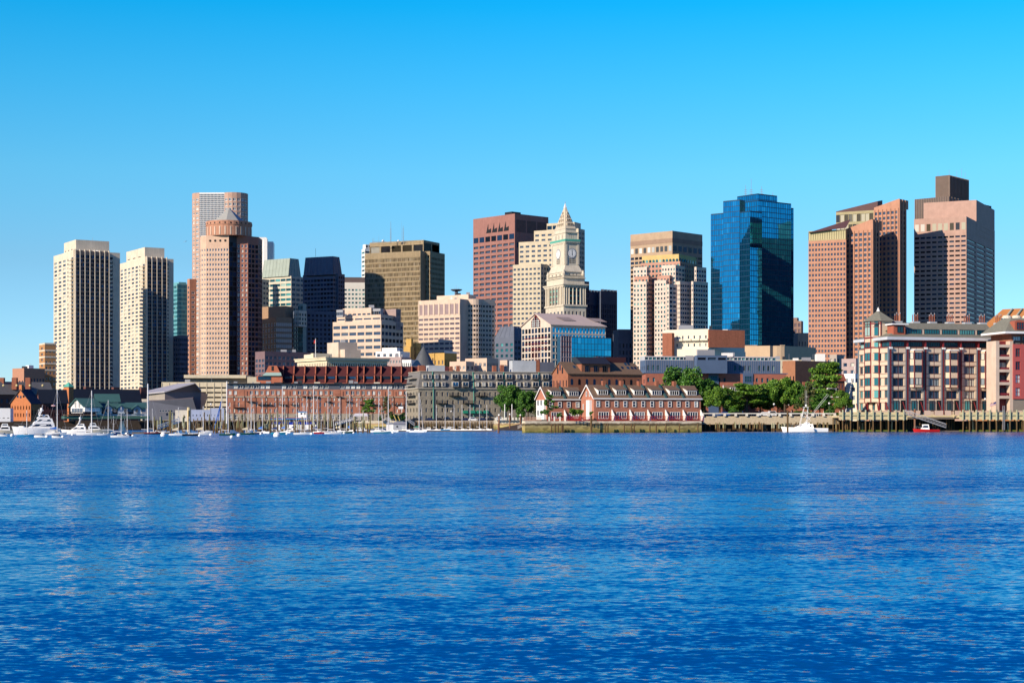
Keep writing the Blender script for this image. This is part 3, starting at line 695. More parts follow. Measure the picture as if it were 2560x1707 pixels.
for k in range(5): fr.box(wg, u0 + k * 1.75, u0 + k * 1.75 + .3, -4.3, -4.02, 3, zt, M('pink_frame', (.55, .42, .42)))
for k in range(12): fr.box(wg, u0, u0 + 7.3, -4.28, -4.02, zt - k * 3, zt - k * 3 + .35, reds if k < 4 else M('pink_frame'))
b.part('corner_frame', wg)
b.done()

# navy building left of the hall
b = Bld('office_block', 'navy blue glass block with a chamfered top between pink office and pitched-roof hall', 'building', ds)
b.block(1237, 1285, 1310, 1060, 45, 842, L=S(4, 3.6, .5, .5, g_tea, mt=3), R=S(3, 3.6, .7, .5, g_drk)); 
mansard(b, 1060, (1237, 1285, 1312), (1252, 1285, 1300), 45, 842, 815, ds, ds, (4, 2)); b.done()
b = Bld('office_block', 'dark blue arched building with roof machinery, right of the navy concrete tower', 'building', dk)
b.block((20,), 1546, 1580, 1200, 8, 823, R=S(3, 12, .35, .6, g_drk, rows=1, mt=6, arch=True, fr=dk)); b.block((20,), 1546, 1580, 1195, 8, 850, R=S(4, 5, .4, .6, g_drk))
b.done()

# tan tower behind, postmodern tower in front
b = Bld('office_tower', 'tan granite tower with a broad plain crown, behind the ornate stepped tower', 'tower', M('tan_granite', (.50, .36, .24)))
D = 1300
l_ = b.block(1576, 1681, 1756, D, 47, 577, L=S(10, 3.5, .78, .55, g_drk, mt=17.5, rec=.5), R=S(6, 3.5, .86, .5, g_drk, mt=17.5, rec=.5))
for (P, Q, n, m_) in ((l_[0], l_[1], 10, g_wht), (l_[1], l_[2], 6, g_blu)):
    u = (Q - P) / n; n_ = Vector((u.y, -u.x)).normalized() * .15
    for j in range(n):
        a = P + u * (j + .18) + n_; c = P + u * (j + .82) + n_; b.mb.poly([(*a, l_[5] - 15.5), (*c, l_[5] - 15.5), (*c, l_[5] - 11.4), (*a, l_[5] - 11.4)], m_)
    b.mb.poly([(*(P + n_), l_[5] - 9), (*(Q + n_), l_[5] - 9), (*(Q + n_), l_[5] - 5.6), (*(P + n_), l_[5] - 5.6)], M('crown_band', (.36, .24, .17)))
b.done()
pw = M('pale_pink_stone', (.74, .60, .50)); ps = M('rose_stone', (.55, .30, .22)); gold = M('gold_stone', (.62, .44, .16), .6)
b = Bld('office_tower', 'ornate stepped tower in pale and rose stone with gold arched crown', 'tower', pw)
D = 1180
b.block(1605, 1697, 1741, D + 10, 60, 635, L=S(11, 4.0, .5, .6, g_tea, mt=3), R=S(8, 3.4, .6, .6, g_blu, mt=3), wall=gold)
q1 = b.last
b.block(1602, 1700, 1744, D + 8, 60, 653, L=S(11, 3.5, .6, .5, g_tea, mt=1), R=S(8, 3.4, .6, .5, g_blu, mt=1), wall=ps)
def bay(xl, xc, xr, dd, yt, n1, n2, wl=pw, th=60): b.block(xl, xc, xr, D + dd, th, yt, L=S(n1, 3.15, .5, .5, g_tea, mt=1.5), R=S(n2, 3.15, .8, .5, g_blu, mt=1.5), wall=wl)
bay(1583, 1617, 1624, 1, 667, 4, 2); bay(1654, 1689, 1712, 0, 662, 5, 3)
bay(1586, 1621, 1630, -1, 690, 4, 2, ps); bay(1643, 1674, 1690, -2, 688, 4, 2, ps)
bay(1583, 1616, 1622, -3, 703, 4, 1); bay(1636, 1665, 1675, -4, 700, 4, 2)
bay(1736, 1741, 1766, 0, 667, 1, 4, pw, 40); bay(1728, 1733, 1770, -3, 703, 1, 6, pw, 40); bay(1690, 1700, 1735, -3, 703, 2, 6, pw, 40); bay(1660, 1673, 1700, -6, 710, 2, 3, pw, 40)
ar = MB()
for (P, Q, n) in ((q1[0], q1[1], 11), (q1[1], q1[2], 7)):
    u = (Q - P) / n; n_ = Vector((u.y, -u.x)).normalized() * .3
    for j in range(n):
        c = P + u * (j + .5) + n_; w_ = u.length * .32; un = u.normalized()
        ar.poly([(*(c - un * w_), q1[5] - 7), (*(c + un * w_), q1[5] - 7)] + [(*(c + un * w_ * cos(a * pi / 6)), q1[5] - 4 + w_ * sin(a * pi / 6)) for a in range(7)], g_tea)
b.part('arched_window', ar)
b.done()

# blue glass tower
b = Bld('glass_tower', 'blue mirror glass tower with stepped corners and rooftop aerials', 'tower', M('blue_mullion', (.01, .05, .11), .4))
D = 1160; gm = dict(mt=.6, rec=.12, mb=.5)
def gb_(xl, xc, xr, dd, yt, n1, n2, th=50, z0=None): return b.block(xl, xc, xr, D + dd, th, yt, L=S(n1, 3.7, .88, .88, g_mir, **gm), R=S(n2, 3.7, .88, .88, g_mir, **gm), z0=z0)
gb_(1777, 1813, 1830, 22, 532, 8, 3); gb_(1808, 1849, 1862, 13, 499, 9, 3, 50); 
gb_(1850, 1875, 1905, 4, 527, 6, 7, 40); gb_(1808, 1896, 1978, 34, 500, 16, 18, 38)
gb_(1843, 1894, 1943, 44, 484, 11, 11, 38, z0=Z(503, D)); gb_(1975, 1977, 1984, 60, 520, 1, 3, 30)
for px, h in ((1864, 9), (1878, 14), (1904, 8), (1932, 3)):
    an = MB(); an.tube((X(px, D + 60), D + 60, Z(486, D + 50)), (X(px, D + 60), D + 60, Z(486, D + 50) + h * .9), .14, grey, 4)
    for k in range(3 if h > 5 else 0): an.box(X(px - 4, D + 60), X(px + 4, D + 60), D + 59.9, D + 60.1, Z(481 - k * 5, D + 50), Z(480 - k * 5, D + 50), grey)
    b.part('aerial', an)
b.done()
b = Bld('office_block', 'small brown stone block with punched windows, just right of the blue glass tower', 'building', M('umber_stone', (.30, .20, .17)))
b.block(1984, 2003, 2008, 1280, 65, 802, L=S(2, 4.3, .6, .6, g_red, mt=1), R=None); b.block(1983, 1993, 1997, 1290, 65, 794); b.done()
b = Bld('office_block', 'pale plain block partly hidden behind the salmon wedge-roofed tower', 'building', cream); b.block((15,), 1995, 2060, 1240, 6, 832, R=S(9, 8, .3, .4, g_drk, rows=1, mt=4)); b.done()

# salmon wedge roofed tower (two slabs)
b = Bld('office_tower', 'salmon granite tower in two slabs with sloping rooftops and close-set square windows', 'tower', redst)
D = 1120
z_c = Z(562, D)
l1 = b.block(2021, 2115, (2,), D + 4, 66, 599, L=S(12, 3.45, .6, .5, g_off, mt=1), R=None)
l2 = b.block(2113, 2180, 2197, D, 50, 574, L=S(6, 3.45, .62, .56, g_off, mt=1), R=S(3, 3.45, .75, .62, g_blu, mt=1))
l3 = b.block(2185, 2247, 2264, D + 17, 50, 520, L=S(6, 3.45, .62, .56, g_off, mt=1), R=S(3, 3.45, .75, .62, g_blu, mt=1))
b.fins(l2[0], l2[1], 3, l2[5], 6, .8, .5, redst); b.fins(l3[0], l3[1], 3, l3[5], 6, .8, .5, redst); b.fins(l2[1], l2[2], 3, l2[5] + 6.5, 2, 1.4, .7, redst); b.fins(l3[1], l3[2], 3, l3[5] + 6, 2, 1.4, .7, redst)
rw = M('dark_wedge', (.12, .06, .06), .7)
def wedge(P, Q, R, zb, zl, zr, back):
    """slanted top over P(left) Q(right) rising to the right"""
    u = (Q - P); bk = Vector((-u.y, u.x)).normalized() * back
    b.mb.poly([(*P, zb), (*Q, zb), (*Q, zr), (*P, zl)], redst); b.mb.poly([(*Q, zb), (*(Q + bk), zb), (*(Q + bk), zr), (*Q, zr)], redst)
    b.rb.poly([(*P, zl), (*Q, zr), (*(Q + bk), zr), (*(P + bk), zl)], rw)
wedge(l2[0], l2[1], l2[2], l2[5], Z(568, D), Z(548, D), 14)
wedge(l3[0], l3[1], l3[2], l3[5], Z(514, D + 17), Z(497, D + 17), 14)
pen = b.block(2021, 2114, (20,), D + 6, 66, 574, z0=l1[5], wall=M('louvre_gold', (.42, .36, .20)), L=S(16, 5.5, .9, .9, M('louvre_panel', (.52, .46, .26)), rows=1, fh=6.2, mt=.2))
P, Q = l1[0], l1[1]; u = (Q - P); bk = Vector((-u.y, u.x)).normalized()
b.rb.poly([(*(P), Z(576, D)), (*(Q), Z(568, D)), (*(Q + bk * 14), Z(541, D)), (*(P + bk * 14), Z(572, D))], rw)
pe = b.block(2090, 2194, (26,), D + 30, 62, 525, z0=Z(580, D + 30), L=S(10, 6, .9, .75, g_brn, rows=2, fh=7, mt=1), wall=M('louvre_gold'))
P, Q = pe[0], pe[1]; u = Q - P; bk = Vector((-u.y, u.x)).normalized() * 12
b.rb.hexa([(*P, pe[5]), (*Q, pe[5]), (*(Q + bk), pe[5]), (*(P + bk), pe[5])], [(*P, pe[5] + .6), (*Q, pe[5] + 6), (*(Q + bk), pe[5] + 8), (*(P + bk), pe[5] + 2)], rw)
b.done()

# right tower with dark crown
b = Bld('office_tower', 'pink granite tower topped by a dark ribbed box crown, far right', 'tower', M('mauve_pink', (.52, .33, .26), streak=.05))
D = 1165
l_ = b.block(2285, 2416, 2487, D, 63, 541, L=S(9, 3.33, .78, .4, g_drk, mt=12, rec=.6), R=S(3, 3.33, .88, .4, g_drk, mt=14, rec=.5))
u = (l_[1] - l_[0]) / 9; n_ = Vector((u.y, -u.x)).normalized() * .1
for j in range(9):
    a = l_[0] + u * (j + .18) + n_; c = l_[0] + u * (j + .85) + n_; b.mb.poly([(*a, l_[5] - 9), (*c, l_[5] - 9), (*c, l_[5] - 4), (*a, l_[5] - 4)], g_brn)
l2 = b.block(2309, 2441, 2486.5, D + 29.3, 63, 500, z0=l_[5] - 1, wall=M('mauve_pink'), R=S(1, 3.33, .8, .36, g_drk, mt=16, rows=3, ml=4))
dk2 = M('ribbed_bronze', (.12, .09, .08), .6)
c1 = b.block(2287, 2371, 2477, D + 48, 50, 491, z0=l_[5] - 1, wall=dk2); 
c2 = b.block(2339, 2373, 2421, D + 54, 50, 438, z0=c1[5] - .5, wall=dk2)
for tt in (c1, c2):
    b.fins(tt[0], tt[1], tt[4] + .5, tt[5], 14, .4, .35, M('bronze_rib', (.26, .19, .15))); b.fins(tt[1], tt[2], tt[4] + .5, tt[5], 14, .5, .5, M('bronze_rib'))
for px, h in ((2345, 3), (2373, 5), (2392, 4), (2404, 6), (2413, 3)): an = MB(); an.tube((X(px, D + 62), D + 62, c2[5] - .1), (X(px, D + 62), D + 62, c2[5] + h), .1, grey, 4); b.part('aerial', an)
b.done()
# ======================================================================================
# MID GROUND AND WATERFRONT BUILDINGS
# ======================================================================================
def simple(name, label, cat, wall, xl, xc, xr, D, th, yt, L=None, R=None, **k):
    b = Bld(name, label, cat, wall); b.block(xl, xc, xr, D, th, yt, L=L, R=R, **k); return b
# far left
b = simple('hotel', 'orange-tan banded brick hotel at the left edge of the cream apartment towers', 'building', M('banded_brick', (.5, .26, .11), .85, .1, .5), 98, 112, 140, 1000, 30, 857, S(1, 3.3, .3, .4, g_off), S(3, 3.3, .5, .5, g_tea, fr=cream, bw=.25, mt=3.5))
for k in range(5): b.ledge(b.last[5] - 1 - k * 3.9, .9, .15, cream)
b.done()
b = simple('brick_block', 'low salmon brick block at far left with a small white roof box', 'building', brickp, 31, 60, 112, 980, 45, 920, S(4, 5, .4, .5, g_off, mt=6, rows=1), S(7, 5, .5, .6, g_off, mt=5, rows=1))
b.block(64, 72, 84, 985, 45, 913, z0=b.last[5], wall=white); b.done()
b = simple('wharf_building', 'long dark brick wharf building with a row of chimneys, far left', 'building', brickd, (10,), -60, 136, 660, 42, 985, None, S(14, 3.0, .45, .55, g_off, fr=navyw, mt=1.0, mb=.5))
P, Q, zt = b.last[1], b.last[2], b.last[5]; u = (Q - P).normalized(); n_ = Vector((-u.y, u.x)); zr = Z(953, 668)
rb = MB(); rb.hexa([(*(P - n_ * .4), zt), (*(Q - n_ * .4), zt), (*(Q + n_ * 10), zt), (*(P + n_ * 10), zt)], [(*(P + n_ * 4), zr), (*(Q + n_ * 4), zr), (*(Q + n_ * 6), zr), (*(P + n_ * 6), zr)], slateg); b.part('pitched_roof', rb)
for px in (5, 37, 71):
    c = MB(); c.box(X(px - 6, 672), X(px + 6, 672), 671, 673, zt + 2, Z(944, 672), brick); c.build('chimney', b.root)
for px in (9, 42, 75, 107):
    c = MB(); c.ball((X(px, 663), 663, Z(963.5, 663)), .5, M('sunlit_vent', (.8, .65, .3))); c.build('roof_vent', b.root)
b.done()
# pilot house gabled brick
def gabled(name, label, cat, D, th, xl, xc, xr, ye, yr, wall, roofm, L, R, ov=.4, group=None, base=3.2):
    """gable end on the left face, long side on the right face"""
    b = Bld(name, label, cat, wall, group=group, z0=base); fr = Fr(xc, D, th); W = fr.vl(xl); U = fr.u(xr); ze = fr.z(ye); zr = fr.z(yr, 0, W / 2)
    b.setroot(*fr.o[:2]); P = [Vector(fr.w(a, c, 0)[:2]) for a, c in ((0, W), (0, 0), (U, 0), (U, W))]
    b.prism(P, base, ze, [L, R], cap=False); b.mb.f.pop(); b.mb.mi.pop()
    for u_ in (0, U):
        b.mb.poly([fr.w(u_, 0, ze), fr.w(u_, W / 2, zr), fr.w(u_, W, ze)] if u_ else [fr.w(u_, W, ze), fr.w(u_, 0, ze), fr.w(u_, W / 2, zr)], wall)
    rb = MB(); s = (zr - ze) / (W / 2)
    for sg in (0, 1):
        va = -ov if sg == 0 else W + ov
        lo = ze - ov * s; q = [(-ov, va, lo), (U + ov, va, lo), (U + ov, W / 2, zr), (-ov, W / 2, zr)]
        rb.hexa([fr.w(*p) for p in q], [fr.w(p[0], p[1], p[2] + .25) for p in q], roofm)
    b.part('pitched_roof', rb); b.fr, b.W, b.U, b.ze, b.zr = fr, W, U, ze, zr
    return b
b = gabled('brick_warehouse', 'small orange brick gabled warehouse facing the marina at far left', 'building', 560, 62, 27, 77, 100, 1007, 974, M('orange_brick', (.55, .19, .07), .9, .15, 1), dgrey, S(7, 2.75, .34, .5, g_drk, mt=.4, mb=.8), S(3, 3, .4, .5, g_drk))
c = MB(); b.fr.box(c, -.2, .8, b.W / 2 - .6, b.W / 2 + .6, b.zr - .5, b.zr + 1.6, M('orange_brick')); c.build('chimney', b.root)
for v, z in ((.35, 2.2), (.65, 2.2), (.5, 2.0), (.5, 5)):
    b.wins.append((b.fr.w(-.06, b.W * v, b.ze + z), b.fr.th - pi / 2, .7, .9 if z > 3 else .8, S(1, 1, g=g_drk), False))
b.done(True)
b = gabled('brick_warehouse', 'dark brick warehouse wing with slate roof right of the orange gabled one', 'building', 575, 35, 92, 100, 168, 1002, 975, brickd, dgrey, S(3, 3.2, .4, .5, g_drk), S(10, 3.2, .45, .5, g_drk, mt=1)); b.done()
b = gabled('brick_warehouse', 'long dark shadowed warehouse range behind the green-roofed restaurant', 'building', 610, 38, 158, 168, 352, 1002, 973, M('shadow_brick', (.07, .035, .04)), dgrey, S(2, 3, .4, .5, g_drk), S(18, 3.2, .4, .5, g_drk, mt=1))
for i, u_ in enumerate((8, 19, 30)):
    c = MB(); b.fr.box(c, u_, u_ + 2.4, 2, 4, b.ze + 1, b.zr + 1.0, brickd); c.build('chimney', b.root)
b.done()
b = simple('brick_tower', 'square orange brick stair tower with a small green pyramid roof', 'tower', M('orange_brick'), 159, 172, 184, 590, 45, 967, None, S(1, 4, .3, .4, g_drk, mt=6))
p4 = b.last[:4]; c4 = sum(p4, Vector((0, 0))) / 4; rb = MB(); zt = b.last[5]
rb.hexa([(*(c4 + (p - c4) * 1.25), zt) for p in p4], [(*(c4 + (p - c4) * .05), zt + 1.7) for p in p4], copper); b.part('pyramid_roof', rb); b.done()
b = simple('white_shed', 'low white shed with grey roof at the far left water edge', 'shed', white, (12,), -30, 26, 540, 12, 1018, None, S(5, 2.6, .5, .6, g_drk, mt=3), base if False else None) if False else simple('white_shed', 'low white shed with grey roof at the far left water edge', 'shed', white, (12,), -30, 26, 540, 12, 1020, None, S(5, 2.6, .5, .6, g_drk, mt=3)); b.done()

# restaurant with green roofs on piles
b = Bld('restaurant', 'white waterfront restaurant with several dark green gabled roofs and a terrace', 'building', white, z0=5.2)
fr = Fr(237, 500, 18); D = 500; b.setroot(*fr.o); zb = 6.0
def gb2(u0, u1, v0, v1, z0, ze, zr, ridge_u=True, wall=white, rf=greenr, ov=.7):
    fr.box(b.mb, u0, u1, v0, v1, z0, ze, wall); rb = b.rb
    if ridge_u:
        vm = (v0 + v1) / 2
        for s_, ve in ((0, v0 - ov), (1, v1 + ov)):
            q = [(u0 - ov, ve, ze - .3), (u1 + ov, ve, ze - .3), (u1 + ov, vm, zr), (u0 - ov, vm, zr)]; rb.hexa([fr.w(*p) for p in q], [fr.w(p[0], p[1], p[2] + .22) for p in q], rf)
        for uu in (u0, u1): b.mb.poly([fr.w(uu, v0, ze), fr.w(uu, v1, ze), fr.w(uu, vm, zr)], wall)
    else:
        um = (u0 + u1) / 2
        for ue in (u0 - ov, u1 + ov):
            q = [(ue, v0 - ov, ze - .3), (ue, v1 + ov, ze - .3), (um, v1 + ov, zr), (um, v0 - ov, zr)]; rb.hexa([fr.w(*p) for p in q], [fr.w(p[0], p[1], p[2] + .22) for p in q], rf)
        for vv in (v0, v1): b.mb.poly([fr.w(u0, vv, ze), fr.w(u1, vv, ze), fr.w(um, vv, zr)], wall)
Zp = lambda py: Z(py, 503)
bw_ = M('blue_clapboard', (.40, .46, .55), .6)
u1 = fr.u(246); vL = fr.vl(172)
f0 = fr; fr = Fr(212, 496, 34); wv = fr.vl(177); gb2(0, fr.u(250), 0, wv, zb, Zp(1016), Zp(997), True)
for v, z in ((.36, 2.2), (.64, 2.2)): b.wins.append((fr.w(-.1, wv * v, Zp(1012)), fr.th - pi / 2, 1.1, 1.9, S(1, 1, g=g_drk, fr=white, mv=1), False))
b.wins.append((fr.w(-.1, wv * .5, Zp(1026)), fr.th - pi / 2, wv * .8, 1.5, S(1, 1, g=g_off, fr=white, mv=3), False)); fr = f0
gb2(fr.u(255), fr.u(366), 1.5, 12, zb, Zp(1018), Zp(1007), True, bw_)
gb2(fr.u(262), fr.u(280), -1.0, 5, Zp(1034), Zp(1020), Zp(1011), False, bw_); gb2(fr.u(294), fr.u(312), -1.0, 5, Zp(1034), Zp(1021), Zp(1013), False, bw_); gb2(fr.u(334), fr.u(352), -1.0, 5, Zp(1034), Zp(1021), Zp(1013), False, bw_)
gb2(fr.u(248), fr.u(300), 6, 15, Zp(1010), Zp(1002), Zp(985), True); gb2(fr.u(236), fr.u(262), 4, 12, Zp(1015), Zp(1012), Zp(1006), True)
fr.box(b.mb, fr.u(237), fr.u(368), -.6, 2, zb - 1.2, Zp(1035), bw_); fr.box(b.mb, fr.u(240), fr.u(253), -1.0, 1, zb - .8, Zp(1018), white)
tr = MB(); fr.box(tr, fr.u(160), 0, -3.6, 4, Zp(1038), Zp(1036), brown)
for k in range(20): uu = fr.u(160) * (1 - k / 19); fr.box(tr, uu, uu + .08, -1.6, -1.5, Zp(1036), Zp(1029), dgrey)
fr.box(tr, fr.u(160), 0, -1.6, -1.5, Zp(1029) - .1, Zp(1029), dgrey); b.part('terrace', tr)
dk_ = MB(); fr.box(dk_, fr.u(160), fr.u(372), -3, 14, 3.9, 4.7, M('green_timber', (.05, .13, .10))); b.part('deck', dk_)
for k in range(8): m = MB(); fr.box(m, fr.u(170 + k * 9), fr.u(171.2 + k * 9), -1.5, -1.3, 4.7, Zp(1038), M('light_post', (.4, .42, .4))); m.build('post', b.root)
for (pa, pb, ya, yb_) in ((171, 178, 1040, 1050), (186, 193, 1040, 1050), (200, 208, 1040, 1050), (214, 222, 1040, 1050), (244, 250, 1020, 1029), (246, 252, 1042, 1051), (264, 272, 1022, 1031), (284, 290, 1022, 1030), (309, 315, 1022, 1031), (338, 344, 1022, 1031), (303, 309, 1038, 1052), (345, 349, 1040, 1052), (356, 361, 1040, 1052)):
    ua, ub = fr.u(pa), fr.u(pb); z1_, z0_ = Zp(ya), Zp(yb_); b.wins.append((fr.w((ua + ub) / 2, -1.12, (z0_ + z1_) / 2), fr.th, ub - ua, z1_ - z0_, S(1, 1, g=g_drk, fr=grey, bw=.08, mv=1), False))
b.done(True)

# grey angular aquarium hall
b = Bld('aquarium_hall', 'angular grey metal-clad hall with a folded sloping roof behind the marina', 'building', M('zinc_panel', (.20, .17, .18), .5, .06))
D = 760; Zq = lambda py: Z(py, D)
def P3(px, py, dy): return (X(px, D + dy), D + dy, Z(py, D + dy))
m = b.mb; b.setroot(X(411, D), D)
lw = M('ribbed_grey', (.36, .32, .27), .6)
m.poly([P3(354, 1004, 12), P3(354, 984, 12), P3(412, 980, 0), P3(412, 1004, 0)], lw); m.poly([P3(412, 1050, 0), P3(412, 980, 0), P3(486, 959.5, 4), P3(502, 980, 8), P3(502, 1050, 8)], b.wall)
m.poly([P3(354, 1050, 12), P3(354, 1004, 12), P3(412, 1004, 0), P3(412, 1050, 0)], navyw)
m.poly([P3(372, 1003, -5), P3(482, 996, -8), P3(490, 1022, -6), P3(372, 1022, -5)], navyw); m.poly([P3(372, 1003, -5), P3(482, 996, -8), P3(484, 992, 8), P3(372, 1000, 8)], b.wall)
m.poly([P3(372, 1050, -5), P3(372, 1022, -5), P3(490, 1022, -6), P3(490, 1050, -6)], navyw)  # navy colour carries the shade of the low front wall
m.poly([P3(354, 1050, 12), P3(502, 1050, 8), P3(502, 980, 8), P3(520, 985, 45), P3(400, 985, 45)], b.wall)
rf = MB(); pl_ = [P3(345, 987, 11), P3(411, 981, -1.5), P3(487, 959, 2.5), P3(443, 961.5, 40), P3(372, 978, 30)]
rf.hexa(pl_, [(a, c, z + .5) for a, c, z in pl_], M('roof_zinc', (.5, .48, .5), .45)); pl2 = [P3(487, 959, 2.5), P3(503, 980, 7), P3(503, 976, 40), P3(443, 961.5, 40)]; rf.hexa(pl2, [(a, c, z + .4) for a, c, z in pl2], b.wall)
b.part('folded_roof', rf)
for k in range(5): b.wins.append((P3(401 + k * 7.2, 1027, -7.5), 0, .9, 1.1, S(1, 1, g=g_drk, fr=grey), False))
b.done(True)
# parking garage and flat roofed cream building
gw_ = M('garage_concrete', (.76, .66, .47), streak=.1)
b = Bld('parking_garage', 'cream multi-storey parking garage with horizontal slots behind the grey hall', 'building', gw_)
t_ = b.block((30,), 404, 572, 850, 4, 955, R=S(9, 2.35, .94, .32, g_drk, mt=1.6, rec=1.5)); b.fins(t_[1], t_[2], 3, t_[5] - .3, 9, .35, .2, gw_); b.done()
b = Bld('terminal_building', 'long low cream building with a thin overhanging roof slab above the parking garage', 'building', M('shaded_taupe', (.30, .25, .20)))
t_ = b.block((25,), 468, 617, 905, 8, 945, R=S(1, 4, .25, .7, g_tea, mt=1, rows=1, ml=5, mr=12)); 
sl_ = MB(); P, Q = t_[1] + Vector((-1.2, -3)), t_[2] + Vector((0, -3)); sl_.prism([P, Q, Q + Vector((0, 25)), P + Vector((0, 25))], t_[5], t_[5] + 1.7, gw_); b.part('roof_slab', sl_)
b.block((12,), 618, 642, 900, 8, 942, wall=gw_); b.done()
# low blue shed
b = Bld('marina_shed', 'long low pale blue marina shed with small square windows', 'shed', M('pale_blue_siding', (.38, .44, .60), .6), z0=3)
t_ = b.block((6,), 478, 560, 600, 3, 1024, R=S(9, 2, .22, .3, g_drk, mt=.9, rows=1, fh=2.2)); b.block((6,), 438, 470, 602, 3, 1025, wall=M('cream_siding', (.75, .68, .55)), R=S(2, 2, .2, .3, g_drk, rows=1)); b.block((5,), 525, 560, 600.5, 3, 1020, wall=M('pale_blue_siding')); b.done()

# brick wharf building
BR = M('wharf_brick', (.47, .19, .12), .9, .2, .9, streak=.12); GB = M('wharf_stone', (.42, .36, .28), .9, .25, 1.2)
b = Bld('wharf_building', 'long brick wharf building with white-framed windows and iron balconies behind the masts', 'building', BR)
D = 735; th = 6; wf = dict(fr=white, bw=.14)
def zz(py): return Z(py, D)
# storeys stacked so that each row has its own openings
def storey(yt, yb_, n, ww, h, wall=BR, g=g_res, dv=0, skip=None, mv=0, mh=1, xl=568, xr=1020, fr_=white, mt=None):
    hh = Z(yt, D) - Z(yb_, D)
    return b.block((14,), xl, xr, D + dv, th, yt, z0=Z(yb_, D), R=S(n, hh, ww, h / hh, g, rows=1, mt=(hh - h) / 2 if mt is None else mt, mb=0, fr=fr_, bw=.14, mv=mv, mh=mh, skip=skip, rec=.25) | dict(fh=h, wh=1.0), cap=False, wall=wall)
def rs_(seed, p): r = random.Random(seed); t = [r.random() < p for _ in range(200)]; return lambda i, j: t[j]
storey(957.5, 960, 1, .01, .1, dgrey, fr_=None, skip=lambda i, j: True)
storey(960, 973, 34, .82, 1.55, M('mansard_band', (.10, .115, .15), .6), g_wht, .9, rs_(1, .2), mv=1, mh=0)
storey(973, 990, 34, .55, 1.7, BR, g_wht, .5, rs_(2, .22), mv=1, mh=0)
storey(990, 993, 1, .01, .1, GB, fr_=None, dv=-.2, skip=lambda i, j: True)
storey(993, 1003, 40, .36, 1.15, BR, g_res, .0, rs_(3, .25)); storey(1003, 1019, 40, .38, 1.75, BR, g_res, .0, rs_(4, .2)); storey(1019, 1033.5, 40, .38, 1.6, BR, g_res, .0, rs_(5, .25))
storey(1033.5, 1052, 30, .5, 2.1, GB, g_drk, -.1, rs_(6, .3), mv=1)
b.rb.poly([(*p, zz(957.5)) for p in b.last[:4]], dgrey)
ft = Fr(568, D, th); W_ = ft.u(1020)
dp = MB()
for k in range(17):
    u_ = W_ * (k + .6) / 17; dp.tube(ft.w(u_, -.35, 3.5), ft.w(u_, -.35, zz(974)), .1, black, 4)
b.part('drainpipe', dp)
r = random.Random(5)
for k in range(16):
    u_ = W_ * (k + .35 + r.random() * .3) / 16; row = r.choice((1002.5, 1010, 1018, 990)) ; zb_ = zz(row); m = MB(); w2 = r.choice((2.4, 3.2, 4.4))
    ft.box(m, u_, u_ + w2, -1.4, -.2, zb_ - .15, zb_, black)
    for kk in range(int(w2 / .35) + 1): ft.box(m, u_ + kk * .35, u_ + kk * .35 + .05, -1.4, -1.35, zb_, zb_ + 1, black)
    ft.box(m, u_, u_ + w2, -1.42, -1.36, zb_ + .95, zb_ + 1.02, black); m.build('iron_balcony', b.root)
for k in range(9):
    m = MB(); u_ = W_ * (k + .3) / 9; ft.box(m, u_, u_ + 1.6 + (k % 3), 3, 5, zz(957.5), zz(953 + k % 3), (grey, cream, dgrey)[k % 3]); m.build('roof_box', b.root)
b.done(True)

# red sawtooth roof building
b = Bld('sawtooth_building', 'long building with a steep maroon roof divided by projecting orange brick fins', 'building', M('saw_brick', (.50, .16, .09), .9, .12, .6))
D = 815; fr = Fr(706, D, 3); b.setroot(*fr.o); U = fr.u(1122); zt, zb_ = Z(914, D), Z(957, D); v_t = 9.0
fr.box(b.mb, 0, U, 0, 20, 3, zb_, b.wall)
rb = MB(); rb.poly([fr.w(-4, 0, zb_), fr.w(U, 0, zb_), fr.w(U, v_t, zt), fr.w(-8, v_t, zt)], maroonr); rb.poly([fr.w(-8, v_t, zt), fr.w(U, v_t, zt), fr.w(U, 20, zt), fr.w(-8, 20, zt)], maroonr); b.part('sloping_roof', rb)
def rs3(v): return zb_ + (zt - zb_) * v / v_t
for k, px in enumerate((706, 733, 760, 787, 813, 840, 867, 893, 909, 936, 952, 978, 1003, 1029, 1045, 1072, 1100)):
    u_ = fr.u(px); m = MB()
    for (va, vb, d) in ((0, 4.0, 2.4), (4.6, v_t, 3.0)):
        pr = [(va - .2, rs3(va)), (va - .4, rs3(va) + .5), (vb - d - .4, rs3(vb)), (vb, rs3(vb) + .3), (vb, rs3(vb) - .1)]
        m.hexa([fr.w(u_ - .22, v, z) for v, z in pr], [fr.w(u_ + .22, v, z) for v, z in pr], b.wall)
    m.build('brick_fin', b.root)
    if k < 16:
        m = MB(); va = 2.2; ub = fr.u((733, 760, 787, 813, 840, 867, 893, 909, 936, 952, 978, 1003, 1029, 1045, 1072, 1100, 1122)[k]); fr.box(m, u_ + .8, ub - .6, va - .35, va + 1.0, rs3(va) - .2, rs3(va) + 1.35, M('maroon_box', (.06, .03, .035))); m.build('dormer', b.root)
        b.wins.append((fr.w((u_ + ub) / 2 + .1, va - .38, rs3(va) + .6), fr.th, ub - u_ - 1.8, 1.2, S(1, 1, g=g_blu, fr=dgrey, mv=6, bw=.08), False))
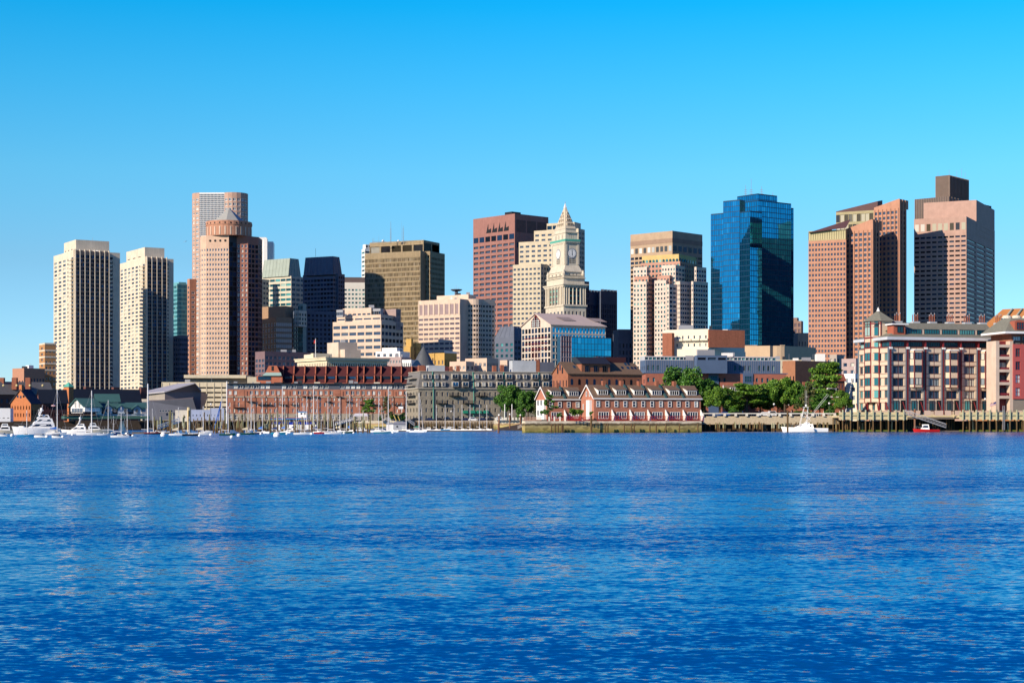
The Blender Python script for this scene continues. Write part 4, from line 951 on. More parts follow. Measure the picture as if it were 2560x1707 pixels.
# left brick gable block
lg_ = Fr(696, D - 3, 14); b2 = b.mb
A = [lg_.w(0, 0, 0), lg_.w(3, 0, 0)]
D2 = D - 3
def pp(px, py, dy=0): return (X(px, D2 + dy), D2 + dy, Z(py, D2 + dy))
b2.hexa([pp(641, 1000), pp(706, 1000), pp(706, 1000, 18), pp(641, 1000, 18)], [pp(641, 939), pp(706, 939), pp(706, 939, 18), pp(641, 939, 18)], b.wall)
b2.hexa([pp(660, 938, 1), pp(712, 957, 1), pp(712, 957, 12), pp(660, 938, 12)], [pp(672, 914, 1), pp(692, 914, 1), pp(692, 914, 12), pp(672, 914, 12)], b.wall)
b2.box(X(678, D2), X(683, D2), D2 + .8, D2 + 1.2, Z(926, D2), Z(915, D2), black)
m = MB(); m.hexa([pp(655, 939, -1), pp(704, 939, -1), pp(704, 939, 2), pp(655, 939, 2)], [pp(664, 931, 1), pp(702, 931, 1), pp(702, 931, 2), pp(664, 931, 2)], g_tea); b.part('skylight', m)
b.wins.append((pp(661, 945, -.1), 0, X(678, D2) - X(646, D2), 1.9, S(1, 1, g=g_blu, fr=dgrey, mv=8, bw=.08), False))
b.done(True)

# grey cone and yellow brick art deco block behind
b = Bld('domed_building', 'dark grey conical metal roof rising behind the maroon sawtooth roof', 'building', dgrey)
D = 870; b.setroot(X(1056, D), D); m = MB(); c0_ = (X(1056, D), D + 12, 0); cmm = M('cone_zinc', (.10, .11, .12), .5, .06)
m.lathe((c0_[0], c0_[1], 0), [(6.4, Z(918, D)), (3.0, Z(885, D)), (.25, Z(863, D)), (0, Z(861, D))], cmm, 32); b.mb.lathe((c0_[0], c0_[1], 0), [(6.4, 3), (6.4, Z(918, D))], dgrey, 24)
m.tube((c0_[0], c0_[1], Z(863, D)), (c0_[0], c0_[1], Z(855, D)), .08, grey, 4); b.part('cone_roof', m, True)
m = MB(); m.poly([pp(1028, 915, 50), pp(1055, 915, 50), pp(1045, 900, 53), pp(1040, 900, 53)], g_drk); b.part('skylight', m); b.done()
b = Bld('deco_building', 'yellow brick building with a stepped tower behind the grey cone', 'building', yell)
D = 960
b.block(1010, 1086, (16,), D, 62, 883, L=S(10, 3.6, .35, .6, g_drk, mt=2)); b.block(1010, 1026, 1036, D - 3, 62, 866, L=S(3, 30, .3, .8, g_drk, rows=1, mt=3)); b.block(1015, 1028, 1033, D - 2, 62, 847, L=S(2, 30, .3, .8, g_drk, rows=1, mt=3))
b.block(1031, 1041, 1053, D + 2, 45, 857, R=S(3, 3.6, .4, .5, g_drk), L=S(1, 4, .3, .5, g_drk)); b.block(1074, 1111, 1142, D - 4, 52, 882, L=S(4, 4.2, .36, .55, g_res, mt=3.2, fr=cream), R=S(8, 9, .4, .8, g_drk, rows=1, mt=3), wall=yell)
m = MB(); p = b.last; m.hexa([(*p[1], p[5]), (*p[2], p[5]), (*(p[2] + Vector((0, 4))), p[5]), (*(p[1] + Vector((0, 4))), p[5])], [(*p[1], p[5] + 1.2), (*p[2], p[5] + 1), (*(p[2] + Vector((0, 4))), p[5] + 1), (*(p[1] + Vector((0, 4))), p[5] + 1)], white); b.part('white_coping', m)
b.done()
b = Bld('apartment_block', 'pink-grey block with a bright white penthouse, left of the yellow stepped tower', 'building', M('pinkgrey', (.48, .36, .34)))
t_ = b.block(938, 1003, (14,), 935, 70, 892, L=S(9, 3.3, .5, .5, g_tea, mt=1, fr=white, mv=1)); b.block(939, 1000, (14,), 937, 70, 878, z0=t_[5], L=S(4, 4, .5, .6, g_off, rows=1, mt=.8, fh=2.6), wall=white); b.block(955, 992, (8,), 940, 70, 869, z0=t_[5], wall=white); b.done()
simple('apartment_block', 'small white block with blue windows between white penthouse and grey cone', 'building', white, 1005, 1028, (9,), 925, 75, 899, S(5, 3.4, .5, .55, g_tea, mt=1)).done()
for (xl, xc, xr, yt, D_, th_, n1, n2, lab) in ((1124, 1165, 1186, 903, 830, 55, 4, 2, 'pale pink three-storey block behind the grey granite mansard, left of the gabled one'), (1163, 1217, 1246, 895, 836, 55, 5, 8, 'pale pink block with a low gable and a shaded right side behind the grey mansard'), (1250, 1268, 1290, 900, 850, 50, 2, 2, 'small cream block behind the grey mansard right end')):
    b = simple('office_block', lab, 'building', M('pale_pink_plaster', (.68, .50, .38), .8, .08), xl, xc, xr, D_, th_, yt, S(n1, 3.4, .55, .5, g_res, mt=1.5, fr=white, mv=1), S(n2, 3.4, .4, .5, g_drk, mt=1.5)); b.done()

# granite mansard building
b = Bld('granite_building', 'grey granite waterfront building with a slate mansard, dormers and green drainpipes', 'building', gran)
D = 700; th = 16; fr = Fr(1046, D, th); W = fr.vl(1015); U = fr.u(1388); b.setroot(*fr.o); zc = fr.z(971); zt = fr.z(928)
P4 = [Vector(fr.w(a, c, 0)[:2]) for a, c in ((0, W), (0, 0), (U, 0), (U, W))]
fh = (zc - 3.3) / 4
b.prism(P4, 3.0, zc, [S(4, fh, .4, .5, g_drk, mt=.6, rows=4), S(26, fh, .34, .52, g_res, mt=.6, rows=4, fr=M('pale_trim', (.5, .45, .36)), bw=.1, mh=1, rec=.4)], cap=False)
m = MB(); ins = 1.4; b0 = [fr.w(a, c, zc + .3) for a, c in ((-.2, W), (-.2, -.2), (U, -.2), (U, W))]; t0 = [fr.w(a, c, zt) for a, c in ((1.2, W), (1.2, ins), (U, ins), (U, W))]; m.hexa(b0, t0, slateg); b.part('mansard_roof', m)
b.mb.hexa([fr.w(a, c, zc - .1) for a, c in ((-.5, W), (-.5, -.5), (U, -.5), (U, W))], [fr.w(a, c, zc + .3) for a, c in ((-.5, W), (-.5, -.5), (U, -.5), (U, W))], M('pale_trim'))
b.mb.hexa([fr.w(a, c, zt - .1) for a, c in ((.9, W), (.9, ins - .3), (U, ins - .3), (U, W))], [fr.w(a, c, zt + .15) for a, c in ((.9, W), (.9, ins - .3), (U, ins - .3), (U, W))], M('pale_trim'))
def dorm(px, py, wd, balc):
    u_ = fr.u(px); z = fr.z(py, u_); m = MB(); f = (z - zc) / (zt - zc); v = -.2 + f * (ins + .2) - .9; h = 2.0 if not balc else 2.3
    fr.box(m, u_ - wd / 2, u_ + wd / 2, v, v + 1.6, z - h / 2, z + h / 2, M('pale_trim')); m.build('dormer', b.root)
    b.wins.append((fr.w(u_, v - .03, z), fr.th, wd - .45, h - .45, S(1, 1, g=g_res if not balc else g_blu, fr=white, bw=.08, mh=0 if balc else 1, mv=1 if balc else 0), False))
    if balc:
        m = MB(); z0 = z - h / 2; nb = 9; pts = [(u_ - wd / 2 - .3, v - .1), (u_ - wd / 2, v - 1.1), (u_ + wd / 2, v - 1.1), (u_ + wd / 2 + .3, v - .1)]
        m.hexa([fr.w(a, c, z0 - .1) for a, c in pts], [fr.w(a, c, z0) for a, c in pts], black); 
        for k in range(13): uu = u_ - wd / 2 - .1 + (wd + .2) * k / 12; fr.box(m, uu - .04, uu + .04, v - 1.15, v - 1.08, z0, z0 + 1, black)
        fr.box(m, u_ - wd / 2 - .2, u_ + wd / 2 + .2, v - 1.18, v - 1.06, z0 + .95, z0 + 1.03, black); m.build('balcony', b.root)
for r_, py in enumerate((941, 960.5)):
    for px in (1061, 1075, 1091.5, 1108, 1192, 1208.5, 1225, 1296, 1313): dorm(px, py, 1.75, False)
    for px in (1138, 1163, 1249, 1273, 1338, 1364): dorm(px, py, 2.9, True)
dp = []
for px in (1083, 1184, 1261, 1349):
    u_ = fr.u(px); m = MB(); m.tube(fr.w(u_, -.3, 3.3), fr.w(u_, -.3, zc), .16, copper, 5); m.tube(fr.w(u_, -.5, zc), fr.w(u_, 1.2, zt), .16, copper, 5); m.build('drainpipe', b.root)
for px, row in ((1136, 985), (1203, 985), (1104, 1003.5), (1171, 1003.5), (1252, 1003.5), (1320, 985)):
    u_ = fr.u(px); z0 = fr.z(row + 4, u_); m = MB(); w2 = 2.4
    fr.box(m, u_ - w2, u_ + w2, -1.5, -.02, z0 - .18, z0, black)
    for s_ in (-1, 0, 1): m.tube(fr.w(u_ + s_ * (w2 - .3), -1.3, z0 - .1), fr.w(u_ + s_ * (w2 - .3), -.02, z0 - 1.1), .07, black, 4)
    for k in range(17): uu = u_ - w2 + 2 * w2 * k / 16; fr.box(m, uu - .035, uu + .035, -1.5, -1.43, z0, z0 + 1, black)
    fr.box(m, u_ - w2, u_ + w2, -1.53, -1.4, z0 + .95, z0 + 1.03, black)
    for s_ in (-1, 1): fr.box(m, u_ + s_ * w2 - .05, u_ + s_ * w2 + .05, -1.5, 0, z0 + .9, z0 + 1, black)
    m.build('balcony', b.root)
gm_ = M('green_awning', (.01, .22, .14), .8)
for px in (1163, 1181, 1197, 1214):
    u_ = fr.u(px); z1_ = fr.z(1026, u_); m = MB(); m.hexa([fr.w(u_ - 1.0, -1.3, z1_ - 1.2), fr.w(u_ + 1.0, -1.3, z1_ - 1.2), fr.w(u_ + 1.0, -.02, z1_ - 1.2), fr.w(u_ - 1.0, -.02, z1_ - 1.2)], [fr.w(u_ - 1.0, -.4, z1_), fr.w(u_ + 1.0, -.4, z1_), fr.w(u_ + 1.0, -.02, z1_), fr.w(u_ - 1.0, -.02, z1_)], gm_); m.build('awning', b.root)
for (pa, pb, yt_, mt_) in ((1047, 1062, 913, brick), (1072, 1112, 913, M('pale_steel', (.5, .53, .56))), (1125, 1132, 916, brick), (1143, 1150, 914, brick), (1233, 1241, 914, brick), (1252, 1260, 912, brick), (1281, 1340, 901, M('pale_steel')), (1341, 1349, 899, brick), (1350, 1386, 905, navyw)):
    u0, u1_ = fr.u(pa, 4), fr.u(pb, 4); m = MB(); fr.box(m, u0, u1_, 4, 6 if mt_ is brick else 9, zt, fr.z(yt_, u0, 4), mt_); m.build('chimney' if mt_ is brick else 'roof_box', b.root)
# left end balconies
for py in (946, 964, 990, 1008):
    m = MB(); z0 = fr.z(py, 0, W / 2); fr.box(m, -1.6, 0 if py > 970 else 1, W * .2, W * .8, z0 - .2, z0, M('pale_trim') if py < 970 else black)
    fr.box(m, -1.6, -1.5, W * .2, W * .8, z0 + .5, z0 + 1.0, black); m.build('balcony', b.root)
b.done(True)

# brown gabled warehouse with raised middle
GW = M('warehouse_brick', (.36, .14, .075), .9, .15, .8)
b = gabled('brick_warehouse', 'brown brick warehouse with arched windows and a raised roof storey', 'building', 600, 28, 1381, 1420, 1605, 933, 906, GW, brown, S(5, 4.6, .26, .5, g_drk, arch=True, mt=1.2, rows=2), S(10, 4.2, .32, .72, g_drk, arch=True, mt=1.5, rows=1, fh=3), base=3)
fr = b.fr; W = b.W; ze = b.ze; zr = b.zr
for i in range(3): b.wins.append((fr.w(-.06, W * (.35 + .15 * i), ze + 1.2 + (1.2 if i == 1 else 0)), fr.th - pi / 2, .9, 2.4, S(1, 1, g=g_drk), True))
u0, u1_ = fr.u(1456), fr.u(1527); m = MB(); zk = fr.z(892, u0, 4)
fr.box(m, u0, u1_, .6, W * .75, ze - .5, fr.z(909, u0), GW); b.part('raised_storey', m)
m = MB(); m.hexa([fr.w(u0 - .3, 0, fr.z(909, u0)), fr.w(u1_ + .3, 0, fr.z(909, u0)), fr.w(u1_ + .3, W * .6, fr.z(909, u0)), fr.w(u0 - .3, W * .6, fr.z(909, u0))], [fr.w(u0 - .3, W * .4, zk), fr.w(u1_ + .3, W * .4, zk), fr.w(u1_ + .3, W * .6, zk), fr.w(u0 - .3, W * .6, zk)], dgrey); b.part('raised_roof', m)
for k in range(3): b.wins.append((fr.w(u0 + (u1_ - u0) * (.18 + .31 * k), .55, (ze + fr.z(909, u0)) / 2 - .2), fr.th, 1.6, 2.6, S(1, 1, g=g_drk, fr=dgrey, mv=1), False))
m = MB(); fr.box(m, u1_ - 2, fr.u(1585), W * .5, W * .8, zr - 1, fr.z(892, u1_, 5), M('maroon_panel', (.10, .03, .03))); b.part('plant_screen', m)
for k, (px, py) in enumerate(((1436, 921), (1444, 915), (1571, 913), (1579, 914), (1556, 926), (1570, 924), (1588, 920), (1580, 929))):
    u_ = fr.u(px, 3); v_ = 3.0 if py > 918 else 5.0; m = MB(); zz_ = ze + (zr - ze) * v_ / (W / 2) + .35; fr.poly(m, [(u_ - .5, v_ - .6, zz_ - .5), (u_ + .5, v_ - .6, zz_ - .5), (u_ + .5, v_ + .6, zz_ + .42), (u_ - .5, v_ + .6, zz_ + .42)], g_blu); m.build('skylight', b.root)
b.done(True)

# cream + brick terraced block
b = Bld('apartment_block', 'cream stucco and brick apartment block with small terraces, under the ornate tower', 'building', M('cream_stucco', (.82, .74, .58), .8, .06))
D = 830
t_ = b.block(1657, 1772, 1862, D, 62, 822, L=S(8, 4, .25, .4, g_res, mt=2), R=None); t2_ = b.block(1770, 1772.5, 1862, D - 1.5, 20, 824, yb=868, wall=brick, R=S(1, 4.5, .1, .55, g_drk, ml=9, mr=12, fr=white)); 
b.block(1656, 1680, (3,), D + 2, 62, 832, wall=brick); b.block(1657, 1770, 1864, D - 4, 60, 871, L=None, R=S(5, 3.5, .3, .5, g_drk, mt=2))
for k in range(4):
    P, Q = t_[0], t_[1]; p = P.lerp(Q, .3 + .18 * k); u = (Q - P).normalized(); n_ = Vector((u.y, -u.x)); m = MB(); m.prism([p + n_ * 2, p + u * 4 + n_ * 2, p + u * 4, p], Z(851, D), Z(846, D), b.wall); m.build('terrace', b.root)
m = MB(); m.prism([t_[0] + Vector((9, 6)), t_[0] + Vector((16, 6)), t_[0] + Vector((16, 12)), t_[0] + Vector((9, 12))], t_[5], t_[5] + 2.8, grey); b.part('roof_box', m)
b.done()
# round arcaded
b = Bld('office_block', 'buff stone block with rounded corner and small arched windows, below the blue glass tower', 'building', M('buff_stone', (.62, .45, .29), .8, .08))
D = 900; c0 = Vector((X(1948, D), D + 10)); pl_ = [Vector((X(1858, D), D + 7)), Vector((X(1925, D), D)), *arc(c0.x, c0.y, 9, 250, 290, 3), Vector((X(2040, D + 25), D + 25)), Vector((X(2040, D + 25), D + 50)), Vector((X(1858, D), D + 40))]
b.prism(pl_, 3, Z(864, D), [S(6, 4, .36, .5, g_drk, mt=7, arch=True, rows=1, fh=5)] + [S(1, 4, .5, .5, g_drk, mt=7, arch=True, rows=1, fh=5)] * 4 + [S(6, 4, .5, .6, g_drk, mt=6, rows=1, arch=True, fh=5)])
for k in range(22): p = pl_[0].lerp(pl_[1], k / 21) if k < 12 else pl_[4].lerp(pl_[5], (k - 12) / 10); b.mb.box(p.x - .4, p.x + .4, p.y - .1, p.y + .6, Z(864, D), Z(862, D), b.wall)
b.done()
simple('office_block', 'low cream cornice block with a white roof box behind the blue zinc brick building', 'building', M('cream_stone'), (12,), 1900, 2035, 780, 6, 899, None, S(18, 4, .3, .3, g_drk, rows=1)).done()
rbx = MB(); rbx.box(X(2038, 780), X(2058, 780), 775, 781, Z(905, 778), Z(885, 778), white); 
# blue zinc brick building
b = Bld('apartment_block', 'brick apartment block with blue zinc upper storeys behind the waterfront trees', 'building', M('zinc_brick', (.42, .15, .10), .9, .15, .8))
D = 640; th = 10
zq = lambda py: Z(py, D)
t_ = b.block(1598, 1614, 1966, D, th, 933, L=S(2, 3.3, .4, .5, g_tea), R=S(26, 3.35, .42, .5, g_tea, mt=.8, skip=rs_(9, .25)))
t2_ = b.block(1600, 1614, 1951, D + .9, th, 900, z0=t_[5], wall=bluem, L=S(3, 3, .4, .5, g_tea, rows=1), R=S(28, 4, .5, .42, g_tea, rows=1, fh=4.6, mt=.6, skip=rs_(10, .4))); 
u = (t2_[2] - t2_[1]).normalized(); b.fins(t2_[1], t2_[2], t2_[4], t2_[5], 60, .08, .08, grey)
b.block(1600, 1612, 1940, D + 5, th, 890, z0=t2_[5], wall=M('pale_steel'), R=S(34, 2, .86, .7, g_tea, rows=1, mt=.2, fh=1.3))
b.block(1736, 1742, 1818, D - .3, th, 888, z0=t_[5], wall=bluem, R=S(3, 3, .8, .5, g_drk, rows=1, mt=.4, fh=1.8)); b.block(1742, 1745, 1787, D + 6, th, 874, z0=t2_[5], wall=grey)
for pa, pb in ((1771, 1796), (1857, 1882)):
    q = Fr(1614, D, th); m = MB(); q.box(m, q.u(pa), q.u(pb), -.35, .1, 3, t_[5], bluem); m.build('zinc_bay', b.root)
    for k in range(3): b.wins.append((q.w((q.u(pa) + q.u(pb)) / 2, -.4, t_[5] - 2 - k * 3.35), q.th, 2.8, 2.3, S(1, 1, g=g_tea, fr=bluem, mv=2, mh=1), False))
b.ledge(t_[5], .3, .5, bluem, t_[:4]); b.done(True)
# brown brick blank
b = simple('brick_block', 'large windowless brown brick block with tall left slits behind the tallest waterfront tree', 'building', M('rust_brick', (.38, .17, .09), .9, .12, .5), 1956, 1988, 2087, 700, 38, 901, S(4, 30, .35, .7, g_drk, rows=1, mt=2, mb=2), None); b.done()
bx = rbx.build('roof_cabin', label='bright white roof cabin above the windowless brown brick block', cat='roof cabin')
for lab, xl, xc, xr, D_, yt, w_ in (('tall dark grey block with a shaded right wall, below the salmon wedge-roofed tower', 2074, 2092, 2110, 720, 886, M('pale_taupe', (.45, .38, .32))), ('small pink stone house with four windows left of the waterfront condominium', 2104, 2140, (8,), 660, 896, M('pinkgrey')), ('white house with glazed terrace left of the waterfront condominium', 2110, 2138, 2156, 600, 934, white), ('cream rendered house behind the leaning mast', 2108, 2142, 2156, 592, 956, M('cream_stucco'))):
    simple('house', lab, 'house', w_, xl, xc, xr, D_, 50, yt, S(2, 3, .5, .5, g_res, mt=1, fr=grey), S(2, 3, .5, .5, g_drk, mt=1)).done(True)
b = gabled('brick_house', 'low red-roofed row of brick houses behind the right-hand trees', 'house', 585, 25, 2030, 2040, 2112, 948, 936, brick, M('red_tile', (.4, .12, .07)), S(2, 3, .4, .5, g_drk), S(8, 3, .4, .5, g_res, mt=.8)); b.done()
# orange slope block far right
b = Bld('apartment_block', 'orange tiled stepped roof with arched awnings at the far right edge', 'building', orange)
D = 640; b.setroot(X(2520, D), D)
def p6(px, py, dy=0): return (X(px, D + dy), D + dy, Z(py, D + dy))
b.mb.hexa([p6(2440, 830), p6(2620, 830), p6(2620, 830, 14), p6(2440, 830, 14)], [p6(2507, 773, 8), p6(2620, 768, 8), p6(2620, 768, 14), p6(2507, 773, 14)], orange)
b.mb.box(X(2445, D), X(2600, D), D + 1, D + 14, 3, Z(830, D), orange)
for k, (pa, pb) in enumerate(((2500, 2527), (2524, 2551), (2550, 2577))):
    m = MB(); m.tube(p6(pa - 2, 815, 1.0), p6(pb + 4, 772, 7.4), .35, ggrn, 5); m.build('roof_rib', b.root)
    m = MB(); m.lathe(p6(pa + 17, 795, 2.2), [(1.9, -1.4), (1.9, .2), (1.4, .9), (0, 1.2)], cream, 12); m.build('canopy', b.root)
    b.wins.append((p6(pa + 12, 801, .2), 0, 3.0, 1.8, S(1, 1, g=g_tea, fr=white, mv=2), False))
b.done()
# ---- waterfront condominium ----------------------------------------------------------
CT = M('condo_panel', (.76, .60, .44), .8, .05, .6); MR = reds
b = Bld('condominium', 'large waterfront condominium with maroon steel frame, corner turret and grey hipped roof', 'building', CT, z0=4.6)
D = 520; fr = Fr(2223, D, 15); W = fr.vl(2146); U = fr.u(2489); b.setroot(*fr.o); z0 = 5.0
ytop = 847; zE = fr.z(851); zl = fr.z(868)
F5 = [fr.z(y) for y in (889, 921, 952.5, 984, 1013)]
P4 = [Vector(fr.w(a, c, 0)[:2]) for a, c in ((0, W), (0, 0), (U, 0), (U, W))]
fl_h = 3.85
# left end: 5 rows, 3 windows plus turret bay windows
b.prism(P4, z0, zl, [S(5, fl_h, .5, .62, g_tea, mt=.9, rows=5, fr=MR, bw=.09, mv=1, rec=.3), S(6, fl_h, .62, .62, g_res, mt=1.1, rows=5, fr=dgrey, bw=.08, mv=3, mh=0, rec=.5, skip=lambda i, j: (j % 2 == 1 and i < 3) or i == 4)], cap=False)
# ground floor windows and doors
bwid = U / 6
for j in range(6):
    b.wins.append((fr.w((j + .38) * bwid, -.05, F5[4]), fr.th, 2.0, 3.0, S(1, 1, g=g_tea, fr=dgrey, mv=1), False)); m = MB(); fr.box(m, (j + .64) * bwid, (j + .95) * bwid, -.12, 0, z0, F5[4] + 1.6, black); m.build('doorway', b.root)
# joints, piers, braces
jt = MB()
for z in [zl - .2] + [zl - 1.1 - fl_h * k - fl_h * .5 - 1.3 for k in range(5)] + [zl - 1.1 - fl_h * k - fl_h * .5 + 1.3 for k in range(5)]:
    fr.box(jt, 0, U, -.06, 0, z, z + .12, M('maroon_joint', (.16, .04, .04))); fr.box(jt, -.06, 0, 0, W, z, z + .12, M('maroon_joint'))
for k in range(1, 12):
    if k % 2: fr.box(jt, U * k / 12 - .05, U * k / 12 + .05, -.06, 0, z0, zl, M('maroon_joint'))
b.part('joint_line', jt)
for j in range(7):
    m = MB(); u_ = min(max(j * bwid, .3), U - .3); fr.box(m, u_ - .18, u_ + .18, -.5, .0, z0, zE, MR); fr.box(m, u_ - .62, u_ - .36, -.5, 0, z0, zl, navyw); fr.box(m, u_ - .5, u_ + .5, -.8, 0, zl - .5, zl + .1, white)
    m.tube(fr.w(u_ - 1.6, -.25, z0 + 4.2), fr.w(u_ - .3, -.25, z0 + .4), .16, MR, 5); m.build('pier', b.root)
for v in (.4, W * .3, W * .68, W - .4):
    m = MB(); fr.box(m, -.3, 0, v - .18, v + .18, z0, zl, MR if 2 < v < W - 2 else M('steel_blue', (.18, .26, .32))); m.tube(fr.w(-.2, v + 1.3, z0 + 3.8), fr.w(-.2, v + .2, z0 + .4), .15, MR, 5); m.build('pier', b.root)
# bay windows on bays 2,4,6
for j in (1, 3, 5):
    m = MB(); ua, ub = (j + .12) * bwid, (j + .72) * bwid; zt_, zb_ = zl - .9, F5[3] + 2.1; pr = [(ua, 0), (ua + .9, -1.5), (ub - .1, -1.5), (ub, 0)]
    m.hexa([fr.w(a, c, zb_) for a, c in pr], [fr.w(a, c, zt_) for a, c in pr], CT); pr2 = [(ua - .2, 0), (ua + .8, -1.7), (ub, -1.7), (ub + .1, 0)]; m.hexa([fr.w(a, c, zt_) for a, c in pr2], [fr.w(a, c, zt_ + .3) for a, c in pr2], white)
    for (a, c) in pr[1:3]: m.tube(fr.w(a, c, zb_ - .3), fr.w(a, c, zt_), .16, MR, 5)
    m.build('bay_window', b.root)
    for k in range(3):
        zc_ = F5[k]; b.wins.append((fr.w((ua + .9 + ub - .1) / 2, -1.56, zc_), fr.th, ub - ua - 1.4, 2.1, S(1, 1, g=g_res, fr=dgrey, bw=.08, mv=1), False))
        b.wins.append((fr.w(ua + .42, -.83, zc_), fr.th - atan2(1.5, .9), 1.2, 2.1, S(1, 1, g=g_res, fr=dgrey, bw=.08), False))
# top loggia storey and eaves
m = MB(); fr.box(m, .6, U, .8, W - .6, zl, zE + .2, MR); b.part('top_storey', m)
for j in range(6): b.wins.append((fr.w((j + .5) * bwid, .72, (zl + zE) / 2), fr.th, bwid * .8, zE - zl - .6, S(1, 1, g=g_tea, fr=dgrey, mv=5, bw=.1), False))
for v in (W * .15, W * .85): b.wins.append((fr.w(.52, v, (zl + zE) / 2), fr.th - pi / 2, W * .24, zE - zl - .6, S(1, 1, g=g_tea, fr=dgrey, mv=1), False))
m = MB(); fr.box(m, -1.3, U + .6, -1.3, W + 1, zE + .2, zE + 1.1, M('eave_white', (.62, .64, .68), .5)); b.part('eaves', m)
m = MB(); zr1, zr2 = fr.z(833), fr.z(807, 0, 9); zr15 = fr.z(829)
SH = M('shingle_roof', (.22, .215, .17), .9, .2, 1.5)
ring = lambda e, z: [fr.w(-1.2 + e, W + .9 - e, z), fr.w(-1.2 + e, -1.2 + e, z), fr.w(U + .5, -1.2 + e, z), fr.w(U + .5, W + .9 - e, z)]
m.hexa(ring(0, zE + 1.1), ring(3.0, zr1), SH); 
top = [fr.w(6, W - 6, zr2), fr.w(6, 6.4, zr2), fr.w(U + .5, 6.4, zr2), fr.w(U + .5, W - 6, zr2)]
m.hexa([fr.w(2.0, W - 2, zr1), fr.w(2.0, 2.6, fr.z(822)), fr.w(U + .5, 2.6, fr.z(822)), fr.w(U + .5, W - 2, zr1)], top, SH)
m.poly([fr.w(2.0, W - 2, zr1), fr.w(1.8, 1.8, zr1), fr.w(6, 6.4, zr2), fr.w(6, W - 6, zr2)], SH); m.poly([fr.w(1.8, 1.8, zr1), fr.w(8, 2.0, zr1), fr.w(7.5, 6.4, zr2), fr.w(6, 6.4, zr2)], SH)
b.part('hipped_roof', m)
m = MB(); fr.box(m, 8, U, 2.2, 5, zr1, fr.z(822), beige); b.part('dormer_band', m)
for j in range(1, 6): b.wins.append((fr.w((j + .55) * bwid, 2.1, (zr1 + fr.z(822)) / 2 + .1), fr.th, bwid * .84, 1.5, S(1, 1, g=g_tea, fr=dgrey, mv=5, bw=.09), False))
m = MB(); u_ = fr.u(2252); fr.box(m, u_ - 2, u_ + 2, .9, 5, zr1 - .3, zr1 + 2.7, M('red_dormer', (.42, .12, .07))); fr.box(m, u_ - 2.8, u_ + 2.8, .2, 5, zr1 + 2.7, zr1 + 3.1, white); b.part('dormer', m)
b.wins.append((fr.w(u_ + .2, .82, zr1 + 1.3), fr.th, 2.0, 2.0, S(1, 1, g=g_tea, fr=dgrey, mv=1), False))
# turret on the left end
v0, v1 = fr.vl(2197), fr.vl(2168); vm = (v0 + v1) / 2; rw_ = abs(v1 - v0) / 2 + .2
oc = [(-.2 - 1.6, vm + rw_ * .5), (-.2 - 1.6, vm - rw_ * .5), (.6, vm - rw_), (4.5, vm - rw_), (5.5, vm), (4.5, vm + rw_), (.6, vm + rw_)]
m = MB(); zt_ = fr.z(804, 0, vm); m.hexa([fr.w(a, c, z0 + 4.2) for a, c in oc], [fr.w(a, c, zt_) for a, c in oc], CT)
for z in (zE + 1.0, zl, zt_ - 1.0): m.hexa([fr.w(a - .08, c, z) for a, c in oc], [fr.w(a - .08, c, z + .5) for a, c in oc], MR)
for a, c in oc[:3]: m.tube(fr.w(a, c, z0 + 4), fr.w(a, c, zt_), .2, MR, 5)
b.part('turret', m)
m = MB(); ce = fr.w(1.8, vm, fr.z(778, 0, vm)); m.hexa([fr.w(1.8 + (a - 1.8) * 1.2, vm + (c - vm) * 1.2, zt_) for a, c in oc], [tuple(Vector(ce) + (Vector(fr.w(a, c, ce[2])) - Vector(ce)) * .12) for a, c in oc], SH)
m.hexa([tuple(Vector(ce) + (Vector(fr.w(a, c, ce[2])) - Vector(ce)) * .13) for a, c in oc], [(ce[0], ce[1], ce[2] + 1.4)] * 7, white); b.part('turret_roof', m)
for zc_, hh in [(F5[k], 2.5) for k in range(4)] + [(fr.z(859), 1.7), ((fr.z(824) + 1), 5.0), (fr.z(809), 1.2)]:
    b.wins.append((fr.w(-1.88, vm, zc_), fr.th - pi / 2, rw_ * .9, hh, S(1, 1, g=g_tea, fr=MR, bw=.1, mv=1), False))
    b.wins.append((fr.w(-.66, vm - rw_ * .75 - .05, zc_), fr.th - atan2(2.4, rw_ * .5), 1.9, hh, S(1, 1, g=g_tea, fr=MR, bw=.1), False))
# chimney pots
for px in (2244, 2288, 2330, 2374, 2417, 2455, 2496):
    u_ = fr.u(px, 9); m = MB(); fr.box(m, u_ - 1.2, u_ + 1.2, 8, 10, zr2 - .3, zr2 + .6, M('pale_steel'))
    for k in range(4): q = fr.w(u_ - .9 + .6 * k, 9, zr2 + .6); m.tube(q, (q[0], q[1], q[2] + 1.9 + (k % 2) * .5), .15, M('clay_pot', (.30, .10, .06)), 6); m.tube((q[0], q[1], q[2] + 1.9 + (k % 2) * .5), (q[0], q[1], q[2] + 2.3 + (k % 2) * .5), .17, grey, 6)
    m.build('chimney', b.root)
b.done(True)

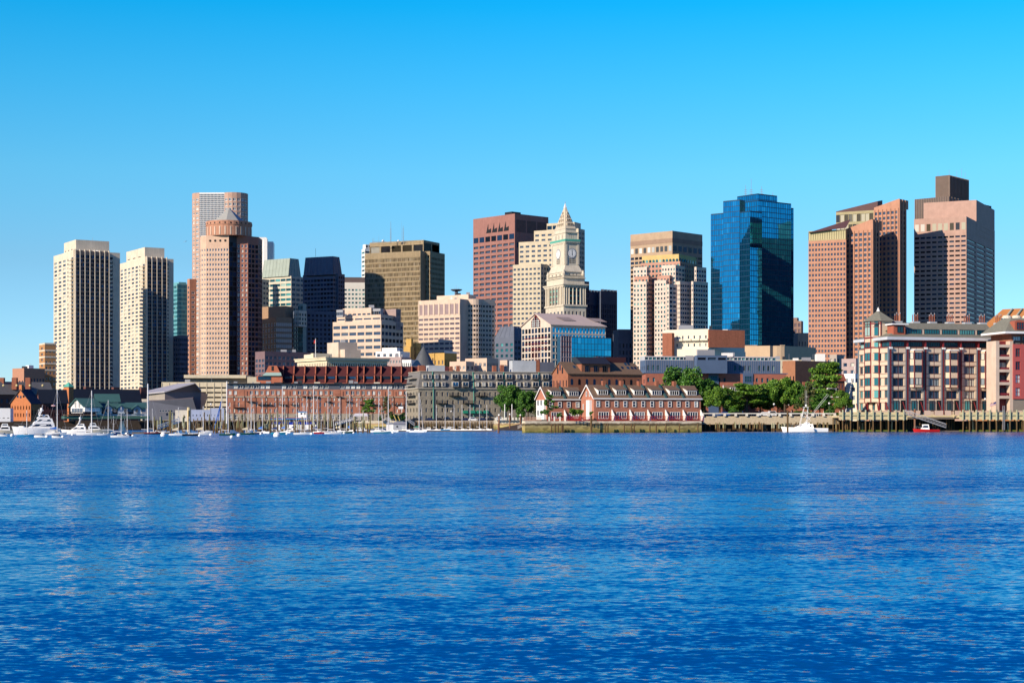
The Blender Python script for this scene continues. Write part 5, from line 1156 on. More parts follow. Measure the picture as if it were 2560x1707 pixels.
# right red condominium
b = Bld('condominium', 'red and cream condominium with stacked balconies cut off by the right edge', 'building', M('red_stucco', (.50, .10, .09), .8, .05), z0=4.6)
D = 512; fr = Fr(2533, D, 12); b.setroot(*fr.o); zt = fr.z(860)
P4 = [Vector(fr.w(a, c, 0)[:2]) for a, c in ((0, 14), (0, 0), (16, 0), (16, 14))]
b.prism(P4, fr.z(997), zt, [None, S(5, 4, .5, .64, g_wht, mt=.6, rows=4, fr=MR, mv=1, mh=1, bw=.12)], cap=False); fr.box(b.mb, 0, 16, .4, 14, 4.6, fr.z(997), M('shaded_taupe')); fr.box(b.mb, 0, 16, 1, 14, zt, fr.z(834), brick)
cr = M('beige_stone'); fa = Fr(2490, D - .8, 12); ua = fa.u(2533)
m = MB(); fa.box(m, 0, .5 + .6, 0, 6, 4.6, fa.z(852), cr); fa.box(m, ua - 1.1, ua, 0, 6, 4.6, fa.z(852), cr)
for py in (863, 893, 925, 957, 991): fa.box(m, 1.1, ua - 1.1, 0, 6, fa.z(py + 5), fa.z(py - 2), cr)
b.part('balcony_tower', m)
for py in (882, 914, 946, 978):
    m = MB(); fa.box(m, 1.1, ua - 1.1, .3, .4, fa.z(py + 10), fa.z(py + 4), MR); m.build('balcony_rail', b.root)
    b.wins.append((fa.w(ua / 2 + .1, 2.4, fa.z(py + 2)), fa.th, ua - 2.4, 2.8, S(1, 1, g=g_wht, fr=MR, mv=1), False))
m = MB(); fa.box(m, 1.1, ua - 1.1, 2.5, 6, 4.6, fa.z(852), MR); b.part('recess', m)
m = MB(); fr.box(m, -3.4, 16, -1.4, 14, fr.z(834), fr.z(829), white); fr.box(m, -2.6, 16, -.8, 13, fr.z(829), fr.z(828), white); b.part('eaves', m)
m = MB(); m.hexa([fr.w(-3.2, -1.2, fr.z(828)), fr.w(16, -1.2, fr.z(828)), fr.w(16, 14, fr.z(828)), fr.w(-3.2, 14, fr.z(828))], [fr.w(1.5, 4, fr.z(793)), fr.w(16, 4, fr.z(793)), fr.w(16, 10, fr.z(793)), fr.w(1.5, 10, fr.z(793))], SH); b.part('hipped_roof', m)
m = MB(); pr = [(0, fr.z(826)), (3.6, fr.z(826)), (3.6, fr.z(805)), (2.8, fr.z(801)), (1.8, fr.z(799.5)), (.8, fr.z(801)), (0, fr.z(805))]; m.hexa([fr.w(a, -.9, z) for a, z in pr], [fr.w(a, 3, z) for a, z in pr], M('red_dormer')); b.part('arched_dormer', m)
b.wins.append((fr.w(1.8, -.98, fr.z(815)), fr.th, 2.4, 2.2, S(1, 1, g=g_tea, fr=MR, mv=2, mh=1), False))
for k in range(4): b.wins.append((fr.w(1.6 + k * 3.2, .9, fr.z(850)), fr.th, 2.4, 2.2, S(1, 1, g=g_wht, fr=grey, mv=2), False))
m = MB(); fr.box(m, 0, 16, -.3, -.2, fr.z(858), fr.z(851), black); b.part('terrace_rail', m)
b.done(True)

# ---- waterfront town houses ----------------------------------------------------------
TB = M('townhouse_brick', (.50, .20, .125), .9, .18, 1.2, streak=.08)
def row(label, D, th, xl, xc, xr, ye, yr, nunit, near=True, base=3.7):
    b = gabled('townhouse_row', label, 'house', D, th, xl, xc, xr, ye, yr, TB, brown, None, None, .35, None, base)
    fr, W, U, ze, zr = b.fr, b.W, b.U, b.ze, b.zr; uw = U / nunit; s = (zr - ze) / (W / 2); hs = (ze - base)
    trim = MB(); fr.box(trim, -.3, U + .35, -.5, -.02, ze - .35, ze - .02, white)
    for sg in (0, 1):
        va = -.4 if sg == 0 else W + .4; trim.hexa([fr.w(-.5, va, ze - .3), fr.w(-.36, va, ze - .3), fr.w(-.36, W / 2, zr - .05), fr.w(-.5, W / 2, zr - .05)], [fr.w(-.5, va, ze + .08), fr.w(-.36, va, ze + .08), fr.w(-.36, W / 2, zr + .36), fr.w(-.5, W / 2, zr + .36)], white)
    b.part('white_trim', trim)
    for j in range(nunit):
        u0 = j * uw
        if j:
            m = MB(); m.hexa([fr.w(u0 - .3, -.3, ze), fr.w(u0 + .3, -.3, ze), fr.w(u0 + .3, W / 2, zr + .1), fr.w(u0 - .3, W / 2, zr + .1)], [fr.w(u0 - .3, -.3, ze + .45), fr.w(u0 + .3, -.3, ze + .45), fr.w(u0 + .3, W / 2, zr + .75), fr.w(u0 - .3, W / 2, zr + .75)], M('green_flashing', (.05, .12, .12))); m.build('party_wall', b.root)
            m = MB(); fr.box(m, u0 - 1.0, u0 - .1, W * .45, W * .6, zr - .5, zr + 1.5, brick); m.build('chimney', b.root)
        for f in (.22, .72): b.wins.append((fr.w(u0 + uw * f, -.08, base + hs * .72), fr.th, 1.15, 1.7, S(1, 1, g=g_res, fr=white, bw=.14, mh=1), False))
        b.wins.append((fr.w(u0 + uw * .52, -.08, base + 1.2), fr.th, uw * .56, 2.0, S(1, 1, g=g_res, fr=white, bw=.12, mv=3), False))
        # shed dormer
        m = MB(); ua, ub = u0 + uw * .27, u0 + uw * .84; va, zA = .9, ze + .9 * s; vb = W / 2 - .5; zB = ze + vb * s
        pr = [(va, zA), (va, zA + 1.75), (vb, zB + .12), (vb, zB)]
        m.hexa([fr.w(ua, v, z) for v, z in pr], [fr.w(ub, v, z) for v, z in pr], white)
        m.hexa([fr.w(ua - .25, va - .3, zA + 1.72), fr.w(ub + .25, va - .3, zA + 1.72), fr.w(ub + .25, vb, zB + .1), fr.w(ua - .25, vb, zB + .1)], [fr.w(ua - .25, va - .3, zA + 1.9), fr.w(ub + .25, va - .3, zA + 1.9), fr.w(ub + .25, vb, zB + .3), fr.w(ua - .25, vb, zB + .3)], brown)
        m.build('dormer', b.root); b.wins.append((fr.w((ua + ub) / 2, va - .06, zA + .95), fr.th, (ub - ua) * .9, 1.25, S(1, 1, g=g_drk, fr=white, bw=.09, mv=3), False))
        # white fin wall and red deck rail
        m = MB(); uf = u0 + uw * .98; pr = [(-2.2, base - .6), (-2.2, base + .9), (0, base + 2.9), (0, base - .6)]; m.hexa([fr.w(uf - .1, v, z) for v, z in pr], [fr.w(uf + .12, v, z) for v, z in pr], white); m.build('fin_wall', b.root)
        m = MB()
        for z in (.15, .55, .95): fr.box(m, u0 + .1, uf - .15, -2.3, -2.2, base + z - .05, base + z + .05, red)
        for k in range(7): uu = u0 + .2 + (uw - .5) * k / 6; fr.box(m, uu - .05, uu + .05, -2.3, -2.2, base - .2, base + 1.05, red)
        fr.box(m, u0 + .1, uf - .15, -2.35, -.1, base - .45, base - .2, red); m.build('deck_rail', b.root)
    return b
b = row('front row of brick townhouses with brown roofs, white dormers and red deck rails', 482, 19, 1453, 1485, 1752, 994.5, 964, 6)
fr = b.fr
for v, z, w_, h_ in ((.3, .2, .7, 1.5), (.55, .2, .8, 1.5), (.2, -3.5, .6, 1.6), (.8, -3.5, .6, 1.6)): b.wins.append((fr.w(-.08, b.W * v, b.ze + z + 1), fr.th - pi / 2, w_, h_, S(1, 1, g=g_res, fr=white), False))
m = MB(); fr.box(m, -.8, 0, 1.6, 4.2, 3.7, b.ze - .6, white); m.build('white_bay', b.root); b.done(True, 100)
b = row('shorter back row of brick townhouses with skylights behind the small pine', 500, 19, 1341, 1367, 1456, 997, 969, 2)
fr = b.fr; m = MB(); fr.box(m, -.7, 0, .6, b.W * .8, 3.7, b.ze - .3, white); m.build('white_bay', b.root)
for v in (.3, .6):
    for z in (2, 5): b.wins.append((fr.w(-.76, b.W * v, 3.7 + z), fr.th - pi / 2, 1, 1.5, S(1, 1, g=g_tea, fr=grey), False))
b.done(True)
b = row('brick townhouse row mostly hidden by the waterfront trees', 560, 10, 1806, 1816, 2100, 990, 965, 7); b.done(True)
# ======================================================================================
# WATER, GROUND, QUAYS, PIERS
# ======================================================================================
def water_mat():
    m = bpy.data.materials.new('harbour_water'); m.use_nodes = True; t = m.node_tree; n = t.nodes; b = n['Principled BSDF']; lk = t.links.new
    b.inputs['Base Color'].default_value = (.0, .07, .25, 1); b.inputs['Roughness'].default_value = .06; b.inputs['IOR'].default_value = 1.33; b.inputs['Specular IOR Level'].default_value = .5
    g = n.new('ShaderNodeNewGeometry'); sx = n.new('ShaderNodeSeparateXYZ'); lk(g.outputs['Position'], sx.inputs[0])
    def math_(op, a, c=None, d=None):
        q = n.new('ShaderNodeMath'); q.operation = op
        for i, v in enumerate((a, c, d)):
            if v is None: continue
            if isinstance(v, (int, float)): q.inputs[i].default_value = v
            else: lk(v, q.inputs[i])
        return q.outputs[0]
    def noise(scale, mapsc, det=2, rough=.5, rot=0):
        mp = n.new('ShaderNodeMapping'); mp.inputs['Scale'].default_value = mapsc; mp.inputs['Rotation'].default_value = (0, 0, rot); lk(g.outputs['Position'], mp.inputs[0])
        q = n.new('ShaderNodeTexNoise'); q.inputs['Scale'].default_value = scale; q.inputs['Detail'].default_value = det; q.inputs['Roughness'].default_value = rough; lk(mp.outputs[0], q.inputs['Vector']); return q.outputs[0]
    # wind streaks: bands across the harbour where the ripples are stronger or weaker
    wob = noise(.02, (1, 1.6, 1), 3); yl = math_('LOGARITHM', math_('MAXIMUM', sx.outputs['Y'], 5.0), 2.718)
    yy = math_('ADD', yl, math_('MULTIPLY', math_('SUBTRACT', wob, .5), .9))
    rp = n.new('ShaderNodeValToRGB'); lk(math_('DIVIDE', math_('SUBTRACT', yy, 2.5), 4.5), rp.inputs[0]); e = rp.color_ramp.elements
    st = WATER_BANDS
    while len(e) < len(st): e.new(.5)
    for k, (p, v) in enumerate(st): e[k].position = p; e[k].color = (v, v, v, 1)
    for k, (p, v) in enumerate(st): e[k].position = p; e[k].color = (v, v, v, 1)
    big = noise(.006, (1, 3, 1), 3); amp = math_('MULTIPLY', rp.outputs[0], math_('ADD', math_('MULTIPLY', big, .8), .6))
    def vop(op, a, c):
        q = n.new('ShaderNodeVectorMath'); q.operation = op; lk(a, q.inputs[0])
        if isinstance(c, tuple): q.inputs[1].default_value = c
        elif op == 'SCALE': lk(c, q.inputs['Scale'])
        else: lk(c, q.inputs[1])
        return q.outputs[0]
    def slopes(mapsc, det, rough, rot, a):
        mp = n.new('ShaderNodeMapping'); mp.inputs['Scale'].default_value = mapsc; mp.inputs['Rotation'].default_value = (0, 0, rot); lk(g.outputs['Position'], mp.inputs[0])
        q = n.new('ShaderNodeTexNoise'); q.inputs['Scale'].default_value = 1; q.inputs['Detail'].default_value = det; q.inputs['Roughness'].default_value = rough; lk(mp.outputs[0], q.inputs['Vector'])
        return vop('MULTIPLY', vop('SUBTRACT', q.outputs['Color'], (.5, .5, .5)), a)
    sl_ = vop('ADD', slopes((4.2, 6.8, 1), 4, .62, rad(6), WA1), slopes((.42, .9, 1), 3, .6, rad(-14), WA2))
    sl_ = vop('SCALE', sl_, amp)
    nn = vop('ADD', vop('MULTIPLY', sl_, (1, 1, 0)), (0, 0, 1))
    cb_ = n.new('ShaderNodeCombineXYZ'); lk(math_('MULTIPLY', amp, WBIAS), cb_.inputs[1]); nn = vop('ADD', nn, cb_.outputs[0]); q = n.new('ShaderNodeVectorMath'); q.operation = 'NORMALIZE'; lk(nn, q.inputs[0]); lk(q.outputs[0], b.inputs['Normal'])
    return m
WA1 = (.8, 1.3, 0); WA2 = (.25, .6, 0); WBIAS = -0.17
WATER_BANDS = [(0.0, .95), (.18, .72), (.225, .37), (.29, .38), (.325, .75), (.36, .44), (.415, .47), (.45, .88), (.49, .56), (.55, .58), (.6, .85), (.8, .65), (1.0, .55)]
w_ = MB(); w_.poly([(-9000, -400, 0), (9000, -400, 0), (9000, 700, 0), (-9000, 700, 0)], water_mat()); w_.poly([(-9000, 700, 0), (9000, 700, 0), (9000, 12000, 0), (-9000, 12000, 0)], water_mat()); w_.build('water', kind='structure')
asph = M('asphalt', (.06, .058, .055), .95, .2, .5)
edge = [(-3000, 620), (480, 620), (560, 716), (900, 716), (1000, 678), (1240, 678), (1245, 612), (1322, 612)]
pts = [(X(px, d), d) for px, d in edge]
back = [(X(1322, 612) + 0, 640), (2500, 640), (3500, 6000), (-3500, 6000), (-3000, 620)]
gm = MB(); pg = pts + back; gm.hexa([(a, c, -3) for a, c in pg], [(a, c, 3.0) for a, c in pg], asph); gm.build('ground', kind='structure')
gm = MB(); pg = [(X(1313, 469), 469), (X(1753, 483.5), 483.5), (X(1756, 522), 522), (X(2095, 522), 522), (X(2097, 526), 526), (X(2900, 540), 540), (1500, 642), (X(1322, 642), 642)]
gm.hexa([(a, c, -3) for a, c in pg], [(a, c, 3.2) for a, c in pg], asph); gm.build('embankment', kind='structure')

def stone_wall_mat(name, levels, sc=.9):
    """tide-marked masonry: colour follows height above the water, broken by noise"""
    m = bpy.data.materials.new(name); m.use_nodes = True; t = m.node_tree; n = t.nodes; b = n['Principled BSDF']; lk = t.links.new; b.inputs['Roughness'].default_value = .9
    g = n.new('ShaderNodeNewGeometry'); sx = n.new('ShaderNodeSeparateXYZ'); lk(g.outputs['Position'], sx.inputs[0])
    a = n.new('ShaderNodeTexNoise'); a.inputs['Scale'].default_value = .7; a.inputs['Detail'].default_value = 6; lk(g.outputs['Position'], a.inputs['Vector'])
    q = n.new('ShaderNodeMath'); q.operation = 'MULTIPLY_ADD'; q.inputs[1].default_value = .9; lk(a.outputs[0], q.inputs[0]); lk(sx.outputs['Z'], q.inputs[2])
    d = n.new('ShaderNodeMath'); d.operation = 'DIVIDE'; d.inputs[1].default_value = 6.0; lk(q.outputs[0], d.inputs[0])
    r = n.new('ShaderNodeValToRGB'); lk(d.outputs[0], r.inputs[0]); e = r.color_ramp.elements
    while len(e) < len(levels): e.new(.5)
    for _ in (0, 1):
        for k, (p, c) in enumerate(levels): e[k].position = (p + .45) / 6; e[k].color = (*c, 1)
    v = n.new('ShaderNodeTexVoronoi'); v.inputs['Scale'].default_value = sc; v.feature = 'F1'; mp = n.new('ShaderNodeMapping'); mp.inputs['Scale'].default_value = (.8, .8, 1.6); lk(g.outputs['Position'], mp.inputs[0]); lk(mp.outputs[0], v.inputs['Vector'])
    bw = n.new('ShaderNodeRGBToBW'); lk(v.outputs['Color'], bw.inputs[0])
    mr = n.new('ShaderNodeMapRange'); mr.inputs[3].default_value = .55; mr.inputs[4].default_value = 1.3; lk(bw.outputs[0], mr.inputs[0])
    s = n.new('ShaderNodeVectorMath'); s.operation = 'SCALE'; lk(r.outputs[0], s.inputs[0]); lk(mr.outputs[0], s.inputs['Scale']); lk(s.outputs[0], b.inputs['Base Color']); return m
SW = stone_wall_mat('seawall_stone', [(0, (.09, .11, .015)), (.7, (.30, .23, .06)), (1.8, (.38, .30, .12)), (2.1, (.10, .075, .03)), (2.55, (.12, .08, .04)), (2.75, (.62, .52, .36)), (4, (.66, .57, .42))])
SW2 = stone_wall_mat('quay_stone', [(0, (.06, .05, .02)), (1.2, (.12, .09, .04)), (2.0, (.10, .08, .05)), (2.6, (.30, .24, .17)), (4, (.40, .33, .25))])
SW3 = stone_wall_mat('pale_seawall', [(0, (.10, .07, .03)), (.5, (.34, .28, .09)), (1.5, (.50, .40, .16)), (2.0, (.45, .28, .14)), (2.5, (.62, .55, .40)), (4, (.7, .64, .5))])
def wall(name, label, p, q, z0, z1, th_, mat, cat='sea wall'):
    P, Q = Vector(p), Vector(q); u = (Q - P).normalized(); n_ = Vector((-u.y, u.x)) * th_; m = MB(); m.prism([P, Q, Q + n_, P + n_], z0, z1, mat); return m.build(name, label=label, cat=cat)
def at(px, d): return (X(px, d), d)
s1 = wall('sea_wall', 'tide-stained ochre stone sea wall with pale coping below the red deck rails', at(1313, 466), at(1754, 481), -1.5, 3.25, 3, SW)
wall('sea_wall', 'end of the tide-stained sea wall facing the small boat ramp', at(1313, 600), at(1313, 469.2), -1.5, 3.24, 2.9, SW)
wall('quay_wall', 'dark granite quay wall below the row of parked cars', at(1006, 675), at(1240, 675), -1.5, 3.35, 3, SW2)
wall('sea_wall', 'pale low sea wall with short square bollards, between dark quay and ochre sea wall', at(1234, 608), at(1318, 608), -1.5, 3.5, 3, SW3)
wall('sea_wall', 'rough beige stone bank wall behind the marina boats', at(876, 672), at(1008, 672), -1.5, 3.2, 8, SW3)
wall('sea_wall', 'stone embankment wall topped by a white rail in front of the trees', at(1755, 518), at(2096, 518), 2.2, 4.7, 3, M('embankment_stone', (.56, .46, .31), .9, .25, 1.5))
wall('sea_wall', 'dark timber-faced lower wall behind leaning piles right of the townhouses', at(1755, 520), at(2096, 520), -1.5, 2.2, 2, M('wet_timber', (.05, .035, .02), .9, .3, 1.5))
bkm = M('dark_timber', (.03, .022, .016), .95, .4, 1.2)  # near-black sheets stand for the shade of the void under the wharf
wall('bulkhead', 'dark sheet standing for shade behind the motor yachts and the restaurant piles', at(-60, 612), at(482, 612), -1.5, 3.4, 2, bkm, 'bulkhead')
o = empty('timber_wharf', (X(482, 572), 572, 0), 0, 'long dark timber wharf with a shadowed underside in front of the brick wharf building', 'wharf')
m = MB(); m.box(X(482, 572), X(885, 572), 572, 600, 3.0, 3.45, M('dock_timber', (.16, .12, .09))); m.build('deck', o); m = MB(); m.box(X(482, 574), X(885, 574), 574, 575, -1.5, 3.0, bkm); m.build('bulkhead', o)
for k in range(40): m = MB(); x_ = X(484 + k * 10.2, 572.5); m.tube((x_, 572.3, -1), (x_, 572.3, 3.9 + (k % 3) * .3), .2, M('wet_pile2', (.17, .13, .07), .9, .3, 1.5), 6); m.build('pile', o)
# mud ramp
m = MB(); mud = M('mud', (.07, .045, .025), .95, .3, 1); m.hexa([(*at(1245, 560), -.5), (*at(1315, 540), -.5), (*at(1315, 606), -.5), (*at(1245, 606), -.5)], [(*at(1245, 590), .3), (*at(1312, 575), .8), (*at(1315, 606), 2.6), (*at(1245, 606), .6)], mud); m.build('mud_bank', kind='structure')
for k in range(9):
    d = 606.5; m = MB(); x_ = X(1239 + k * 8.6, d); m.box(x_ - .35, x_ + .35, d, d + .7, 3.5, 4.4, M('pale_concrete', (.74, .70, .6))); m.box(x_ - .42, x_ + .42, d - .07, d + .77, 4.4, 4.5, M('pale_concrete')); m.build('bollard', label='short square pale concrete bollard on the low sea wall', cat='bollard', group='concrete bollards on the low sea wall')
# embankment rail with posts
m = MB(); dz = 517.5
for k in range(13):
    x_ = X(1757 + k * 27.5, dz); m.box(x_ - .35, x_ + .35, dz - .1, dz + .6, 4.7, 5.55, M('pale_concrete'))
m.box(X(1757, dz), X(2090, dz), dz, dz + .4, 5.4, 5.7, M('pale_concrete'))
m.build('rail', label='pale concrete rail on posts along the tree-lined embankment', cat='rail')
bv = MB(); bv.box(X(1757, 519), X(2095, 519), 521, 545, 3.2, 4.6, asph); bv.build('pavement', kind='structure')
# grass strip / hedge base
# ---- timber pier in front of the condominiums ----------------------------------------
PG = M('weathered_timber', (.42, .42, .27), .85, .2, 1.5); PD = M('wet_pile', (.14, .085, .035), .9, .3, 1.5); PL = M('pale_plank', (.66, .55, .32), .85, .15, 1.2); AL = M('algae_beam', (.14, .16, .02), .9, .3, 2)
def pier(label, pa, pb, D, n, yd=1037, steps=True):
    o = empty('timber_pier', (X(pa, D), D, 0), 0, label, 'pier'); zt = Z(1036.5, D)
    xa, xb = X(pa, D), X(pb, D); r = random.Random(int(pa))
    m = MB(); m.box(xa, xb, D, D + 26, zt - .9, zt - .3, PL); m.build('deck', o)
    m = MB(); m.box(xa, xb, D - .3, D - .02, zt - .35, zt + .1, PG); m.build('rail_beam', o)
    m = MB(); m.box(xa, xb, D - .2, D - .02, zt - 1.5, zt - .55, PL); m.box(xa, xb, D - .15, D - .02, zt + .12, zt + .8, PL); m.build('fascia', o)
    m = MB(); m.box(xa, xb, D - .1, D + .3, .1, .55, AL); m.build('low_beam', o)
    for k in range(n):
        x_ = xa + (xb - xa) * (k + .5) / n
        m = MB(); m.tube((x_, D - .55, zt - 1.7), (x_, D - .55, zt + 1.5), .27, PG, 6); m.tube((x_, D - .5, -1), (x_ + r.uniform(-.1, .1), D - .55, zt - 1.7), .24, PD, 6); m.build('fender_post', o)
    for k in range(int(n * 3.0)):
        x_ = xa + (xb - xa) * r.random(); d = D + r.uniform(.6, 14); m = MB(); m.tube((x_ + r.uniform(-.3, .3), d, -1), (x_, d, r.choice((zt - 1, zt - 1, 2.6))), r.uniform(.16, .26), PD if r.random() < .7 else PL, 6); m.build('pile', o)
    return o
pier('timber pier section with pale posts under the condominium turret', 2097, 2268, 507, 9)
o = pier('timber pier section with ladder at the right edge of the picture', 2398, 2600, 507, 12)
m = MB(); 
for s_ in (-.3, .3): m.box(X(2509, 506) + s_ - .05, X(2509, 506) + s_ + .05, 505.9, 506, .5, Z(1014, 506), grey)
for k in range(20): m.box(X(2509, 506) - .3, X(2509, 506) + .3, 505.9, 506, .6 + k * .37, .7 + k * .37, grey)
m.build('ladder', o)
D = 514; o = empty('bridge_deck', (X(2268, D), D, 0), 0, 'recessed concrete deck span between the two timber pier sections', 'deck')
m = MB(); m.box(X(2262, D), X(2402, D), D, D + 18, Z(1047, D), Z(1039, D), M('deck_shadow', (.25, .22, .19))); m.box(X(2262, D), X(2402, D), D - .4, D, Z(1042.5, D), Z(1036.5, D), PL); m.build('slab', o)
m = MB(); m.box(X(2262, D), X(2402, D), D + 8, D + 9, -1, Z(1047, D), black); m.build('back_wall', o)  # black sheet stands for the shade under the open deck span
for k in range(16):
    m = MB(); x_ = X(2270 + k * 8.4, D); m.tube((x_, D + 2 + k % 4, -1), (x_, D + 2 + k % 4, Z(1047, D)), .22, PD, 6); m.build('pile', o)
for k in range(15):   # planters / parapets on the deck
    x_ = 2185 + k * 25.5; d = 509; m = MB(); m.box(X(x_, d), X(x_ + (14 if k % 3 else 20), d), d, d + .8, Z(1038.5, d), Z(1026, d), M('pinkish_concrete', (.60, .44, .34))); m.build('parapet_block', label='pinkish concrete parapet block on the pier in front of the condominium', cat='parapet', group='parapet blocks on the pier')
def truss(label, pa, ya, da, pb, yb, db, h, n, mat, name='gangway'):
    A = Vector((X(pa, da), da, Z(ya, da))); B = Vector((X(pb, db), db, Z(yb, db))); m = MB(); w = Vector((0, 1.2, 0)); up = Vector((0, 0, h))
    for o_ in (Vector((0, 0, 0)), w):
        m.tube(A + o_, B + o_, .09, mat, 4); m.tube(A + o_ + up, B + o_ + up, .07, mat, 4)
        for k in range(n + 1):
            p = A.lerp(B, k / n) + o_; m.tube(p, p + up, .05, mat, 4)
            if k < n: m.tube(p, A.lerp(B, (k + 1) / n) + o_ + up, .04, mat, 4)
    m.hexa([A, B, B + w, A + w], [A + Vector((0, 0, .1)), B + Vector((0, 0, .1)), B + w + Vector((0, 0, .1)), A + w + Vector((0, 0, .1))], mat)
    return m.build(name, label=label, cat='gangway')
truss('grey truss gangway sloping down to the right behind the red motorboat', 2262, 1034, 506, 2365, 1069, 503, 1.2, 14, grey)
truss('white truss gangway sloping down to the left at the marina end', 448, 1055, 470, 392, 1073, 465, 1.1, 10, white)
truss('white truss gangway rising to the right beside the tent roof', 838, 1063, 520, 880, 1051, 540, .9, 8, white)
truss('short white gangway on the mud bank beside the ochre sea wall', 1295, 1071, 560, 1315, 1063, 565, .9, 5, white)
truss('blue-grey gangway going down behind the green-covered sloop', 1020, 1052, 600, 1036, 1064, 590, .9, 5, grey)
# ---- free piles ----------------------------------------------------------------------
def proto_pile(seed, tm):
    r = random.Random(seed); m = MB(); lx = r.uniform(-.12, .12); m.tube((0, 0, -1), (lx * .5, 0, 1.6), .2, PD, 6); m.tube((lx * .5, 0, 1.6), (lx, 0, 4), .2, tm, 6, .17)
    return m.build('pile', label='weathered timber pile standing in the marina shallows', cat='pile', group='timber piles of the marina')
OL = M('olive_timber', (.22, .20, .09), .9, .25, 1.5)
pr_ = [proto_pile(1, OL), proto_pile(2, PD), proto_pile(3, PG), proto_pile(4, OL)]
r = random.Random(11); first = set()
for k in range(150):
    px = r.uniform(385, 935); d = r.uniform(452, 560); i = r.choice((0, 0, 1, 1, 3, 2)); top = r.uniform(.55, .9) if r.random() < .75 else r.uniform(1.1, 1.7)
    if i in first: o = copy_tree(pr_[i], (X(px, d), d, 0), r.uniform(0, 6), sc=(1, 1, top))
    else: o = pr_[i]; o.location = (X(px, d), d, 0); o.scale = (1, 1, top); first.add(i)
for k in range(70):
    px = r.uniform(1757, 2092); d = r.uniform(516, 517.5); i = r.choice((0, 1, 1, 3, 2)); c = copy_tree(pr_[i], (X(px, d), d, 0), r.uniform(0, 6), 'leaning tide-darkened pile in front of the embankment wall', (1.15, 1.15, r.uniform(.55, .75)))
    c['group'] = 'piles below the embankment'
for k in range(34):
    px = 1010 + k * 6.8; d = 673; c = copy_tree(pr_[1], (X(px, d), d, 0), r.uniform(0, 6), 'dark timber pile against the granite quay wall', (1, 1, .72)); c['group'] = 'piles against the quay wall'
for k, px in enumerate((1378, 1387, 1395, 1404, 1407, 1478, 1513, 1519, 1560, 1578, 1585, 1624, 1640, 1664, 1698, 1744)):
    d = 465 + (px - 1313) / 441 * 15 - .7; c = copy_tree(pr_[1], (X(px, d), d, 0), 0, 'dark fender pile standing against the ochre sea wall', (1, 1, .62 if k != 5 else 1.1)); c['group'] = 'fender piles on the ochre sea wall'
def tallpile(px, yb, yt, rad_, mat, label, cap=False, lean=0):
    d = DW(yb); m = MB(); m.tube((X(px, d), d, -1), (X(px + lean, d), d, Z(yt, d)), rad_, mat, 7)
    if cap: m.lathe((X(px, d), d, Z(yt, d)), [(rad_ * 1.3, -.1), (rad_ * 1.2, .1), (0, .5)], white, 8)
    m.build('mooring_pile', label=label, cat='pile')
tallpile(1969, 1080, 1026, .28, PD, 'tall dark mooring pile left of the sport fishing boat mast')
tallpile(1980.5, 1077, 1024, .24, M('pile_grey', (.22, .16, .13)), 'tall grey mooring pile behind the sport fishing boat')
tallpile(2003, 1077, 1026, .24, M('pile_grey'), 'tall grey mooring pile right of centre behind the sport fishing boat')
for k, (px, yt) in enumerate(((1247.5, 1038), (1274.5, 1036), (1301, 1038))): tallpile(px, (1079, 1075, 1075)[k], yt, .24, M('rust_pile', (.25, .12, .07)), ('rusty capped pile at the left end of the low sea wall', 'rusty capped pile in the middle of the low sea wall', 'rusty capped pile beside the short white gangway')[k], True)
tallpile(1246, 1082, 1058, .22, M('rust_pile'), 'short bare pile in the water left of the mud bank')
tallpile(1265 + 213, 1081.5, 1038, .3, PD, 'thick dark pile where the ochre sea wall meets the red railing')
tallpile(375, 1078, 1024, .3, PL, 'pale double mooring pile beside the pale blue marina shed') if False else None
tallpile(472, 1079, 1018, .5, PL, 'thick pale mooring pile beside the pale blue marina shed')
tallpile(2265 + 22, 1079, 1022, .3, M('rust_pile'), 'grey-topped pile rising through the truss gangway')
for k, px in enumerate((922, 982, 1045, 1330)): pass
# red rail left of townhouses & wooden fence
m = MB(); 
for z in (.2, .6, 1.0): m.box(X(1428, 470), X(1476, 470), 469, 469.1, 3.3 + z - .06, 3.3 + z + .06, red)
for k in range(9): m.box(X(1428 + k * 6, 470) - .05, X(1428 + k * 6, 470) + .05, 469, 469.1, 3.25, 4.35, red)
m.build('red_railing', label='red timber railing on the sea wall left of the townhouse gable', cat='railing')
m = MB(); pf = M('pink_timber', (.5, .28, .2))
for k in range(22): m.box(X(1308 + k * 2.1, 471) - .04, X(1308 + k * 2.1, 471) + .04, 470.5, 470.6, 3.25, 4.3, pf)
for z in (3.5, 4.2): m.box(X(1308, 471), X(1355, 471), 470.45, 470.65, z, z + .12, pf)
m.build('picket_fence', label='pinkish picket fence at the corner of the ochre sea wall', cat='fence')
for px in (1373, 1386, 1400, 1413): m = MB(); m.box(X(px, 472) - .2, X(px, 472) + .2, 472, 472.4, 3.2, 4.5, M('pale_concrete')); m.build('gate_post', label='pale square post on the sea wall beside the black garden fence', cat='post', group='pale posts on the ochre sea wall')

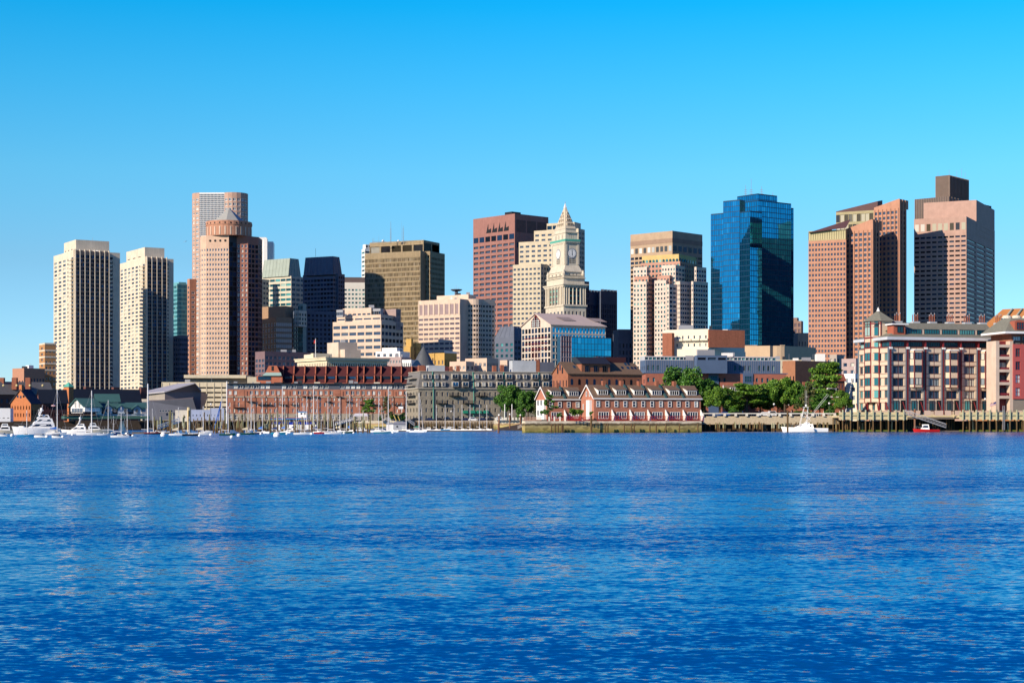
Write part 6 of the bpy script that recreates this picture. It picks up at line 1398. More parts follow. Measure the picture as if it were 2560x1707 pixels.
# ======================================================================================
# BOATS
# ======================================================================================
def hull(mb, L, B, fb, col, deck=white, stripe=None, full=.7, z0=-.25):
    n = 12; rings = []
    for i in range(n + 1):
        t = i / n; k = max(0, (t - .35) / .65); hb = B / 2 * (1 - k ** 2.3) * (full + (1 - full) * min(1, t / .35)); hb = max(hb, .02)
        zs = fb * (1 + .35 * t * t); x = -L / 2 + L * t; rake = (L * .05) * max(0, (t - .7) / .3)
        rings.append([(x + rake, -hb, zs), (x + rake * .6, -hb * .97, zs * .72), (x, -hb * .8, .06), (x, -hb * .4, z0), (x, hb * .4, z0), (x, hb * .8, .06), (x + rake * .6, hb * .97, zs * .72), (x + rake, hb, zs)])
    for a, c in zip(rings, rings[1:]):
        for j in range(7):
            m = col if j not in (0, 6) or stripe is None else stripe
            mb.poly([a[j], c[j], c[j + 1], a[j + 1]][::-1], m)
        mb.poly([a[0], a[7], c[7], c[0]][::-1], deck)
    mb.poly(rings[0], col)
HC = dict(white=M('hull_white', (1.1, 1.08, 1.02), .35, .03), navy=M('hull_navy', (.015, .03, .12), .3), green=M('hull_green', (.01, .09, .06), .3), black=M('hull_black', (.012, .012, .015), .3), teal=M('hull_teal', (.02, .33, .45), .35),
          red=M('hull_red', (.55, .015, .015), .35), sky=M('hull_sky', (.04, .32, .62), .35), cream=M('hull_cream', (.72, .65, .48), .4), grey=M('hull_grey', (.3, .32, .36), .4))
CV = dict(blue=M('canvas_blue', (.01, .13, .5), .8), navy=M('canvas_navy', (.01, .03, .14), .8), cream=M('canvas_cream', (.7, .6, .4), .8), green=M('canvas_green', (.01, .14, .10), .8), white=M('canvas_white', (.75, .75, .74), .8))
ms_ = M('mast_alu', (.95, .92, .88), .4, .03)
def sailboat(px, wl, wpx, mpx, mtop, hc='white', cover=None, rz=0, label='', mast_r=.085, cabin=True, L=None, stripe=None, lean=0):
    D = DW(wl); L = L or max(3.6, wpx * D / F / max(.35, abs(cos(rad(rz))))); B = L * .3; fb = max(.38, L * .095); mh = Z(mtop, D)
    x = X(px, D); o = empty('sailboat', (0, 0, 0), 0, label, 'sailboat', 'sailboats moored in the marina')
    h = MB(); hull(h, L, B, fb, HC[hc], HC['white'] if hc != 'white' else HC['cream'] if cabin is None else HC['white'], HC[stripe] if stripe else None); h.build('hull', o)
    if cabin is not False:
        c = MB(); c.hexa([(-L * .12, -B * .27, fb), (L * .2, -B * .2, fb * 1.1), (L * .2, B * .2, fb * 1.1), (-L * .12, B * .27, fb)], [(-L * .1, -B * .22, fb * 1.8), (L * .14, -B * .14, fb * 1.6), (L * .14, B * .14, fb * 1.6), (-L * .1, B * .22, fb * 1.8)], HC['white']); c.build('cabin', o)
        c = MB()
        for s_ in (-1, 1): c.poly([(-L * .08, s_ * B * .262, fb * 1.25), (L * .13, s_ * B * .205, fb * 1.3), (L * .12, s_ * B * .178, fb * 1.52), (-L * .08, s_ * B * .24, fb * 1.62)], black)
        c.build('cabin_window', o)
    mx_ = ((X(mpx, D) - x) / max(.3, cos(rad(rz)))) if abs(rz) < 60 or abs(rz) > 300 else 0.05 * L
    if abs(rz) > 120: mx_ = -(X(mpx, D) - x)
    mx_ = max(-L * .3, min(L * .3, mx_)); ln = lean * D / F
    m = MB(); m.tube((mx_, 0, fb), (mx_ + ln, 0, mh), mast_r, ms_, 6, mast_r * .7)
    for f in ((.45, .7) if mh > 8 else (.6,)): m.tube((mx_ + ln * f, -B * .28, mh * f), (mx_ + ln * f, B * .28, mh * f), .035, ms_, 4); m.tube((mx_ + ln * f - B * .2, 0, mh * f), (mx_ + ln * f + B * .2, 0, mh * f), .03, ms_, 4)
    m.build('mast', o)
    rg = MB(); top = (mx_ + ln, 0, mh)
    for p in ((L * .52, 0, fb * 1.35), (-L * .49, 0, fb)): rg.tube(p, top, .018, grey, 3)
    for s_ in (-1, 1): rg.tube((mx_ - .1, s_ * B * .42, fb), top, .014, grey, 3)
    rg.build('rigging', o)
    bm = MB(); bm.tube((mx_, 0, fb + .75), (mx_ - L * .4, 0, fb + .85), .06, ms_, 5)
    if cover: 
        bm2 = MB(); bm2.hexa([(mx_, -.1, fb + .8), (mx_ - L * .38, -.07, fb + .88), (mx_ - L * .38, .07, fb + .88), (mx_, .1, fb + .8)], [(mx_, -.05, fb + 1.5), (mx_ - L * .38, -.04, fb + 1.08), (mx_ - L * .38, .04, fb + 1.08), (mx_, .05, fb + 1.5)], CV[cover]); bm2.build('sail_cover', o)
    bm.build('boom', o)
    o.location = (x, D, 0); o.rotation_euler[2] = rad(rz); return o
SB = [
 (65, 1091, 20, 67, 1025, 'sky', None, 5, 'small sky-blue daysailer with a bare mast at far left'),
 (90, 1085, 36, 98, 1023, 'navy', None, 12, 'navy daysailer with a bare leaning mast in front of the big white yacht', .08, True, None, None, -2),
 (141, 1086, 48, 143, 973, 'white', 'blue', 8, 'white sloop with a bright blue sail cover between yacht and cruiser', .12),
 (220, 1087.5, 56, 229, 976, 'white', None, 5, 'large white sloop with a tall mast beside the white motor cruiser', .14),
 (263, 1088, 18, 270, 1000, 'white', None, 20, 'small white dayboat with a tall thin mast just left of the sport cruiser', .07),
 (282, 1087, 20, 284, 1040, 'navy', None, 0, 'low navy hull with a short stub mast next to the red one', .05),
 (299, 1093, 26, 303, 1017, 'white', None, 6, 'white daysailer riding in front of the stern-on motor cruiser', .07),
 (318, 1089, 11, 318, 1022, 'red', None, 55, 'tiny red-hulled sailboat seen end-on left of the tall sloop', .07),
 (381, 1085, 40, 370, 959, 'black', None, 8, 'black-and-red hulled sloop with the thickest white mast', .2, True, None, 'red'),
 (392, 1082, 30, 384, 1021, 'black', None, 8, 'low dark sailboat with a leaning mast right of the thickest mast', .08, True, None, None, -3),
 (442, 1088, 26, 446, 1018, 'white', 'cream', 4, 'white sloop with cream cover in front of the gangway', .07),
 (476, 1089, 38, 473, 1041, 'black', None, -4, 'low black racing sailboat with a short mast'),
 (503, 1087, 46, 508, 1015, 'white', 'cream', 6, 'long white sloop with cream cover right of the black racer', .09),
 (518, 1081, 30, 500, 1018, 'white', None, 6, 'white sloop hidden behind the piles under the pale blue shed', .06),
 (556, 1080, 24, 555, 990, 'white', 'navy', 20, 'sloop with navy cover behind the piles left of the green boat', .07),
 (568, 1088, 38, 571, 1015, 'green', None, 4, 'dark green racing sailboat alone in front of the piles', .07),
 (566, 1079, 34, 567, 953, 'white', None, 15, 'big sloop with a very tall thick white mast behind the green racer', .22),
 (618, 1086, 22, 620, 1018, 'green', 'cream', 8, 'green-and-white dayboat right of the green racer', .06),
 (638, 1085, 19, 637, 1020, 'navy', None, 6, 'low navy dayboat with a leaning thin mast', .06, True, None, None, -3),
 (629, 1078, 26, 628, 985, 'white', None, 25, 'sloop with a tall white mast before the left end of the brick wharf', .11),
 (659, 1083, 20, 656, 1000, 'white', 'blue', -30, 'white sloop with blue cover just left of the ferry boat', .08),
 (695, 1085, 31, 692, 1018, 'teal', 'navy', 4, 'teal-hulled sloop in front of the ferry stern', .06),
 (714, 1082, 20, 712, 1012, 'white', 'blue', -40, 'white sloop with bright blue cover in front of the ferry', .06),
 (706, 1077, 30, 706, 966, 'white', None, 20, 'sloop with a tall mast rising behind the ferry canopy', .13),
 (744, 1079, 30, 741, 988, 'white', 'navy', 15, 'white sloop with navy cover under the ferry wheelhouse', .09),
 (756, 1086, 44, 761, 1013, 'white', None, 5, 'long low white daysailer in front of the ferry bow', .06),
 (767, 1078, 26, 767, 990, 'white', None, 30, 'white sloop right of the ferry wheelhouse', .08),
 (783, 1077, 30, 784, 964, 'white', None, 20, 'sloop with one of the tallest masts beyond the ferry bow', .14),
 (798, 1082, 24, 793, 990, 'white', 'navy', -25, 'white sloop with navy cover right of the ferry bow', .07),
 (802, 1084, 20, 803, 1040, 'red', None, 4, 'low red sailing dinghy right of the ferry', .05),
 (822, 1081, 26, 820, 993, 'white', None, 20, 'white sloop behind the long pale daysailer', .08),
 (832, 1084.5, 42, 836, 1015, 'white', None, 4, 'long pale daysailer right of the red dinghy', .06, True, None, None, -6),
 (848, 1080, 24, 850, 992, 'white', 'cream', -20, 'white sloop with a cream sail cover at mid marina', .09),
 (866, 1082.5, 22, 866, 1015, 'green', None, 3, 'low green hull beside the cream-covered sloop', .06),
 (879, 1080, 20, 874, 986, 'white', 'blue', -35, 'white sloop with bright blue cover left of the small quay tree', .08),
 (897, 1078, 14, 898, 998, 'white', None, 40, 'small sloop behind the tent roof masts', .06),
 (943, 1080, 36, 947, 980, 'white', None, -35, 'white sloop bow-on under the ragged pine', .09),
 (955, 1082.5, 42, 957, 1015, 'teal', None, 4, 'turquoise-striped daysailer in front of the grey floating shed', .06, True, None, 'white', -3),
 (980, 1079.5, 32, 963, 970, 'white', None, -30, 'broad white sloop beside the grey floating shed', .13),
 (1010, 1078, 30, 1016, 978, 'white', None, -35, 'white sloop in front of the grey floating shed', .12),
 (1042, 1080, 36, 1048, 982, 'white', 'green', -30, 'white sloop with a green sail cover, last of the big ones', .11),
 (1056, 1079, 22, 1058, 998, 'white', None, -50, 'white sloop with a backward leaning mast beside the green-covered one', .07, True, None, None, -12),
 (1091, 1076.5, 18, 1091, 1012, 'white', None, -40, 'first of the small keelboats along the dark quay'),
 (1114, 1076, 20, 1113, 1012, 'sky', None, -20, 'small keelboat with a blue fender along the dark quay'),
 (1137, 1077, 18, 1135, 1012, 'white', None, -40, 'third small keelboat along the dark quay'),
 (1157, 1076, 18, 1155, 1011, 'white', None, -35, 'fourth small keelboat along the dark quay'),
 (1177, 1076, 18, 1175, 1011, 'white', None, -40, 'fifth small keelboat along the dark quay'),
 (1200, 1075.5, 20, 1199, 1011, 'white', None, -30, 'sixth small keelboat along the dark quay'),
 (1219, 1075.5, 16, 1217, 1011, 'white', None, -40, 'last small keelboat beside the pale sea wall'),
]
for a in SB:
    px, wl, wp, mp_, mt, hc, cv, rz, lab = a[:9]; k = dict(zip(('mast_r', 'cabin', 'L', 'stripe', 'lean'), a[9:]))
    o = sailboat(px, wl, wp, mp_, mt, hc, cv, rz, lab, **k)
for px, wl, w_, hc, lab in ((100, 1093, 28, 'white', 'open white dinghy alone on the water in front of the big yacht'), (141, 1094, 22, 'white', 'open white dinghy with a dark canopy in front of the blue-covered sloop'), (4, 1090, 26, 'white', 'white hull cut off by the left edge'), (410, 1083, 26, 'white', 'low white skiff right of the thickest mast')):
    D = DW(wl); o = empty('dinghy', (0, 0, 0), 0, lab, 'dinghy'); h = MB(); L = w_ * D / F; hull(h, L, L * .32, .42, HC[hc], HC['cream']); h.build('hull', o); c = MB(); c.box(-.8, .6, -.5, .5, .5, .75, navyw if 'canopy' in lab else HC['grey']); c.build('thwart', o); o.location = (X(px, D), D, 0)
def mlevel(mb, x0, x1, y, z0, z1, rf, rb_, mat, win=None, taper=.88):
    """superstructure level; raked front rf and back rb_"""
    mb.hexa([(x0, -y, z0), (x1, -y * .75, z0), (x1, y * .75, z0), (x0, y, z0)], [(x0 + rb_, -y * taper, z1), (x1 - rf, -y * .62, z1), (x1 - rf, y * .62, z1), (x0 + rb_, y * taper, z1)], mat)
    if win:
        a, c = .35, .78
        for s_ in (-1, 1):
            def p(f, g): xa = x0 + rb_ * g; xb = x1 - rf * g; yy_ = y * (1 - (1 - taper) * g); yf = y * (.75 - .13 * g); return (xa + (xb - xa) * f, s_ * (yy_ + (yf - yy_) * f + .03), z0 + (z1 - z0) * g)
            win.poly([p(.12, a), p(.93, a), p(.88, c), p(.16, c)], g_drk)
        win.poly([(x1 - rf * a + .03, -y * .62, z0 + (z1 - z0) * a), (x1 - rf * a + .03, y * .62, z0 + (z1 - z0) * a), (x1 - rf * c + .03, y * .56, z0 + (z1 - z0) * c), (x1 - rf * c + .03, -y * .56, z0 + (z1 - z0) * c)], g_drk)
def motor(px, wl, L, rz, label, levels, fb=1.0, hc='white', B=None, extra=None, cat='motor yacht'):
    D = DW(wl); B = B or L * .3; o = empty('motor_yacht', (0, 0, 0), 0, label, cat); h = MB(); hull(h, L, B, fb, HC[hc], HC['white'], None, .9); h.build('hull', o)
    z = fb * 1.02; wn = MB()
    for k, (x0, x1, y, hh, rf, rb_) in enumerate(levels):
        s = MB(); mlevel(s, x0 * L, x1 * L, y * B, z, z + hh, rf * L, rb_ * L, HC['white'], wn); s.build(('cabin', 'flybridge', 'hardtop')[min(k, 2)], o); z += hh
    wn.build('window_band', o)
    for s_ in (-1, 1):
        r_ = MB(); r_.tube((L * .1, s_ * B * .4, fb * 1.2 + .6), (L * .5, 0, fb * 1.35 + .6), .025, grey, 4)
        for k in range(5): f = k / 4; p = (L * (.1 + .4 * f), s_ * B * .4 * (1 - f), fb * (1.1 + .25 * f)); r_.tube(p, (p[0], p[1], p[2] + .6), .02, grey, 3)
        r_.build('bow_rail', o)
    if extra: extra(o, L, B, z)
    o.location = (X(px, D), D, 0); o.rotation_euler[2] = rad(rz); return o
def arch(o, L, B, z):
    m = MB(); m.tube((-.05 * L, -B * .3, z), (-.1 * L, -B * .3, z + 1.0), .12, HC['white'], 5); m.tube((-.05 * L, B * .3, z), (-.1 * L, B * .3, z + 1.0), .12, HC['white'], 5); m.box(-.13 * L, -.08 * L, -B * .34, B * .34, z + .95, z + 1.15, HC['white']); m.ball((-.1 * L, -.5, z + 1.4), .26, HC['white']); m.ball((-.1 * L, .5, z + 1.4), .28, HC['white']); m.tube((-.1 * L, 0, z + 1.1), (-.13 * L, 0, z + 2.4), .05, white, 4); m.build('radar_arch', o)
motor(92, 1086, 10.8, 205, 'large white three-deck motor yacht moored stern-right at far left', [(-.38, .2, .42, 1.3, .14, .02), (-.35, .08, .36, 1.1, .12, .03), (-.28, 0, .3, .9, .06, .04)], 1.5, extra=arch)
motor(193, 1085, 7.2, 190, 'white motor cruiser with flybridge left of the large white sloop', [(-.3, .25, .42, 1.0, .2, .02), (-.25, .05, .34, .7, .08, .02)], .9, extra=arch)
motor(243, 1083, 6.5, 15, 'white and tan cabin cruiser behind the large white sloop', [(-.35, .15, .42, .9, .12, .0), (-.3, -.02, .34, .9, .06, .02)], .95, 'cream')
motor(307, 1079, 6.0, 95, 'white motor cruiser seen stern-on with a stacked bridge and small tower', [(-.3, .2, .42, 1.1, .1, .02), (-.25, .1, .36, .9, .06, .02), (-.2, .05, .3, .6, .03, .02)], 1.0, extra=arch)
motor(8, 1084, 5.5, 200, 'cream cabin cruiser cut off by the left edge', [(-.3, .2, .42, 1.0, .12, .02), (-.22, .1, .3, .7, .06, .02)], .9, 'cream')
motor(48, 1081, 5.5, 170, 'dark grey workboat behind the large three-deck yacht', [(-.3, .05, .35, 1.0, .05, .02)], .8, 'black')
for px, wl, lab in ((722, 1079.5, 'small white cabin cruiser behind the ferry piles'), (896, 1079, 'small white runabout at the float left of the pine'), (1070, 1077.5, 'white pontoon boat with a square canopy beside the last big sloop'), (1122, 1075, 'little white launch between the first small keelboats'), (905, 1077.5, 'white skiff with console on the float below the quay tree')):
    motor(px, wl, 3.4, 180, lab, [(-.25, .15, .34, .7, .08, .02)], .5, 'white', cat='motorboat')
def tuna(o, L, B, z):
    m = MB()
    for s_ in (-1, 1):
        for x0, x1 in ((-.02, -.06), (.14, .02)): m.tube((x0 * L, s_ * B * .36, 1.2), (x1 * L, s_ * B * .16, z + 4.6), .06, white, 5)
        m.tube((-.12 * L, s_ * B * .3, z + .3), (.02 * L, s_ * B * .16, z + 3), .04, white, 4)
    for zz_ in (1.6, 3.0, 4.5): m.box(-.07 * L, .05 * L, -B * .2, B * .2, z + zz_, z + zz_ + .1, white)
    m.ball((-.02 * L, 0, z + 5.0), .3, white); m.tube((0, 0, z + 4.6), (0, 0, z + 9.5), .03, white, 4); m.tube((-.03 * L, .3, z + 4.6), (-.03 * L, .3, z + 9.5), .03, white, 4); m.build('lookout_tower', o)
    for s_, e in ((-1, (-.52, 8.5)), (1, (-.5, 8.0))):
        m = MB(); m.tube((.08 * L, s_ * B * .42, 1.4), (e[0] * L, s_ * B * .6, z + e[1]), .05, white, 5, .03); m.build('outrigger', o)
motor(2013, 1079.4, 13.2, 176, 'white sport fishing boat with lookout tower and long raked outriggers', [(-.18, .28, .4, 1.2, .2, .02), (-.1, .06, .3, .5, .06, .02)], 1.15, extra=tuna, cat='fishing boat')
motor(2063, 1077.5, 8.0, 180, 'white cabin boat moored behind the sport fishing boat', [(-.2, .28, .42, 1.6, .08, .02)], .8, cat='motorboat')
motor(2316, 1079.8, 7.4, 180, 'red-hulled motorboat with white wheelhouse in front of the truss gangway', [(-.1, .22, .34, 1.5, .07, .03)], .75, 'red', cat='motorboat')
o = motor(2388, 1075.5, 7.0, 20, 'white speedboat with windscreen half hidden behind the right pier piles', [(-.1, .2, .38, .9, .2, .0)], 1.1, cat='motorboat')
o = motor(2425, 1075, 7.0, 10, 'second white cabin boat seen between the right pier piles', [(-.2, .25, .38, 1.2, .1, .0)], .9, cat='motorboat')
motor(2135, 1074, 9.5, 180, 'red and white boat behind the piles of the turret pier', [(-.2, .2, .3, .8, .1, 0)], 1.0, 'red', cat='motorboat')
sailboat(2200, 1073.5, 80, 2141, 892, 'white', None, 5, 'white sloop behind the turret pier with a thick tall mast and a raked second spar', .2)
m = MB(); dd = 545; m.tube((X(2113, dd), dd, Z(1035, dd)), (X(2138, dd), dd, Z(915, dd)), .14, ms_, 5); m.build('boat_spar', label='raked white spar leaning beside the tall mast left of the condominium', cat='spar')
# ferry
D = 560; o = empty('ferry_boat', (X(730, D), D, 0), 0, 'blue and white harbour ferry boat with a long blue canopy behind the piles', 'ferry')
def fx(p): return X(p, D)
m = MB(); m.prism([(fx(676), D), (fx(790), D), (fx(790), D + 6), (fx(676), D + 6)], Z(1078, D), Z(1061, D), HC['white']); m.prism([(fx(680), D - .1), (fx(786), D - .1), (fx(786), D + 6), (fx(680), D + 6)], Z(1061, D), Z(1055, D), M('ferry_blue', (.005, .03, .35), .4)); m.build('hull', o)
m = MB(); m.hexa([(fx(672), D - .4, Z(1048, D)), (fx(768), D - .4, Z(1048, D)), (fx(768), D + 6, Z(1048, D)), (fx(672), D + 6, Z(1048, D))], [(fx(675), D + .2, Z(1045, D)), (fx(768), D + .2, Z(1045, D)), (fx(768), D + 5, Z(1045, D)), (fx(675), D + 5, Z(1045, D))], M('ferry_roof', (.02, .22, .55), .5)); m.box(fx(676), fx(766), D, D + .2, Z(1045, D), Z(1044, D), red); m.build('canopy', o)
for k in range(9): m = MB(); m.box(fx(682 + k * 10.5), fx(682 + k * 10.5) + .12, D, D + .12, Z(1055, D), Z(1048, D), white); m.build('post', o)
m = MB(); m.box(fx(700), fx(740), D + 2, D + 5, Z(1055, D), Z(1048, D), M('pale_pink_plaster')); m.build('saloon', o)
m = MB(); m.box(fx(745), fx(765), D + .5, D + 4, Z(1045, D), Z(1030, D), HC['white']); m.box(fx(744), fx(766), D + .3, D + 4.2, Z(1030, D), Z(1028, D), M('ferry_roof')); m.build('wheelhouse', o)
for p in (751, 759): m = MB(); m.box(fx(p), fx(p + 4), D + .44, D + .49, Z(1036, D), Z(1031.5, D), g_drk); m.build('window', o)
m = MB(); m.tube((fx(756), D + 2, Z(1028, D)), (fx(756), D + 2, Z(1014, D)), .07, white, 4); m.build('mast', o)
# floats, sheds, tent
for pa, pb, d, lab in ((330, 420, 432, 'floating dock in front of the restaurant piles'), (660, 935, 497, 'long floating dock behind the middle sloops'), (935, 1240, 524, 'floating dock with small keelboats along the dark quay'), (2350, 2400, 512, 'low floating dock under the truss gangway'), (1965, 2080, 512, 'low floating dock beside the sport fishing boat')):
    m = MB(); m.box(X(pa, d), X(pb, d), d, d + 1.8, -.1, .35, M('dock_timber', (.16, .12, .09))); m.build('floating_dock', label=lab, cat='dock')
o = empty('floating_shed', (X(990, 540), 540, 0), 0, 'grey clapboard floating shed with small round window among the white sloops', 'shed'); gs_ = M('grey_clapboard', (.42, .44, .47), .7); D = 540
m = MB(); m.box(X(983, D), X(1016, D), D, D + 4, .2, Z(1060, D), gs_); m.hexa([(X(982, D), D - .3, Z(1060, D)), (X(1017, D), D - .3, Z(1060, D)), (X(1017, D), D + 4.3, Z(1060, D)), (X(982, D), D + 4.3, Z(1060, D))], [(X(984, D), D + 2, Z(1054, D)), (X(1015, D), D + 2, Z(1054, D)), (X(1015, D), D + 2.1, Z(1054, D)), (X(984, D), D + 2.1, Z(1054, D))], grey); m.box(X(965, D), X(983, D), D + .5, D + 4, .2, Z(1058, D), white)
m.hexa([(X(963, D), D + .3, Z(1060, D)), (X(984, D), D + .3, Z(1060, D)), (X(984, D), D + 4, Z(1060, D)), (X(963, D), D + 4, Z(1060, D))], [(X(969, D), D + .3, Z(1055, D)), (X(978, D), D + .3, Z(1055, D)), (X(978, D), D + 4, Z(1055, D)), (X(969, D), D + 4, Z(1055, D))], grey); m.build('shed_body', o)
m = MB(); m.lathe((X(993, D), D - .05, Z(1066, D)), [(.3, -.01), (.3, .01)], black, 8); m.box(X(991, D), X(995, D), D - .06, D - .02, Z(1068, D), Z(1064, D), black); m.build('window', o)
D = 660; o = empty('tent_roof', (X(900, D), D, 3.2), 0, 'white tent roof on thin posts left of the small quay tree', 'tent'); m = MB(); m.hexa([(X(882, D), D, Z(1040, D)), (X(920, D), D, Z(1040, D)), (X(920, D), D + 6, Z(1040, D)), (X(882, D), D + 6, Z(1040, D))], [(X(886, D), D + 2.5, Z(1033, D)), (X(916, D), D + 2.5, Z(1033, D)), (X(916, D), D + 3, Z(1033, D)), (X(886, D), D + 3, Z(1033, D))], M('tent_white', (.72, .72, .76))); m.build('canopy', o)
for p in (883, 901, 919): m = MB(); m.box(X(p, D), X(p, D) + .1, D + .1, D + .2, 3, Z(1040, D), white); m.build('post', o)
# buoys
bp = MB(); bp.ball((0, 0, .15), .42, HC['white'], 10); buoy = bp.build('mooring_buoy', label='', cat='buoy')
for k, (px, wl, s, lab) in enumerate(((30, 1090, 1, 'white mooring buoy near the left edge'), (117, 1093, .8, 'white buoy between the open dinghies'), (157, 1093.5, .8, 'white buoy right of the canopied dinghy'), (181, 1088, .7, 'small buoy left of the large white sloop'), (319, 1092, 1, 'white buoy below the tiny red sailboat'), (332, 1090, .7, 'small buoy right of the tiny red sailboat'), (408, 1090, 1.5, 'large white buoy in front of the low skiff'), (499, 1090, .8, 'white buoy in front of the long white sloop'), (527, 1088, .9, 'white buoy at the bow of the long white sloop'), (579, 1094, .9, 'white buoy nearest the viewer below the green racer'), (597, 1090, 1.1, 'white buoy right of the green racer'), (652, 1085.5, .8, 'white buoy below the blue-covered sloop left of the ferry'), (692, 1091, 1.8, 'largest white buoy alone in front of the ferry'), (717, 1085.5, .7, 'small buoy below the ferry'), (779, 1086, .8, 'white buoy right of the long low daysailer'), (860, 1084, .8, 'white buoy beside the low green hull'), (884, 1083, .7, 'small buoy left of the quay tree float'), (982, 1082.5, .8, 'white buoy in front of the floating shed'))):
    d = DW(wl)
    c = buoy if k == 0 else copy_tree(buoy, (0, 0, 0)); c.location = (X(px, d), d, 0); c.scale = (s, s, s); c['label'] = lab; c['group'] = 'white mooring buoys'

# ======================================================================================
# CARS
# ======================================================================================
def car(label, px, D, z, mat, rz, suv=False):
    o = empty('parked_car', (0, 0, 0), 0, label, 'car', 'cars parked along the quays'); h = 1.75 if suv else 1.45; m = MB()
    side = [(-2.2, .35), (-2.25, .8), (-2.1, .95), (-1.4, 1.0), (1.0, .98), (2.1, .8), (2.25, .55), (2.2, .3)]
    m.hexa([(a, -.87, c) for a, c in side], [(a, .87, c) for a, c in side], mat); m.build('body', o)
    c = MB(); top = [(-1.9 if suv else -1.6, .97), (-1.6 if suv else -1.1, h), (.3, h), (1.1, .97)]; c.hexa([(a, -.8 + (.12 if z_ > 1.2 else 0), z_) for a, z_ in top], [(a, .8 - (.12 if z_ > 1.2 else 0), z_) for a, z_ in top], mat); c.build('roof', o)
    for s_ in (-1, 1):
        g = MB(); g.poly([(-1.45, s_ * .79, 1.03), (.85, s_ * .79, 1.03), (.25, s_ * .70, h - .1), (-1.15, s_ * .70, h - .1)], g_drk); g.build('side_window', o)
        for x in (-1.35, 1.35): w_ = MB(); w_.tube((x, s_ * .7, .33), (x, s_ * .9, .33), .33, black, 10); w_.build('wheel', o)
    g = MB(); g.poly([(1.08, -.7, 1.0), (1.08, .7, 1.0), (.36, .6, h - .08), (.36, -.6, h - .08)], g_drk); g.build('windscreen', o)
    o.location = (X(px, D), D, z); o.rotation_euler[2] = rad(rz); return o
CP = dict(silver=M('car_silver', (.55, .56, .58), .3, .02), navy=M('car_navy', (.01, .02, .08), .3, .02), dark=M('car_dark', (.015, .015, .02), .3, .02), white=M('car_white', (.8, .8, .8), .3, .02), blue=M('car_blue', (.01, .06, .25), .3, .02))
for px, c, rz, suv, lab in ((972, 'silver', 5, 0, 'silver car parked at the left end of the quay under the pine'), (996, 'navy', 12, 1, 'navy car parked between silver car and granite building'), (1040, 'dark', 8, 0, 'dark car parked before the left end of the granite building'), (1076, 'navy', 4, 0, 'navy hatchback parked under the brown-curtained granite windows'), (1098, 'dark', 15, 0, 'dark car parked right of the first drainpipe'), (1120, 'dark', 8, 1, 'dark tall car parked between the first keelboat masts'), (1143, 'dark', 10, 0, 'dark car parked left of the green awnings'), (1166, 'navy', 6, 0, 'navy car parked under the first green awning'), (1184, 'white', 4, 1, 'white car parked under the green awnings'), (1208, 'navy', 8, 0, 'navy car parked under the third green awning'), (1227, 'dark', 8, 0, 'dark car parked under the last green awning'), (1252, 'white', 3, 1, 'white car behind the short square bollards')):
    car(lab, px, 683 if px < 1240 else 640, 3.0, CP[c], rz, bool(suv))
for px, c, rz, suv, lab in ((1814, 'blue', 4, 0, 'blue car in tree shade behind the embankment rail'), (1843, 'dark', 8, 0, 'dark car in tree shade behind the embankment rail'), (1914, 'white', 4, 0, 'white car behind the rail under the middle trees'), (1934, 'white', 4, 1, 'taller white car behind the rail under the middle trees'), (1958, 'dark', 5, 0, 'dark car behind the rail left of the fishing boat tower'), (1985, 'dark', 5, 0, 'dark car behind the rail at the grey mooring piles')):
    car(lab, px, 526, 4.6, CP[c], rz, bool(suv))

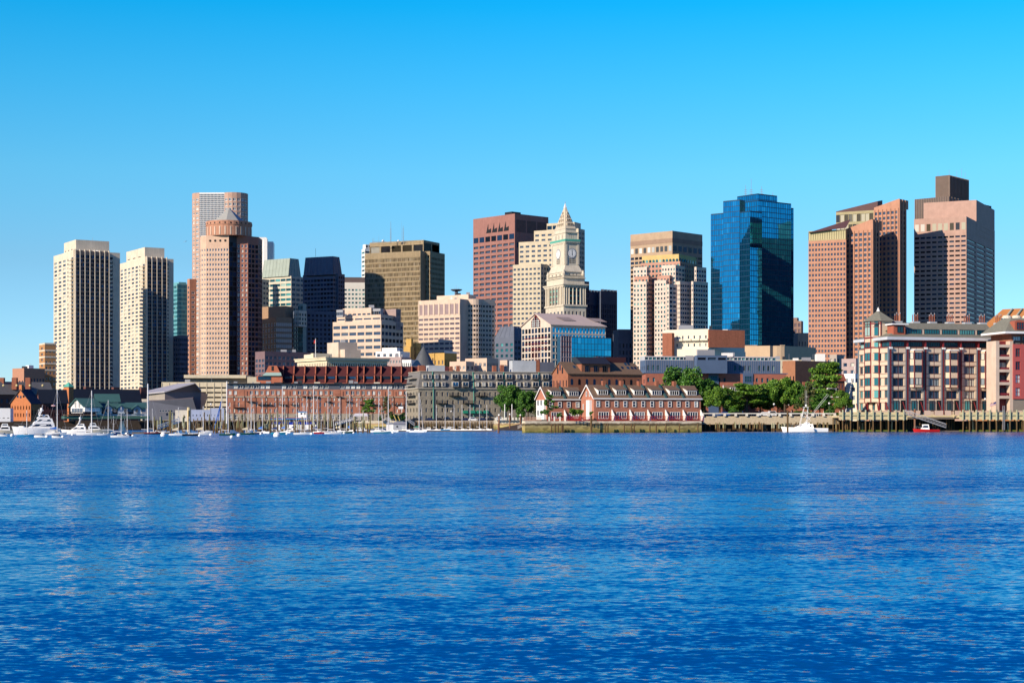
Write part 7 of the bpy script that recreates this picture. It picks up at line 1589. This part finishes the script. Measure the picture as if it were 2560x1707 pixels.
# ======================================================================================
# TREES
# ======================================================================================
def leafmat(name, cols):
    m = G(name, cols, .55, 0, 0, .3); b = m.node_tree.nodes['Principled BSDF']; return m
lf1 = leafmat('leaf_bright', [(0, (.035, .10, .012)), (.3, (.075, .17, .015)), (.65, (.12, .235, .018)), (.9, (.19, .30, .03))])
lf2 = leafmat('leaf_dark', [(0, (.03, .09, .012)), (.35, (.05, .14, .015)), (.75, (.08, .2, .02)), (.93, (.12, .25, .02))])
lf3 = leafmat('leaf_olive', [(0, (.05, .07, .02)), (.4, (.09, .11, .03)), (.75, (.13, .13, .035)), (.9, (.18, .14, .05))])
bark = M('bark', (.10, .075, .05), .9, .2, 3)
def tree(name, seed, lm, nblob, nleaf, shape='round', ls=.3, rx=1.0, z0=.32):
    """unit tree: height 1, crown radius ~.5 -> scaled on placing; built at 10 m"""
    r = random.Random(seed); H_ = 10.0; R = 5.0; o = empty(name, (0, 0, 0)); tr = MB(); cr = MB(); blobs = []
    for k in range(nblob):
        a = r.uniform(0, 2 * pi)
        if shape == 'round': f = r.uniform(.3, 1.12); zc = r.uniform(z0 + .04, .9); rr = R * .74 * sqrt(max(.05, 1 - ((zc - .58) / .40) ** 2)) * f; s = r.uniform(.55, 1.5)
        elif shape == 'flat': f = r.uniform(.2, 1); zc = r.choice((.45, .6, .72, .84, .93)) + r.uniform(-.03, .03); rr = R * (1.05 - zc * .7) * f * 1.1; s = r.uniform(.8, 1.5)
        elif shape == 'pine': zc = z0 + (.97 - z0) * (k + .5) / nblob; f = r.uniform(.3, 1); rr = R * (1.05 - zc) * f * 1.2; s = r.uniform(.5, 1.1)
        else: zc = r.uniform(.15, .75); rr = R * .7 * r.uniform(.1, 1) * sqrt(max(.1, 1 - zc ** 2)); s = r.uniform(1.0, 1.8)
        blobs.append((rr * cos(a), rr * sin(a), zc * H_, s))
    for k in range(nleaf):
        bx, by, bz, s = blobs[k % nblob]
        v = Vector((r.gauss(0, 1), r.gauss(0, 1), r.gauss(0, 1))).normalized() * s * (r.random() ** .4)
        if shape in ('flat', 'pine'): v.z *= .4
        c = Vector((bx, by, bz)) + v; a = Vector((r.gauss(0, 1), r.gauss(0, 1), r.gauss(0, .7))).normalized(); b_ = a.orthogonal().normalized(); q = ls * r.uniform(.6, 1.4)
        b_ = (b_ * cos(r.random() * 6) + a.cross(b_) * sin(r.random() * 6)).normalized(); c2 = a.cross(b_)
        cr.poly([c - b_ * q, c - c2 * q * .55, c + b_ * q, c + c2 * q * .55], lm)
    tr.tube((0, 0, -.3), (.1, 0, H_ * .4), .28, bark, 7, .2); tr.tube((.1, 0, H_ * .4), (0, .1, H_ * .8), .2, bark, 6, .06)
    for bx, by, bz, s in blobs[::2 if nblob > 20 else 1]: tr.tube((.08, 0, min(bz * .75, H_ * .6)), (bx, by, bz), .1, bark, 4, .03)
    if shape != 'bush': tr.build('trunk', o)
    cr.build('crown', o); return o
TP = dict(round=tree('broadleaf_tree', 1, lf1, 48, 15000, 'round', .22), dark=tree('broadleaf_tree', 2, lf2, 54, 17000, 'round', .23), flat=tree('locust_tree', 3, lf1, 56, 14000, 'flat', .21, z0=.35), pine=tree('pine_tree', 4, lf3, 30, 5200, 'pine', .26, z0=.2), pineg=tree('pine_tree', 5, lf2, 22, 3800, 'pine', .26, z0=.25), bush=tree('bush', 6, lf1, 12, 3500, 'bush', .34), dbush=tree('bush', 7, lf2, 12, 3500, 'bush', .34), oval=tree('broadleaf_tree', 8, lf1, 44, 13000, 'round', .22))
used_t = set()
TR = [(922, 1074, 1000, 38, 655, 'flat', 'small round-topped bright tree on the quay before the brick wharf building', 'tree'), (967, 1052, 992, 34, 668, 'pine', 'ragged olive pine tree at the right end of the brick wharf', 'pine'),
 (985, 1053, 1031, 24, 672, 'bush', 'round bush below the ragged pine', 'bush'), (1005, 1053, 1028, 26, 672, 'dbush', 'darker bush at the corner of the granite building', 'bush'), (950, 1055, 1038, 16, 670, 'dbush', 'small dark bush left of the ragged pine trunk', 'bush'),
 (1276, 1052, 965, 74, 640, 'dark', 'dense dark green tree in front of the granite building', 'tree'), (1320, 1052, 979, 58, 632, 'dark', 'second dense dark tree left of the white townhouse gable', 'tree'), (1303, 1052, 1004, 36, 625, 'dbush', 'low grey-green shrub under the dense dark trees', 'bush'), (1338, 1050, 1004, 16, 620, 'pine', 'thin yellowish shrub beside the white townhouse bay', 'bush'),
 (1372, 1048, 981, 50, 484, 'pineg', 'layered dark pine in front of the back townhouse row', 'pine'), (1440, 1042, 1018, 44, 478, 'bush', 'bright green bush left of the front townhouse gable', 'bush'), (1478, 1040, 1026, 14, 473, 'bush', 'tiny bush at the corner of the front townhouse gable', 'bush'), (1400, 1044, 1029, 22, 480, 'dbush', 'low dark hedge between pine and bright bush', 'bush'),
 (1702, 1046, 922, 112, 545, 'dark', 'large dark tree rising behind the right end of the townhouses', 'tree'), (1762, 1044, 950, 100, 548, 'dark', 'dark tree right of the townhouse row', 'tree'), (1800, 1042, 968, 76, 535, 'oval', 'mid green tree left of the brick row behind', 'tree'), (1868, 1042, 962, 104, 540, 'flat', 'spreading bright green tree at the middle of the embankment', 'tree'),
 (1925, 1040, 955, 70, 545, 'round', 'bright bushy tree right of the spreading one', 'tree'), (1962, 1040, 948, 86, 540, 'round', 'bright dense tree left of the fishing boat tower', 'tree'), (2022, 1038, 958, 66, 530, 'pine', 'olive-brown conifer behind the fishing boat tower', 'pine'), (1990, 1038, 960, 50, 538, 'dark', 'dark tree between bright dense tree and olive conifer', 'tree'),
 (2062, 1038, 912, 104, 545, 'flat', 'tallest light green tree with a flat spreading crown', 'tree'), (2050, 1038, 985, 60, 530, 'dark', 'dark low tree below the tallest light green one', 'tree'), (2103, 1040, 977, 50, 528, 'oval', 'bright oval tree left of the condominium', 'tree'), (2080, 1040, 1010, 40, 526, 'dbush', 'dark shrub at the foot of the bright oval tree', 'bush'),
 (1830, 1042, 1015, 50, 530, 'dbush', 'shaded shrub behind the embankment cars', 'bush'), (2010, 1040, 1025, 60, 524, 'bush', 'low green hedge behind the embankment rail', 'bush'),
 (1735, 1042, 975, 60, 552, 'dark', 'shaded tree filling the gap beside the last townhouse', 'tree'), (1835, 1042, 985, 66, 550, 'dark', 'shaded tree between mid green and spreading bright tree', 'tree'), (1900, 1042, 980, 66, 552, 'dark', 'shaded tree between spreading and bright bushy tree', 'tree'), (1945, 1040, 975, 60, 550, 'oval', 'lower green tree between bright bushy and bright dense tree', 'tree'), (2032, 1038, 975, 60, 550, 'oval', 'green tree between olive conifer and tallest light green tree', 'tree')]
for px, yb, yt, wpx, D, kind, lab, cat in TR:
    p = TP[kind]; zb = Z(yb, D); zb = {True: 4.6}.get(D < 560 and px > 1755, 3.2) if kind not in ('bush', 'dbush') else max(3.1, zb); hh = Z(yt, D) - zb; wd = wpx * D / F
    sc_ = (wd / 8.2, wd / 8.2, hh / 9.6); r_ = random.Random(px).uniform(0, 6)
    if kind in used_t: o = copy_tree(p, (X(px, D), D, zb), r_, lab, sc_)
    else: o = p; used_t.add(kind); kids(o); o.location = (X(px, D), D, zb); o.rotation_euler[2] = r_; o.scale = sc_
    o['label'] = lab; o['category'] = cat
# street lamps and poles, flags, people-sized extras
for px, yb, yt, D, lab in ((1262, 1048, 1010, 620, 'plain white pole at the right of the dense dark tree trunk'), (1280, 1048, 1010, 620, 'second plain white pole beside the dense dark trees')):
    m = MB(); m.tube((X(px, D), D, 3), (X(px, D), D, Z(yt, D)), .16, white, 6); m.build('pole', label=lab, cat='pole')
for px, D, yt, z, lab in ((1935, 524, 1010, 4.6, 'globe street lamp under the embankment trees'), (2073, 524, 1008, 4.6, 'globe street lamp behind the fishing boat outriggers'), (2463, 512, 997, 5, 'globe lamp in front of the last condominium bay'), (527, 560, 1010, 3, 'white globe lamp before the garage'), (1128, 690, 1028, 3, 'globe lamp before the granite building')):
    o = empty('street_lamp', (X(px, D), D, z), 0, lab, 'street lamp'); m = MB(); m.tube((X(px, D), D, z), (X(px, D), D, Z(yt, D)), .08, dgrey, 6); m.build('pole', o); m = MB(); m.ball((X(px, D), D, Z(yt, D)), .32, white); m.build('globe', o)
def usflag(x, y, z, w, h, label, pole, slope=0):
    o = empty('flag', (x, y, z), 0, label, 'flag'); m = MB(); n = 7; c1, c2, cb_ = M('flag_red', (.45, .02, .03)), white, M('flag_blue', (.02, .04, .2))
    for k in range(n): m.poly([(x, y, z + h * k / n), (x - w, y, z - slope + h * k / n * .7), (x - w, y, z - slope + h * (k + 1) / n * .7), (x, y, z + h * (k + 1) / n)], c1 if k % 2 == 0 else c2)
    m.poly([(x, y - .02, z + h * .5), (x - w * .4, y - .02, z - slope * .4 + h * .43), (x - w * .4, y - .02, z - slope * .4 + h * .9), (x, y - .02, z + h)], cb_); m.build('cloth', o); q = MB(); q.tube(pole[0], pole[1], .05, dgrey, 5); q.build('pole', o)
D = 506; usflag(X(2490, D), D, Z(1012, D), 1.9, 1.0, 'striped flag flying from a slanted pole in front of the condominium', ((X(2491, D), D, Z(1030, D)), (X(2490, D), D, Z(1003, D))), .5)
D = 430; usflag(X(138, D), D, Z(1015, D), 1.0, .5, 'small striped flag hanging among the masts at far left', ((X(139, D), D, Z(1075, D)), (X(139, D), D, Z(1005, D))), .05)
# crane boom, hoist, gull
m = MB(); D = 655
for (a, c) in (((1008 - 24, 1036), (991, 1052)), ((995, 1040), (1000, 1052))): m.tube((X(a[0], D), D, Z(a[1], D)), (X(c[0], D), D, Z(c[1], D)), .22, M('yellow_paint', (.6, .45, .12)), 5)
m.box(X(996, D), X(1008, D), D, D + .2, Z(1022, D), Z(1016, D), white); m.build('boom_lift', label='yellow boom lift with a white sign panel beside the brick wharf end', cat='lift')
m = MB(); D = 470; bl_ = M('hoist_blue', (.01, .12, .5))
m.tube((X(553, D), D, Z(1003, D)), (X(534, D), D, .5), .13, bl_, 5); m.tube((X(553, D), D, Z(1003, D)), (X(541, D), D, .5), .1, bl_, 5); m.build('hoist_frame', label='bright blue leaning hoist frame left of the tall masts', cat='hoist')
m = MB(); D = 300; gx, gz = X(464.5, D), Z(603.5, D); gu = M('gull', (.3, .3, .32))
m.lathe((gx, D, gz), [(0, -.14), (.07, 0), (0, .14)], gu, 6); m.poly([(gx, D - .08, gz), (gx - .55, D, gz - .22), (gx - .3, D + .12, gz - .05), (gx, D + .1, gz + .02)], gu); m.poly([(gx, D - .08, gz), (gx + .28, D, gz + .16), (gx + .2, D + .12, gz + .1), (gx, D + .1, gz + .02)], gu); m.build('gull', label='small gull gliding in the sky left of the tall round tower', cat='gull')
print('OBJECTS', len(bpy.data.objects))
